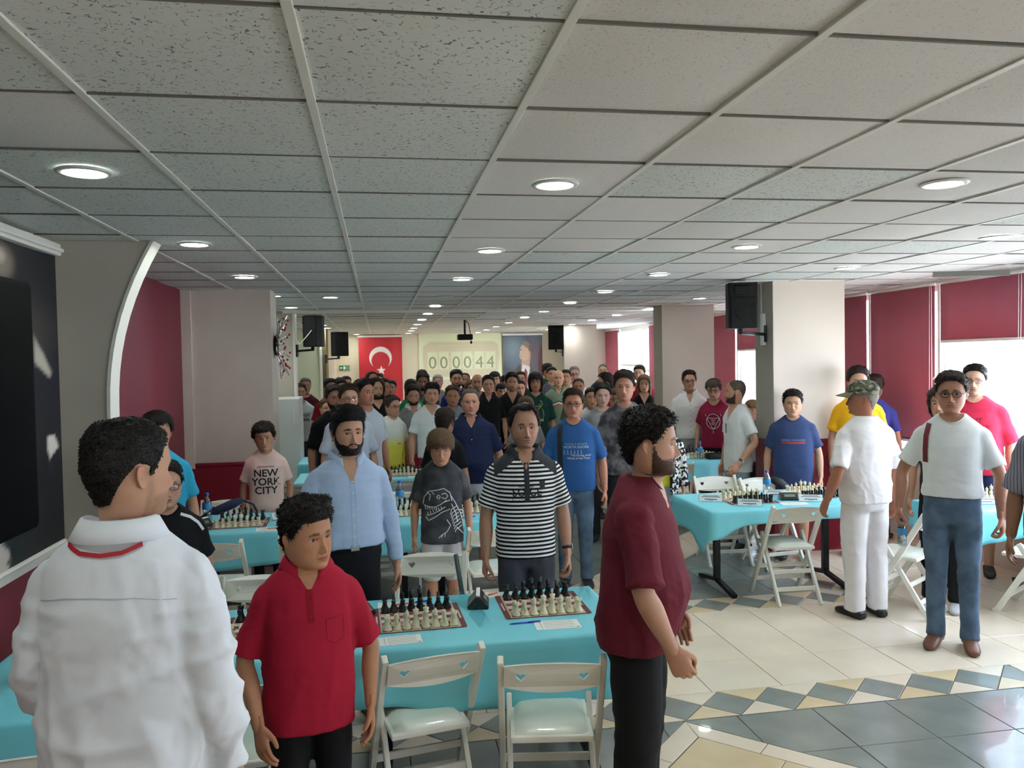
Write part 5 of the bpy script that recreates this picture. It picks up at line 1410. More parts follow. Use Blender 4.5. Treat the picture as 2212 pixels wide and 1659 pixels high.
    if beard:
        hr_, hc_ = ((96, 104), (60, 64), (38, 40))[2-near]
        K, T = head_grid(hr_, hc_, 16.6, True); Q, al, fr = head_pts(K, T, True, face); a = np.abs(T); z = Q[:, 2]
        up = np.interp(a, [0, .22, .34, .6, 1.0, 1.22, 1.34, 1.5], [-.050, -.050, -.057, -.058, -.050, -.032, .0, .014]); m_ = np.minimum(up-z, (1.52-a)*.06); m_ = np.minimum(m_, z+.128)
        lip = 1-(Q[:, 0]/.021)**2-((z+.0685)/.0085)**2; m_ = np.where(a < .5, np.minimum(m_, -lip*.010), m_)
        if beard.get('goatee'): m_ = np.minimum(m_, (.036-np.abs(Q[:, 0]))*1.0)
        N = Q-np.array([0, .0, -.04]); N /= np.linalg.norm(N, axis=1)[:, None]
        m_ = m_+.0022*pnoise(Q, 500, 9); tk = beard.get('t', .007); t_ = tk*sstep(m_/.020)-.004*(1-sstep(m_/.004))-.008*sstep((-m_-.004)/.03)+min(.0011, tk*.2)*pnoise(Q, 420, 4)*sstep(m_/.01)
        link('beard', mesh_from(place(Q+N*t_[:, None]), grid_faces(hr_, hc_), True, [hair_mat(beard.get('c', hc))]), root)
    # ---- clothes
    vox = (.0092, .0145, .0235)[2-near]*(1 if s > .9 else .92)
    def build_shirt(tp):
        style = tp[0]; o_ = tp[2] if len(tp) > 2 else {}
        hem = o_.get('hem', .86); J = JV(); ls = o_.get('loose', 0)*.012*s
        R_ = [(hem, .166, .114, .114), (max(hem+.03, .93), .167, .113, .118), (1.06, .158, .108, .104), (1.20, .164, .117, .106), (1.30, .170, .118, .113), (1.365, .174, .106, .110), (1.405, .172, .092, .102), (1.437, .148, .077, .093), (1.462, .118, .067, .085), (1.486, .090, .061, .080), (1.502, .075, .057, .076)]
        J.add(*loft([tor(*c, o=.004*s+(ls if c[0] < 1.35 else 0)) for c in R_]))
        for sd, nm in ((-1, 'r'), (1, 'l')):
            d = A[nm]; sh = np.array(d['sh']); el = np.array(d['el']); wr = np.array(d['wr']); ad = lean*.6
            e1 = sh+(el-sh)*.5; fat = (1+.20*build)*(1-.10*fem-.08*kid)+o_.get('loose', 0)*.12
            pts = [(sh[0]-.06, sh[1]+ad, sh[2]+.008, .048), (sh[0]-.006, sh[1]+ad, sh[2]-.004, .0585), (sh[0]*.8+e1[0]*.2+.006, sh[1]+ad, sh[2]*.7+e1[2]*.3-.01, .0590), (e1[0], e1[1]+ad, e1[2], .057)]
            if style == 'long':
                w1 = el+(wr-el)*.5; w2 = el+(wr-el)*.93
                pts += [(el[0], el[1]+ad*.6, el[2], .050), (w1[0], w1[1]+ad*.4, w1[2], .044), (w2[0], w2[1]+ad*.3, w2[2], .035)]
            elif style == 'rolled':
                w1 = el+(wr-el)*.30; pts += [(el[0], el[1]+ad*.6, el[2], .052), (w1[0], w1[1]+ad*.4, w1[2], .048)]
            else: e2 = sh+(el-sh)*o_.get('slv', .80); pts += [(e2[0]+.006, e2[1]+ad, e2[2], .060)]
            J.add(*limb([(a*s*sd, b*s, c*s, r*s*fat) for a, b, c, r in pts], 18, .95, 4))
        V, F = J.get(); V, F = remesh(V, F, vox*(1.0), 5, .5)
        xx = np.abs(V[:, 0])/s; nd = o_.get('neck', 'round')
        if isinstance(F, np.ndarray) and (near or True):
            N = vnormals(V, F); zz_ = V[:, 2]/s; xs = V[:, 0]/s
            rd = lambda A_, f_, sd_: (.55-np.abs(pnoise(A_, f_, sd_, 5)))
            Wp = V+np.stack([pnoise(V, 14, 41), pnoise(V, 14, 42), pnoise(V, 14, 43)], -1)*.02
            sk_ = 17+int(P.s*1000) % 50
            diag = Wp @ np.array([[.5, 0, .0], [0, .5, .0], [.45, 0, 1.0]])
            fold = rd(diag*np.array([.55, .55, 1.0]), 34, sk_)*1.0+rd(Wp*np.array([1.1, 1.1, .45]), 38, sk_+1)*.8+rd(Wp, 80, sk_+2)*.25
            fold = np.clip(fold, -.45, 1.3)
            armr = np.clip((np.abs(xs)-.15)/.06, 0, 1)
            amp = (.0020+.0036*np.exp(-((zz_-.99)/.13)**2)+.0028*armr+.0022*np.exp(-((zz_-1.30)/.06)**2)*np.exp(-((np.abs(xs)-.12)/.05)**2))*o_.get('wr', 1)*(1 if near else .9)
            V += N*(fold*amp*s*(zz_ < 1.43))[:, None]
        me = mesh_from(V, F, True, [tp[1]]); ob = link(o_.get('name', 'shirt'), me, root)
        P.shirt = ob; P.SV = V; P.SF = F; P.bvh = None
        # neckline: bare skin inside a clean edge with a band
        zb, wm, pw = {'round': (1.442, .070, .5), 'scoop': (1.405, .088, .5), 'v': (1.375, .078, 1.0), 'deepv': (1.325, .078, 1.0), 'open': (1.345, .062, 1.05), 'polo': (1.385, .058, 1.0)}[nd]
        zt = 1.503; nu, nv = 14, 16; b_ = BVHTree.FromPolygons([tuple(v) for v in V], [tuple(int(i) for i in f) for f in F])
        def wz(z_): return wm*min(1, max(0, (z_-zb)/(zt-.02-zb)))**pw
        lean_ = lambda z_: lean*max(0, z_-.9)/.8
        def surf(x_, z_, off):
            h_ = b_.ray_cast(Vector((x_*s, -.7, z_*s)), Vector((0, 1, 0)))
            y_ = h_[0].y if h_[0] else (-.045+.012+lean_(z_))*s
            return (x_*s, y_-off, z_*s)
        Vp = [surf((-1+2*i/nu)*wz(zb+(zt-zb)*k/nv), zb+(zt-zb)*(k/nv), .0016) for k in range(nv+1) for i in range(nu+1)]
        Fp = [(k*(nu+1)+i, k*(nu+1)+i+1, (k+1)*(nu+1)+i+1, (k+1)*(nu+1)+i) for k in range(nv) for i in range(nu)]
        link('bare_neck', mesh_from(Vp, Fp, True, [M_skin], col=np.tile(base, (len(Vp), 1))), root)
        if not o_.get('collar') and near:
            E_ = [(-wz(z_), z_) for z_ in np.linspace(zt, zb, 12)]+[(wz(z_), z_) for z_ in np.linspace(zb, zt, 12)[1:]]
            mb = MB(); mb.add(*tube([surf(x_, z_, .002) for x_, z_ in E_], .0038*s, 6)); mb.obj('neckband', tp[1], root, True)
        if o_.get('collar'):
            cc = o_['collar']; n = 30; g0 = o_.get('gap', .45); V2 = []
            for row, (rr, zz_, yo) in enumerate(((.082, 1.478, -.002), (.080, 1.524, .0), (.087, 1.522, .002), (.112, 1.474, .004))):
                for i in range(n):
                    t = g0*(1 if row < 3 else .62)+(2*PI-2*g0*(1 if row < 3 else .62))*i/(n-1); fr_ = max(0, math.cos(t))
                    V2.append((rr*1.02*math.sin(t)*s*(1+.06*build), (-rr*math.cos(t)*.92+.012+yo+lean*.6)*s*(1+.06*build), (zz_-.045*fr_**1.5*(1 if row < 3 else 1.2)-(.030*math.exp(-((min(t, 2*PI-t)-g0*.62)/.35)**2) if row == 3 else 0))*s))
            F2 = [(r*n+i, r*n+i+1, (r+1)*n+i+1, (r+1)*n+i) for r in range(3) for i in range(n-1)]
            co = MB().add(V2, F2).obj('collar', cc, root, True); md = co.modifiers.new('s', 'SOLIDIFY'); md.thickness = .003*s; md.offset = 1
        return ob
    def bvh():
        if P.bvh is None: P.bvh = BVHTree.FromPolygons([tuple(v) for v in P.SV], [tuple(int(i) for i in f) for f in P.SF])
        return P.bvh
    def stick(V2, F2, m, name, off=.0022, back=False, x0=0.0):
        """lay a flat print (x, z) onto the front (or back) of the shirt"""
        out = []; b = bvh()
        for q in V2:
            d = -1 if back else 1
            hit = b.ray_cast(Vector((q[0]*s, -.6*d+.0, q[1]*s)), Vector((0, d, 0)))
            yv = hit[0].y-off*d if hit[0] else 0.0
            out.append((q[0]*s, yv, q[1]*s))
        return link(name, mesh_from(out, F2, mats=[m]), root)
    P.stick = stick
    def text(txt, size, x_, z_, m, name='print', bold=True):
        V2, F2 = text_mesh(txt, size, bold); V2[:, 0] += x_; V2[:, 1] += z_; return stick(V2, F2, m, name)
    P.text = text
    def stroke(pts, wd, m, name='print', closed=False):
        return stick(*ribbon([pts] if not isinstance(pts[0][0], (tuple, list)) else pts, wd), m, name)
    P.stroke = stroke
    if top: build_shirt(top)
    P.bvh = None
    if bt:
        J = JV(); o_ = bt[2] if len(bt) > 2 else {}; ls = 1+.20*o_.get('loose', 0); kn = o_.get('cut', .56 if bt[0] == 'shorts' else .05)
        J.add(*loft([tor(z_, a, b_, c_, o=0) for z_, a, b_, c_ in ((.80, .152, .098, .098), (.86, .160, .106, .110), (.95, .164, .108, .116), (1.03, .154, .104, .100), (1.055, .150, .101, .096))]))
        for sd in (-1, 1):
            pts = []
            for a, b_, c_, r in [(.078, .0, .90, .090), (.088, -.005, .72, .082*(1+(ls-1)*.6)), (.092, -.005, .50, .066*ls), (.094, .008, .34, .060*ls), (.096, .012, .18, .056*ls), (.098, .008, .05, .057*ls)]:
                if c_ >= kn: pts.append((a*s*sd, b_*s, c_*s, (r+(.010 if bt[0] == 'shorts' and c_ < .8 else 0))*s*ft))
            if kn > .06: pts.append((.092*s*sd, 0, kn*s, (.078 if bt[0] == 'shorts' else .06)*s*ft))
            J.add(*limb(pts, 18, 1, 4))
        V, F = J.get(); V, F = remesh(V, F, vox*1.6, 3, .5)
        if isinstance(F, np.ndarray):
            N = vnormals(V, F); zz_ = V[:, 2]/s; fold = np.clip((.5-np.abs(pnoise(V*np.array([.6, .6, 1.2]), 30, 31, 5)))+(.5-np.abs(pnoise(V*np.array([1.2, 1.2, .4]), 36, 32, 5)))*.7, -.6, 1.2)
            V += N*(fold*s*(.0024+.0040*np.exp(-((zz_-.49)/.09)**2)+.003*np.exp(-((zz_-.10)/.09)**2)))[:, None]
        link('shorts' if bt[0] == 'shorts' else 'trousers', mesh_from(V, F, True, [bt[1]]), root)
    # ---- shoes
    if shoes:
        sm = mat('shoe_'+shoes, shoes, .5, noise=.08, nscale=20); sole = mat('shoe_sole', 'C9C4BA', .7)
        n = 16; V2 = []; rows_ = [(.055, .036, .05, .0), (.035, .040, .066, .0), (.0, .038, .078, .0), (-.05, .039, .072, -.0), (-.10, .044, .058, 0), (-.15, .043, .045, 0), (-.185, .034, .036, 0), (-.205, .016, .024, 0)]
        for yy_, w2, h2, _ in rows_:
            for i in range(n):
                t = 2*PI*i/n; c_, s_ = math.cos(t), math.sin(t); V2.append((w2*s_*1.05, yy_+.03, .004+h2*.5+h2*.5*np.sign(c_)*abs(c_)**.6))
        F2 = [(k*n+i, (k+1)*n+i, (k+1)*n+(i+1) % n, k*n+(i+1) % n) for k in range(len(rows_)-1) for i in range(n)]; F2.append(tuple(range(n))); F2.append(tuple((len(rows_)-1)*n+i for i in range(n-1, -1, -1)))
        for sd in (-1, 1):
            a_ = .16*sd; c_, s_ = math.cos(a_), math.sin(a_)
            V3 = [((p[0]*c_-p[1]*s_)*s+.098*s*sd, (p[0]*s_+p[1]*c_)*s, p[2]*s) for p in V2]
            o = MB().add(V3, F2).obj('shoe', sm, root, True)
    # ---- glasses
    if glasses:
        gm = mat('spectacle_'+glasses, glasses, .3); mb = MB()
        for e in (-1, 1):
            loop = [(e*.033+.0225*math.cos(a)*(1+.10*abs(math.sin(2*a))), -.0905+.006*((math.cos(a)*e+1)/2)**2, .0-.002+.0155*math.sin(a)*(1+.12*abs(math.sin(2*a)))) for a in np.linspace(0, 2*PI, 21)]
            mb.tube(place(loop, True), .0018*(1.0 if near == 1 else 1.15 if near else 1.3), 6); mb.tube(place([(e*.055, -.084, .003), (e*.072, -.055, .004), (e*.080, .0, .002), (e*.080, .02, -.006)], True), .0014*1.3, 6)
        mb.tube(place([(-.011, -.092, .002), (0, -.096, .004), (.011, -.092, .002)], True), .0016, 6)
        go = mb.obj('glasses', gm, root, True)
        for e in (-1, 1): 
            loop = [(e*.033+.0215*math.cos(a), -.0900+.006*((math.cos(a)*e+1)/2)**2, -.002+.0145*math.sin(a)) for a in np.linspace(0, 2*PI, 17)[:-1]]
            link('lens', mesh_from(place(loop, True), [tuple(range(16))], mats=[thin_glass('spectacle_lens', 'F2F4FA', .10)]), go)
    return P
def ribbon(lines, wd):
    V = []; F = []
    for pts in lines:
        q = []
        for i in range(len(pts)-1):
            L_ = math.hypot(pts[i+1][0]-pts[i][0], pts[i+1][1]-pts[i][1]); k_ = max(1, int(L_/.012))
            q += [(pts[i][0]+(pts[i+1][0]-pts[i][0])*t/k_, pts[i][1]+(pts[i+1][1]-pts[i][1])*t/k_) for t in range(k_)]
        pts = q+[tuple(pts[-1][:2])]; n = len(pts)
        for i, p in enumerate(pts):
            a = Vector(pts[max(i-1, 0)][:2]); b = Vector(pts[min(i+1, n-1)][:2]); d = (b-a)
            if d.length < 1e-9: d = Vector((1, 0))
            d.normalize(); w_ = (p[2] if len(p) > 2 else wd)/2; k = len(V)
            V += [(p[0]-d.y*w_, p[1]+d.x*w_), (p[0]+d.y*w_, p[1]-d.x*w_)]
            if i: F.append((k-2, k, k+1, k-1))
    return V, F

# ------------------------------------------------------------------ people: the crowd, nearest first
def tee(c, kind=None, c2=None, **o): return ('tee', fabric(c, .85, kind, c2), o)
def shirt(c, kind=None, c2=None, **o): o.setdefault('neck', 'open'); o.setdefault('collar', fabric(c, .8)); return ('long', fabric(c, .6, kind, c2), o)
def polo(c, kind=None, c2=None, **o): o.setdefault('neck', 'polo'); o.setdefault('collar', fabric(o.pop('cc', c), .85)); o.setdefault('gap', .5); return ('tee', fabric(c, .85, kind, c2), o)
def jeans(c='4C6178', **o): return ('trousers', fabric(c, .8, 'dye', '5C7289') if c == '4C6178' else fabric(c, .8), o)
def tr(c='1B1C22', **o): return ('trousers', fabric(c, .8), o)
def sho(c, cut=.52, **o): o['cut'] = cut; return ('shorts', fabric(c, .8), o)
INK = mat('shirt_ink_black', '17171A', .8); WINK = mat('shirt_ink_white', 'D9DEE0', .8); CROWD = 'people standing in the chess hall'
BK = '15110F'; DB = '2A1D16'; BR = '4A3628'; GY = '6C6862'

def buttons(P, col, x, z0, z1, n, m):
    mb = MB(); s = P.s; b = BVHTree.FromPolygons([tuple(v) for v in P.SV], [tuple(int(i) for i in f) for f in P.SF])
    for k in range(n):
        z = z0+(z1-z0)*k/max(1, n-1); h = b.ray_cast(Vector((x*s, -.6, z*s)), Vector((0, 1, 0)))
        if h[0]: 
            V = [(h[0].x+.0055*math.cos(a), h[0].y-.004, h[0].z+.0055*math.sin(a)) for a in np.linspace(0, 2*PI, 9)[:-1]]; MB().add(V, [tuple(range(8))]).obj('button', m, P.root)
def placket(P, m, z0, z1, w_=.028, x=0): return P.stroke([(x, z1), (x, (z0+z1)/2), (x, z0)], w_, m, 'placket')
def belt(P, col='1A1512', z=1.035, buckle=True):
    s = P.s; bm_ = P; V = []
    zs = z*s; Vs = np.array([v.co[:] for v in [o for o in P.root.children if o.name.startswith('trousers')][0].data.vertices]); k = np.abs(Vs[:, 2]-zs) < .02
    a = np.abs(Vs[k, 0]).max()+.004; bf = -Vs[k, 1].min()+.004; bb = Vs[k, 1].max()+.004; n = 40; t = np.arange(n)*2*PI/n
    for dz in (-.017, .017):
        for q in t: c_ = math.cos(q); V.append((a*np.sign(math.sin(q))*abs(math.sin(q))**.87, (-bf if c_ > 0 else bb)*abs(c_)**.87, zs+dz))
    o = MB().add(V, [(i, (i+1) % n, n+(i+1) % n, n+i) for i in range(n)]).obj('belt', mat('belt_'+col, col, .4), P.root, True); o.modifiers.new('s', 'SOLIDIFY').thickness = .004
    if buckle: MB().box(-.024, .024, -bf-.008, -bf-.002, zs-.018, zs+.018, .002).obj('buckle', M_chrome, o)

# --- 1 man in the white shirt, back to us
P = person('man in a white long-sleeved shirt with a red lanyard, back to us', -0.66, 2.19, 1.843, 169, near=2, sk='C0957B', hair=('short', BK, {'vol': .62, 'side': .55, 'burn': -.012, 'tuft': .35}), top=shirt('E4EAF2', hem=.80, loose=.6, wr=2.3), bottom=tr('23242C'), build=.40, belly=.5, yaw=-36, pitch=2, group=CROWD, face={'stub': .35}, arms={'r': dict(el=(.225, .03, 1.12), wr=(.245, -.02, .87)), 'l': dict(el=(.225, .02, 1.12), wr=(.225, -.12, .92))})
P.stick(*ribbon([[(-.088, 1.468), (-.05, 1.452), (0, 1.447), (.05, 1.452), (.088, 1.468), (.10, 1.478)]], .010), mat('red_lanyard', 'B0202E', .5), 'lanyard', .006, True)
P.stick(*ribbon([[(-.165, 1.335), (-.08, 1.350), (0, 1.353), (.08, 1.350), (.165, 1.335)]], .0022), mat('white_seam', 'B9BCC4', .8), 'yoke_seam', back=True)
# --- 2 boy in the red polo
P = person('boy in a red polo shirt and black trousers standing before the front table', -0.27, 2.92, 1.494, 11, near=2, sk='B98767', hair=('curly', '1B1614', {'vol': .62, 'side': .3, 'front': -.006, 'quiff': .018, 'rough': .9}), top=polo('B0203A', hem=.80, loose=.5, slv=.92, wr=1.2), bottom=tr('131418'), kid=.75, yaw=30, pitch=4, roll=-4, group=CROWD, build=.35, belly=.25, face={'gaze': (14, 0), 'lip': 'A85F55', 'jaw': 1.08, 'fat': .6, 'browa': .8}, arms={'r': dict(el=(.255, .04, 1.10), wr=(.215, -.105, .87), ref=(.5, -.8, 0)), 'l': dict(el=(.262, .02, 1.10), wr=(.245, -.06, .87))})
placket(P, fabric('97142A'), 1.27, 1.40, .026); buttons(P, 0, -.0, 1.30, 1.36, 2, mat('red_button', '7A1020', .4))
P.stroke([[(.055, 1.275), (.135, 1.282)], [(.058, 1.272), (.062, 1.19), (.098, 1.172), (.135, 1.19), (.134, 1.272)]], .0028, fabric('8C1226'), 'pocket')
# --- 3 man in maroon, profile
P = person('stout bearded man in a maroon T-shirt and black trousers seen in profile', 1.01, 3.05, 1.769, 64, near=2, sk='BC9078', hair=('curly', '17120F', {'vol': .72, 'side': .62, 'front': -.004}), beard={'t': .0022, 'c': '4A3226'}, top=tee('66202E', hem=.835, loose=1.0, slv=.98, wr=1.3), bottom=tr('17181C', loose=1.2), build=.85, belly=.62, yaw=4, pitch=2, group=CROWD, face={'fat': .9, 'stub': .85, 'nose': 1.08}, arms={'r': dict(el=(.275, -.04, 1.12), wr=(.27, -.15, .91), curl=1.0), 'l': dict(el=(.27, .0, 1.13), wr=(.27, -.1, .9))}, lean=-.05)
# --- 4 striped polo
P = person('man in a black and white striped polo shirt with a watch, behind the front table', 0.83, 4.54, 1.718, -4, near=2, sk='A98069', hair=('receding', '14110F', {'front': -.008, 'temple': .016, 'vol': 1.2}), top=polo('E6E8EA', 'stripes', '131417', hem=.86, cc='3A3C42', loose=.4, wr=.8), bottom=tr('43454F'), build=.25, yaw=3, group=CROWD, face={'nose': 1.25, 'brow': 1.3, 'stub': .32}, curl=.7)
CH_ = fabric('33353B')
P.stroke([(0, 1.425), (0, 1.30), (0, 1.20)], .030, CH_, 'placket'); P.text('SO GE', .062, .0, 1.235, INK, 'chest_print'); P.text('INDUSTRIAL', .016, -.005, 1.285, INK, 'chest_print'); P.text('Brand Clothing Quality', .019, 0, 1.205, INK, 'chest_print', False)
P.stick([(.075, 1.275), (.105, 1.268), (.108, 1.318), (.072, 1.322)], [(0, 1, 2, 3)], CH_, 'badge', .004)
def watch(P, nm, strap='16161A'):
    w_ = getattr(P, 'wr_'+nm); M_ = getattr(P, 'hd_'+nm); s = P.s
    V = []; n = 20
    for dz in (.035, .055):
        for i in range(n): t = 2*PI*i/n; V.append(tuple(w_+M_ @ np.array([.0295*s*math.cos(t), .0285*s*math.sin(t), dz*s])))
    o = MB().add(V, [(i, (i+1) % n, n+(i+1) % n, n+i) for i in range(n)]).obj('wristwatch', mat('watch_strap_'+strap, strap, .5), P.root, True); o.modifiers.new('s', 'SOLIDIFY').thickness = .003
    sd = 1 if nm == 'l' else -1; V = []
    for k, r in enumerate((.019, .019, .0)):
        for i in range(16): t = 2*PI*i/16; V.append(tuple(w_+M_ @ np.array([sd*(.030+.006*(k > 0))*s, r*s*math.cos(t), .045*s+r*s*math.sin(t)])))
    MB().add(V, [(k*16+i, k*16+(i+1) % 16, (k+1)*16+(i+1) % 16, (k+1)*16+i) for k in (0, 1) for i in range(16)]).obj('watch_face', mat('watch_face', 'D4D6D6', .2, metal=.6), o)
watch(P, 'l')
# --- 5 light blue shirt
P = person('bearded young man in a light blue shirt with black belt and trousers', -0.18, 4.49, 1.728, 15, near=2, sk='BD9279', hair=('short', '0F0D0D', {'vol': 1.7, 'side': 1.2, 'front': -.012, 'quiff': .012, 'burn': -.015}), beard={'t': .0085, 'c': '17110F'}, top=shirt('AFC6E6', hem=.99, loose=.3, wr=1.3), bottom=tr('15161A'), build=.45, belly=.25, yaw=6, pitch=2, group=CROWD, face={'brow': 1.3, 'nose': 1.15, 'fat': .3, 'browa': 1})
buttons(P, 0, 0, 1.06, 1.36, 6, WINK); P.stroke([(.012, 1.40), (.012, 1.2), (.012, 1.0)], .002, fabric('8DA6C8'), 'placket_seam'); P.stroke([(-.014, 1.38), (-.014, 1.2), (-.014, 1.0)], .002, fabric('8DA6C8'), 'placket_seam'); belt(P, '141210', 1.00)
# --- 6 dinosaur boy
P = person('boy with a bowl haircut in a charcoal T-shirt printed with a dinosaur skeleton', 0.43, 5.72, 1.497, -2, near=2, sk='BE8F74', hair=('bowl', '6A523C', {}), top=tee('3B3F45', 'dye', '50545A', hem=.80, loose=.9), bottom=sho('C9CBD0', .50), kid=.7, pitch=14, group=CROWD, face={'fat': .3, 'gaze': (0, 20), 'hc': '4A382A'}, shoes='2A2A30')
D = lambda a, b: ((a*.2532-411)*.00334/.833, (1.98-(85+b*.2532)*.00334)/.833)
L_ = [[(1470,880),(1480,820),(1520,772),(1580,765),(1640,752),(1690,790),(1705,860)], [(1475,885),(1520,905),(1570,902),(1610,885),(1660,850)], [(1490,985),(1510,1015),(1560,990),(1620,950),(1690,925)], [(1495,975),(1550,960),(1600,935),(1650,905)],
      [(1580,820),(1595,805),(1610,820),(1598,838),(1580,822)], [(1620,800),(1650,790),(1672,815),(1650,840),(1622,825)], [(1640,865),(1690,850)], [(1690,800),(1735,880),(1772,960),(1795,1040),(1802,1120)], [(1700,880),(1735,960),(1750,1040)],
      [(1500,780),(1530,800),(1520,850)], [(1540,775),(1560,800)], [(1660,1010),(1690,1060),(1660,1110),(1610,1140)], [(1610,1140),(1592,1160)], [(1625,1132),(1612,1160)], [(1645,1122),(1640,1152)], [(1740,1080),(1770,1110),(1800,1150)]]
L_ += [[(1485+k*18, 888+k*3), (1490+k*18, 925)] for k in range(6)]+[[(1510+k*22, 968-k*9), (1505+k*22, 945-k*9)] for k in range(6)]
L_ += [[(1745+k*7, 905+k*28), (1700+k*6, 930+k*28), (1690+k*6, 975+k*24)] for k in range(7)]+[[(1770+k*6, 940+k*28), (1800, 960+k*26)] for k in range(6)]
P.stick(*ribbon([[D(*q) for q in l] for l in L_], .0062), WINK, 'dinosaur_print')
# --- 7 pink city boy
P = person('curly-haired boy in a pale pink T-shirt reading NEW YORK CITY', -0.99, 7.20, 1.467, 6, near=1, sk='B98A6E', hair=('curly', '1E1713', {'front': -.016, 'vol': 1.0}), top=tee('E7C6BA', hem=.84, loose=.7), bottom=tr('2A2C36'), kid=.8, roll=-4, group=CROWD, face={'fat': .2}, arms={'r': dict(el=(.235, .06, 1.11), wr=(.235, .03, .88)), 'l': dict(el=(.235, .06, 1.11), wr=(.235, .03, .88))})
for tx, sz, zz_ in (('DESTINATION', .026, 1.315), ('NEW', .105, 1.225), ('YORK', .105, 1.135), ('CITY', .105, 1.045)): P.text(tx, sz, 0, zz_, INK, 'shirt_lettering')
# --- 8 cyan tee
P = person('dark-haired boy in a bright cyan T-shirt, half hidden behind the white-shirted man', -1.44, 5.51, 1.685, 25, near=1, sk='B98A6E', hair=('fringe', BK, {'vol': .9}), top=tee('2F9FC4', loose=.5), bottom=tr('2A2C36'), yaw=-8, kid=.3, group=CROWD)
# --- 9 black tee kid with glasses
P = person('boy with glasses in a black T-shirt with white shoulder stripes beside the white-shirted man', -1.09, 4.28, 1.497, 22, near=1, sk='C29880', hair=('short', BK, {}), top=tee('14151A', loose=1.0, hem=.80), bottom=tr('2A2C36'), kid=.6, build=.3, glasses='1A1A1C', group=CROWD, face={'fat': .5})
P.text('JAR', .10, .045, 1.19, mat('camo_ink', '6B6350', .8, noise=.4, nscale=60), 'chest_print'); P.stroke([(.075, 1.445), (.13, 1.42), (.175, 1.38), (.205, 1.33)], .016, WINK, 'shoulder_stripe')
# --- right foreground
P = person('bespectacled man in a white T-shirt, jeans and brown moccasins with a dark red shoulder strap', 3.79, 4.75, 1.838, -41, near=2, sk='A87A63', hair=('short', '2A1E1A', {'vol': 1.1, 'quiff': .012, 'rough': 1.8, 'burn': .006}), top=tee('DDE3E4', hem=.97, slv=.78, loose=.2, wr=.9), bottom=jeans(), shoes='6B432E', glasses='1B1B22', yaw=0, group=CROWD, build=.1, face={'fat': .15}, curl=.75, arms={'r': dict(el=(.285, .03, 1.12), wr=(.30, -.05, .885), curl=.95), 'l': dict(el=(.262, .02, 1.12), wr=(.272, -.02, .86))})
belt(P, '1E1612', .985, False)
p_ = Matrix.Translation(P.root.location) @ P.root.rotation_euler.to_matrix().to_4x4() @ Vector(P.wr_r+P.hd_r @ np.array([.024, -.012, -.088])*P.s)
bottle(p_.x, p_.y, p_.z-.172, 'half-full water bottle with a blue cap held by the bespectacled man in jeans', .95)
P.stick(*ribbon([[(-.125, 1.44), (-.142, 1.36), (-.148, 1.26), (-.148, 1.19)]], .030), mat('dark_red_strap', '6E1B26', .6), 'shoulder_strap', .007)
P = person('stocky man in white with a camouflage cap and black shoes, back to us', 3.61, 5.45, 1.774, -177, near=2, sk='A9735A', hair=('buzz', '8A8078', {}), top=('tee', fabric('E4E2E4', .6), dict(neck='round', hem=.86, slv=.95, loose=.4, wr=1.2)), bottom=('trousers', fabric('E2E0E2', .7), dict(loose=1.2)), shoes='101114', yaw=52, group=CROWD, build=.45, belly=.3, arms={'l': dict(el=(.275, .08, 1.12), wr=(.29, -.04, .88)), 'r': dict()})
K, T = head_grid(44, 60, 6.1, False); Q = head_pts(K, T, False); N = Q/np.linalg.norm(Q, axis=1)[:, None]; Q = Q+N*.019; Q[:, 2] = np.maximum(Q[:, 2], .040-.032*sstep((Q[:, 1]-.01)/.06))
cap_ = link('cap', mesh_from(P.place(Q, True), grid_faces(40, 60), True, [fabric('5B5F4B', .9, 'camo', '34372E')]), P.root)
V = [];
for k in range(7):
    for i in range(15): t = -1.05+2.1*i/14; r = 1+.085*k/.62*.11/.085*.62; e = .012*k; V.append(((.094+e*.35)*math.sin(t), -(.104+e)*math.cos(t)-.0*k, .046-.004*k-.010*(abs(t)**2)*k/6))
MB().add(P.place(V, True), [(k*15+i, k*15+i+1, (k+1)*15+i+1, (k+1)*15+i) for k in range(6) for i in range(14)]).obj('cap_brim', fabric('6E7060', .9), cap_, True).modifiers.new('s', 'SOLIDIFY').thickness = .003
P = person('boy in a navy T-shirt with a red bar across the chest', 3.99, 7.18, 1.640, -29, near=1, sk='C4977C', hair=('short', '17120F', {'front': -.006, 'vol': 1.1}), top=tee('36466E', hem=.78, loose=1.2), bottom=sho('2A3048', .6), kid=.5, build=.45, belly=.3, group=CROWD, face={'closed': 1, 'fat': .6})
P.stroke([(-.12, 1.225), (0, 1.222), (.12, 1.225)], .022, mat('red_print', 'A33A46', .8), 'red_bar'); P.text('SURFING THE PACIFIC', .024, 0, 1.242, mat('pale_blue_print', '7F93BE', .8), 'shirt_lettering')
P = person('young man in a bright yellow T-shirt behind the man in the camouflage cap', 4.68, 7.17, 1.843, -29, near=1, sk='C0937A', hair=('short', DB, {'vol': 1.6, 'quiff': .01}), top=tee('F2B21C', loose=.7, hem=.82), bottom=tr('20222A'), group=CROWD, yaw=6)
P = person('dark-haired person in a navy shirt, back to us behind the cap and the yellow T-shirt', 5.27, 7.77, 1.753, 136, near=1, sk='8A5F4B', hair=('short', DB, {}), top=tee('2C2E6E'), bottom=tr(), group=CROWD)
P = person('young man with glasses in a loose pinkish-red T-shirt before the bright window', 5.27, 6.31, 1.861, -46, near=1, sk='D0A088', hair=('short', BK, {}), top=tee('D6304E', loose=1.3, hem=.84, slv=1.0), bottom=sho('262C50', .5), glasses='2A2A2C', group=CROWD, build=.45, belly=.3, face={'stub': .25})
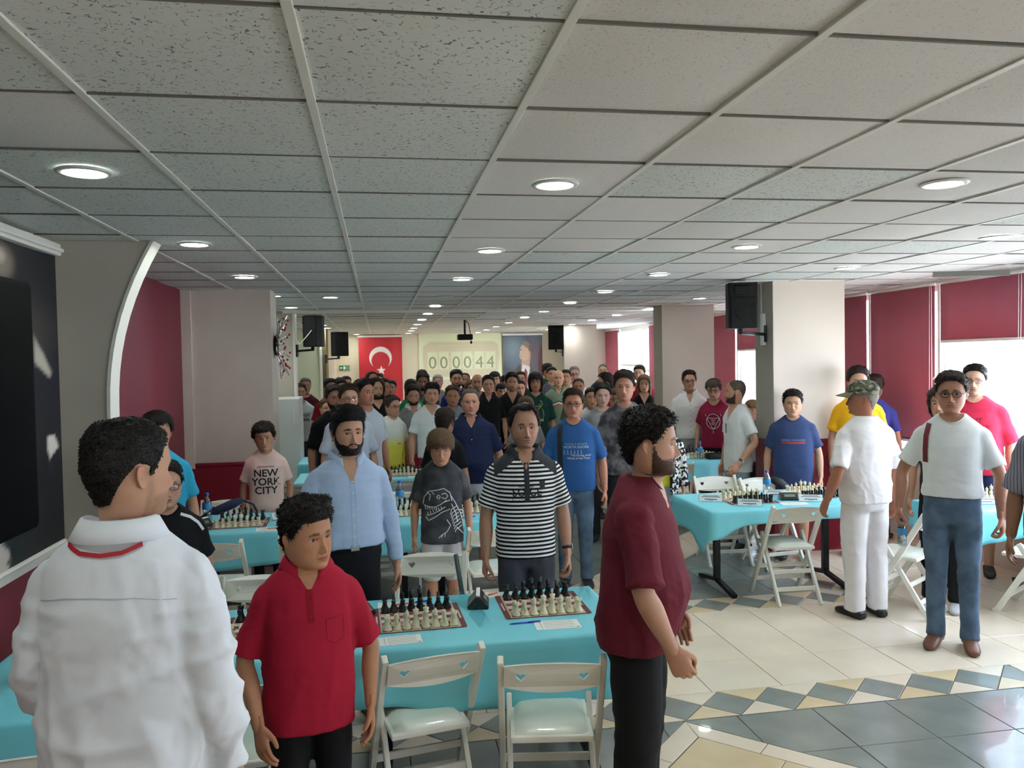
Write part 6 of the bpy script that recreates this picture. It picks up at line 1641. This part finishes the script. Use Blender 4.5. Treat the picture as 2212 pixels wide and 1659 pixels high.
P.text('GANT', .055, -.01, 1.285, mat('dark_red_print', '7A1A30', .8), 'shirt_lettering', False); P.text('BEACH CLUB', .045, -.01, 1.235, mat('dark_red_print', '7A1A30', .8), 'shirt_lettering', False); P.text('Authentic', .04, .04, 1.18, WINK, 'shirt_lettering', False)
P = person('man in a grey pin-striped shirt, mostly cut off by the frame', 3.81, 3.87, 1.841, -57, near=1, sk='8F6650', hair=('short', GY, {}), top=('tee', fabric('8C8C9C', .8, 'stripe_thin', '4A4A5C'), dict(loose=1.2, slv=1.0, neck='open')), bottom=tr('2A2A30'), group=CROWD, build=.5)
P = person('dark-haired person in black trousers hidden behind the bespectacled man in jeans', 4.30, 5.49, 1.714, -53, near=1, sk='B08468', hair=('long', DB, {'len': .06}), top=tee('2A2A33'), bottom=tr('15161B', loose=1.0), shoes='B9B9BE', group=CROWD)
P = person('bearded man with a shaved head and white V-neck T-shirt, sunglasses hung at his neck', 3.67, 7.74, 1.744, -83, near=2, sk='C2927A', hair=('buzz', '5A4B43', {'vol': .35, 'front': .01}), beard={'t': .003, 'c': '4A372E'}, top=tee('E3E6E6', neck='deepv', hem=.80, slv=.70, loose=.3), bottom=jeans('8FA9B8'), yaw=-22, group=CROWD, build=.15, face={'stub': .5, 'nose': 1.15}, arms={'l': dict(el=(.25, .05, 1.12), wr=(.22, -.12, .90)), 'r': dict()})
watch(P, 'l', '2A2622'); P.stroke([(-.02, 1.30), (-.02, 1.26), (-.017, 1.20)], .016, mat('sunglasses', '1A1A1E', .2), 'folded_sunglasses')
P = person('man with glasses in a white button-up shirt and light grey trousers by the middle column', 4.10, 10.06, 1.801, -18, near=1, sk='BE8F76', hair=('short', DB, {'vol': 1.2, 'temple': .01}), top=('rolled', fabric('E2E0E0', .7), dict(neck='open', collar=fabric('E2E0E0', .7), hem=.88, loose=.6)), bottom=tr('A7A6A8'), shoes='7A4A2C', glasses='1B1B1E', group=CROWD, build=.25, face={})
buttons(P, 0, .004, .98, 1.32, 6, INK); P.stroke([[(-.12, 1.29), (-.06, 1.293)], [(.06, 1.293), (.12, 1.29)]], .003, mat('grey_seam', '8D8D90', .8), 'pocket_seam')
P = person('girl with glasses in a maroon T-shirt with a white triangle drawing', 4.31, 9.74, 1.691, -32, near=1, sk='C4987E', hair=('fringe', '4A3B33', {'vol': 1.3, 'side': 1.3}), top=tee('8A1D3C', neck='scoop', loose=.8, hem=.84), bottom=tr('1B1B22'), kid=.2, fem=.8, pitch=10, glasses='4A4A4C', group=CROWD)
c_ = [(.09*math.cos(a), 1.20+.10*math.sin(a)) for a in np.linspace(0, 2*PI, 22)]
P.stick(*ribbon([c_, [(-.085, 1.245), (.085, 1.245), (0, 1.09), (-.085, 1.245)], [(-.10, 1.27), (-.10, 1.30)], [(.10, 1.27), (.10, 1.30)], [(-.03, 1.22), (.03, 1.22)], [(-.015, 1.20), (.015, 1.20)], [(-.03, 1.18), (.03, 1.18)], [(-.02, 1.16), (.02, 1.16)], [(0, 1.08), (0, 1.04)]], .007), WINK, 'triangle_print')
P = person('girl in a yellow top, denim shorts and a black jacket with white flowers', 2.67, 7.24, 1.439, -14, near=1, sk='BC8C72', hair=('long', '6A4630', {'len': .15}), top=tee('E4E04A', hem=.92), bottom=sho('8FB2CC', .64), kid=.7, fem=.6, group=CROWD)
s = P.s
J = JV()
for sd in (-1, 1):
    J.add(*limb([(.10*s*sd, .012, 1.44*s, .05*s), (.18*s*sd, .012, 1.40*s, .068*s), (.235*s*sd, .03, 1.15*s, .058*s), (.25*s*sd, -.01, .92*s, .046*s)], 14, 1, 4))
    J.add(*loft([np.array([(sd*.05*s, -.125*s, z*s), (sd*.10*s, -.14*s, z*s), (sd*.17*s, -.09*s, z*s), (sd*.19*s, .02*s, z*s), (sd*.15*s, .12*s, z*s), (0, .145*s, z*s), (0, .12*s, z*s), (sd*.13*s, .09*s, z*s), (sd*.155*s, .02*s, z*s), (sd*.14*s, -.07*s, z*s), (sd*.08*s, -.11*s, z*s)]) for z in (.84, 1.0, 1.2, 1.38, 1.44)]))
V, F = J.get(); V, F = remesh(V, F, .012, 3); link('jacket', mesh_from(V, F, True, [fabric('17181B', .8, 'flowers', 'D5D5D3')]), P.root)
P = person('child with brown hair peeping out beside the loudspeaker column', 4.46, 8.97, 1.450, -46, near=0, sk='C09378', hair=('bowl', '7A5A3E', {}), top=tee('7A7A84'), bottom=tr(), kid=.8, group=CROWD)
# --- middle rows
P = person('stocky grey-haired man in a ribbed navy polo shirt', 0.85, 7.44, 1.727, -3, near=2, sk='BF8E78', hair=('buzz', '4E4740', {'vol': 1.4, 'temple': .012}), top=polo('1B2444', hem=.86, loose=.5), bottom=sho('C9CBD0', .52), build=.75, belly=.6, group=CROWD, face={'fat': .8, 'browa': .5})
placket(P, fabric('161E3A'), 1.26, 1.39); buttons(P, 0, 0, 1.28, 1.28, 1, WINK)
P = person('man with glasses in a blue printed T-shirt with a black bag strap', 1.68, 6.76, 1.719, -14, near=2, sk='B98068', hair=('short', '3B2A22', {'quiff': .008, 'temple': .012}), top=tee('2C5A96', hem=.86, loose=.6, slv=.86), bottom=jeans(), shoes='1B1C22', glasses='3A3C48', build=.4, belly=.35, group=CROWD, face={'fat': .8})
LB = mat('pale_blue_ink', '9DBBD8', .8)
P.text('RACING & CRUISING', .021, .02, 1.275, LB, 'chest_print', False); P.text('NORTH SHORE', .032, .02, 1.245, LB, 'chest_print'); P.text('The Strong wind', .026, .06, 1.175, WINK, 'chest_print', False); P.text('Winds of the Time', .026, .04, 1.15, WINK, 'chest_print', False)
P.stick(*ribbon([[(x_, 1.19), (x_+.004, 1.235), (x_+.012, 1.19)] for x_ in (-.09, -.06, -.03, .0, .03, .06)], .003), LB, 'sailing_print')
P.stick(*ribbon([[(-.115, 1.45), (-.125, 1.35), (-.125, 1.22), (-.12, 1.0)]], .042), M_nylon, 'bag_strap', .008)
P = person('young man with swept dark hair in a grey dyed T-shirt with two pale discs', 2.25, 7.07, 1.854, -22, near=1, sk='B98870', hair=('short', '2B1F19', {'vol': 1.4, 'quiff': .016}), top=tee('4E4A55', 'dye', '8E9092', loose=.5, slv=.92), bottom=tr('2A2C33'), group=CROWD, face={'brow': 1.2})
for cx_, cz_ in ((.03, 1.365), (.10, 1.37)): P.stick([(cx_+.027*math.cos(a), cz_+.018*math.sin(a)) for a in np.linspace(0, 2*PI, 17)[:-1]], [tuple(range(16))], WINK, 'disc_print', .004)
P = person('pale youth with short dark hair in a light grey marbled T-shirt, looking down', 2.42, 8.41, 1.714, -18, near=1, sk='D2A896', hair=('short', BK, {'vol': 1.1}), top=tee('A5A8A8', 'dye', '8C9090', loose=.6), bottom=tr('2A2C33'), group=CROWD, pitch=6, yaw=6)
P = person('boy in black with cropped hair, back of his head to us', 0.58, 7.13, 1.563, 153, near=1, sk='A4755C', hair=('short', '2A1B17', {'vol': .8, 'side': .6}), top=tee('14161C'), bottom=tr(), kid=.6, group=CROWD)
P = person('man with tousled black hair in a white V-neck T-shirt', 0.62, 9.52, 1.728, 1, near=1, sk='BE8E74', hair=('short', '16110F', {'vol': 1.5, 'front': -.012}), top=tee('D8DBDB', neck='v', loose=.2, slv=.78), bottom=tr('8C3044'), group=CROWD, build=.35, roll=3, face={'fat': .3, 'stub': .15})
P = person('boy with glasses in a white T-shirt fading to yellow', 0.15, 9.60, 1.587, 31, near=1, sk='BE8F74', hair=('short', '3A2A20', {'vol': 1.1}), top=tee('DDDDD4', 'dip', 'D9CB4A', hem=.80, loose=.5), bottom=tr('2A2C36'), kid=.5, glasses='1D1D1F', group=CROWD, yaw=8)
P.text('RAS', .03, .04, 1.125, INK, 'shirt_lettering')
P = person('man with thin glasses and brown hair in a grey-blue T-shirt behind the light-blue-shirted man', -0.28, 7.60, 1.784, 14, near=1, sk='BE9078', hair=('short', '3A2A20', {'vol': 1.1, 'rough': 1.6}), top=tee('B9C3D2', loose=.6, slv=.92), bottom=tr('2A2C36'), glasses='22222A', group=CROWD, face={'nose': 1.1})
P = person('young man with flat-topped black hair in a pale grey T-shirt, chin raised', -0.14, 8.24, 1.807, 35, near=1, sk='B9826A', hair=('short', BK, {'vol': 1.6, 'side': .4, 'quiff': .01}), top=tee('C3CBD6', loose=.7), bottom=tr('2A2C36'), group=CROWD, pitch=-6, yaw=8, face={'fat': .5}, build=.2)
P = person('bearded man in a black T-shirt behind the man with thin glasses', -0.46, 8.46, 1.756, 19, near=1, sk='B5836A', hair=('short', BK, {}), beard={'t': .007, 'c': '1D1512'}, top=tee('16171B', loose=.4, slv=.95), bottom=tr('1B1C22'), build=.4, group=CROWD)
P = person('long-haired bearded man in a black V-neck T-shirt near the flag', -0.03, 10.10, 1.793, 18, near=1, sk='C79A80', hair=('long', '2E2019', {'len': .10, 'front': .02}), beard={'t': .007, 'c': '33241B'}, top=tee('111215', neck='v', loose=.4), bottom=tr(), build=.15, group=CROWD)
P = person('bearded youth in a grey patterned polo shirt with white collar, looking down', 0.43, 10.17, 1.693, 4, near=1, sk='C2957C', hair=('short', BK, {'vol': 1.6}), beard={'t': .003, 'c': '2B1D17'}, top=polo('9A9EA2', 'spots', '70747A', cc='DADCDC', slv=.95), bottom=sho('B03050', .5), pitch=8, group=CROWD)
# --- far rows
def far(label, *a, **k): k.setdefault('near', 0); k.setdefault('group', CROWD); k.setdefault('bottom', tr('23252C')); return person(label, *a, **k)
far('man in black polo shirt and beige trousers with short black hair', 1.57, 11.38, 1.774, -6, sk='BF8F76', hair=('short', BK, {}), top=polo('141518'), bottom=tr('A39A86'), near=1)
far('youth in a black V-neck shirt beside the green deer T-shirt', 1.93, 11.46, 1.799, -6, sk='BE8E74', hair=('short', BK, {'vol': 1.5}), top=tee('15161B', neck='deepv'), near=1, face={'stub': .4})
P = far('long-haired youth in a dark green T-shirt with a deer emblem reading BUCKS', 2.19, 10.99, 1.805, -11, sk='B07F66', hair=('long', '15110F', {'len': .09, 'vol': 1.2, 'front': -.02}), top=tee('123A34', loose=.8, slv=.95), near=1, bottom=jeans('3A4A60'))
TAN = mat('tan_ink', '8A8A55', .8); GRN = mat('dark_green_ink', '0E2E2A', .8)
P.stick([(.015+.095*math.cos(a), 1.20+.115*math.sin(a)) for a in np.linspace(0, 2*PI, 33)[:-1]], [tuple(range(32))], TAN, 'emblem_disc', .004)
P.stick([(-.035, 1.25), (0, 1.26), (.035, 1.25), (.03, 1.17), (.012, 1.10), (-.012, 1.10), (-.03, 1.17)], [tuple(range(6, -1, -1))], GRN, 'emblem_head', .007)
P.stick(*ribbon([[(-.01, 1.25), (-.05, 1.29), (-.085, 1.33), (-.075, 1.37), (-.055, 1.385)], [(.01, 1.25), (.05, 1.29), (.085, 1.33), (.075, 1.37), (.055, 1.385)], [(-.06, 1.30), (-.045, 1.34)], [(.06, 1.30), (.045, 1.34)]], .014), TAN, 'emblem_antlers', .008); P.text('BUCKS', .04, .04, 1.105, WINK, 'emblem_text')
far('bald man in a green polo shirt with navy and orange chest bands', 2.82, 12.30, 1.828, -11, sk='C8977C', hair=('none', GY), top=polo('7B8E78', 'chest', 'x', cc='5E7560'), bottom=jeans('3A4A66'), near=1)
far('young man in a cream T-shirt behind the bald man in green', 3.17, 13.26, 1.814, -11, sk='BE9074', hair=('short', BK, {}), top=tee('DAD6BE'))
far('grey-haired man with glasses in a white T-shirt before the far column', 3.44, 13.72, 1.862, -10, sk='C4917C', hair=('short', '7E7C7A', {}), top=tee('D6DADC'), glasses='2A2A2C')
far('man with cropped hair and stubble in an olive T-shirt', 2.86, 11.18, 1.715, -14, sk='B98268', hair=('buzz', '2A2320', {'vol': 1.3}), top=tee('5F6656', slv=.9), face={'stub': .4, 'fat': .4}, near=1, build=.2)
far('man in a plaid shirt, half hidden by the bald man in green', 3.15, 14.28, 1.858, -4, sk='C49A80', hair=('short', BK, {}), top=tee('45435C', 'plaid', '8C8AA0'))
far('dark-haired youth in dark green, head turned away, near the far loudspeaker', 3.20, 14.88, 1.916, 48, sk='A87C62', hair=('short', BK, {'vol': 1.4}), top=tee('1C3A30'))
far('boy with lowered eyes behind the youth in the marbled T-shirt', 2.64, 9.66, 1.625, -11, sk='BE8C72', hair=('short', BK, {}), top=tee('C9CDCF'), kid=.5, face={'closed': 1})
far('bearded man in navy with grey cropped hair before the burgundy blind', 4.20, 14.51, 1.897, -20, sk='C29880', hair=('buzz', '57504A', {}), beard={'t': .006, 'c': '2B2320'}, top=tee('2A3044'), build=.3)
far('bearded man in a red T-shirt seen in profile', 3.22, 11.02, 1.777, -88, sk='B5846C', hair=('short', BK, {'vol': 1.4}), beard={'t': .004, 'c': '2A1E19'}, top=tee('8E1828'), near=1)
far('boy with glasses and a yellow collar behind the grey dyed T-shirt', 2.99, 9.77, 1.601, -17, sk='B98A70', hair=('fringe', BR, {}), top=tee('D8D23A'), kid=.5, glasses='55463A')
far('woman with long wavy light brown hair in a black V-neck top', 3.85, 11.15, 1.734, -21, sk='D0A48C', hair=('long', '7A5A42', {'len': .20, 'vol': 1.1}), top=tee('131417', neck='deepv'), fem=1, near=1)
far('tall young man in dark red behind the woman with long wavy hair', 4.26, 12.57, 1.866, -31, sk='D0A48C', hair=('short', '2A1E1A', {'vol': 1.3}), top=tee('7A1424'))
far('man with a shaved head, only his crown showing before the far window', 4.45, 13.65, 1.760, 142, sk='A4705E', hair=('buzz', '6B4A40', {'vol': .4}), top=tee('6A6A72'))
far('boy in grey T-shirt with a white panel lettered B', 0.93, 10.08, 1.678, -5, sk='B98A6E', hair=('short', BR, {}), top=tee('8E969E'), kid=.6, near=1).text('B', .1, .05, 1.27, WINK, 'shirt_lettering')
far('bearded young man in a royal blue T-shirt', 1.18, 12.13, 1.856, 2, sk='BE8E76', hair=('short', BK, {'vol': 1.6}), beard={'t': .006, 'c': '1B1412'}, top=tee('22306E'))
far('dark-bearded man with receding hair behind the royal blue T-shirt', 1.53, 14.14, 1.783, -4, sk='A87A64', hair=('receding', BK, {}), beard={'t': .010, 'c': '201815'}, top=tee('2B3550'))
far('woman with glasses and brown hair between the bearded men and the balding man', 1.43, 12.39, 1.689, 3, sk='BE9078', hair=('long', '6B4A36', {'len': .06}), top=tee('6A6058'), fem=1, glasses='5A4A44')
far('balding man with stubble in a black V-neck before the projection', 1.48, 11.92, 1.796, -11, sk='B07E66', hair=('bald', '1D1815', {}), top=tee('1A1B1F', neck='v'), face={'stub': .5}, near=1)
far('dark-haired woman with a white collar behind the black polo man', 2.03, 13.86, 1.792, -8, sk='BE9078', hair=('fringe', BK, {'vol': 1.2}), top=polo('D8DADC'), fem=1)
far('dark-haired child between the black polo man and the black V-neck youth', 1.88, 12.15, 1.633, 1, sk='B98A6E', hair=('fringe', BK, {}), top=tee('20222A'), kid=.5)
far('short-haired person in dark clothes under the near edge of the portrait banner', 2.16, 13.51, 1.737, 31, sk='A87A64', hair=('short', BK, {}), top=tee('1E1F26'), fem=.4)
far('man with short dark hair in dark brown before the portrait banner', 2.48, 13.78, 1.791, -10, sk='B9886E', hair=('short', BK, {'temple': .012}), top=tee('2E2426'))
far('dark-haired boy peering over the black V-neck youth’s shoulder', 2.21, 12.40, 1.671, 2, sk='C0907A', hair=('short', BK, {}), top=tee('2A2C34'), kid=.5)
far('girl with glasses whose face shows just above the striped-shirted man', 1.68, 9.04, 1.560, -15, sk='C49A84', hair=('long', '5A4636', {'len': .1}), top=tee('8A8A90'), kid=.6, fem=.5, glasses='B89A8A')
far('man with dark hair and goatee in a grey camouflage shirt', 0.67, 12.16, 1.817, -3, sk='A3705C', hair=('short', BK, {'vol': 1.5}), beard={'t': .007, 'c': '1D1613', 'goatee': 1}, top=tee('5C5E58', 'camo', '3E403C'), build=.35, near=1)
far('person whose forehead shows above the man in the camouflage shirt', 0.77, 14.17, 1.856, -3, sk='B98A70', hair=('short', BK, {}), top=tee('C9CBD0'))
far('girl with long dark hair in a green jacket', 0.47, 11.68, 1.739, 2, sk='B98870', hair=('long', '1F1814', {'len': .20}), top=('long', fabric('1F7A45', .8), dict(neck='round')), fem=1)
far('grey-haired man in a checked shirt before the projection', 1.02, 13.82, 1.765, -4, sk='B07E68', hair=('short', '8F918E', {'vol': 1.2}), top=tee('6E6F68', 'plaid', '9EA09A'), build=.2)
far('man with short grey hair in a dark red T-shirt behind the XUS boy', -1.18, 13.38, 1.766, 11, sk='A57A60', hair=('short', '5A5650', {}), top=tee('4E1620'), build=.3)
P = far('boy in a pale grey T-shirt lettered XUS beside the fridge', -1.17, 12.36, 1.700, 13, sk='BE9078', hair=('short', BK, {}), top=tee('B9C4CA', loose=.6), bottom=tr('2A3448'), near=1); P.text('XUS', .07, .06, 1.25, INK, 'shirt_lettering', False); P.text('ING', .055, .07, 1.18, INK, 'shirt_lettering')
far('young man in a crimson T-shirt behind the bearded man in black', -0.70, 11.88, 1.768, 21, sk='B98268', hair=('short', BK, {}), top=tee('7A1222'), build=.35, near=1)
far('boy with round face peeping beside the bearded man in black', -0.61, 9.73, 1.574, 12, sk='B98A6E', hair=('short', BR, {}), top=tee('30343C'), kid=.6, face={'fat': .8})
far('dark-haired man with lowered head beside the crimson T-shirt', -0.62, 12.88, 1.770, 28, sk='B9886E', hair=('short', BK, {'vol': 1.2}), top=tee('2A2C33'), pitch=15)
far('dark-haired young man under the exit sign', -0.56, 14.09, 1.771, 27, sk='B9886E', hair=('short', BK, {}), top=tee('45403E'))
far('tall man with receding hair under the flag', -0.10, 12.39, 1.852, 20, sk='A87660', hair=('receding', '1D1613', {'front': .0, 'vol': 1.3}), top=tee('2A2A2E'))
far('dark-haired man half behind the tall man under the flag', 0.00, 14.20, 1.806, 5, sk='B07C64', hair=('short', BK, {}), top=tee('20242C'))
far('youth in a grey-teal T-shirt beside the long-haired man', 0.08, 11.75, 1.760, 12, sk='AB7A60', hair=('short', BK, {}), top=tee('6E8080', 'dye', '5A5450'), kid=.2)
far('young woman in a white T-shirt at the foot of the flag', 0.21, 13.25, 1.699, -7, sk='AF8068', hair=('short', BK, {'vol': 1.1, 'side': 1.4}), top=tee('DADEDE', neck='scoop'), fem=1)
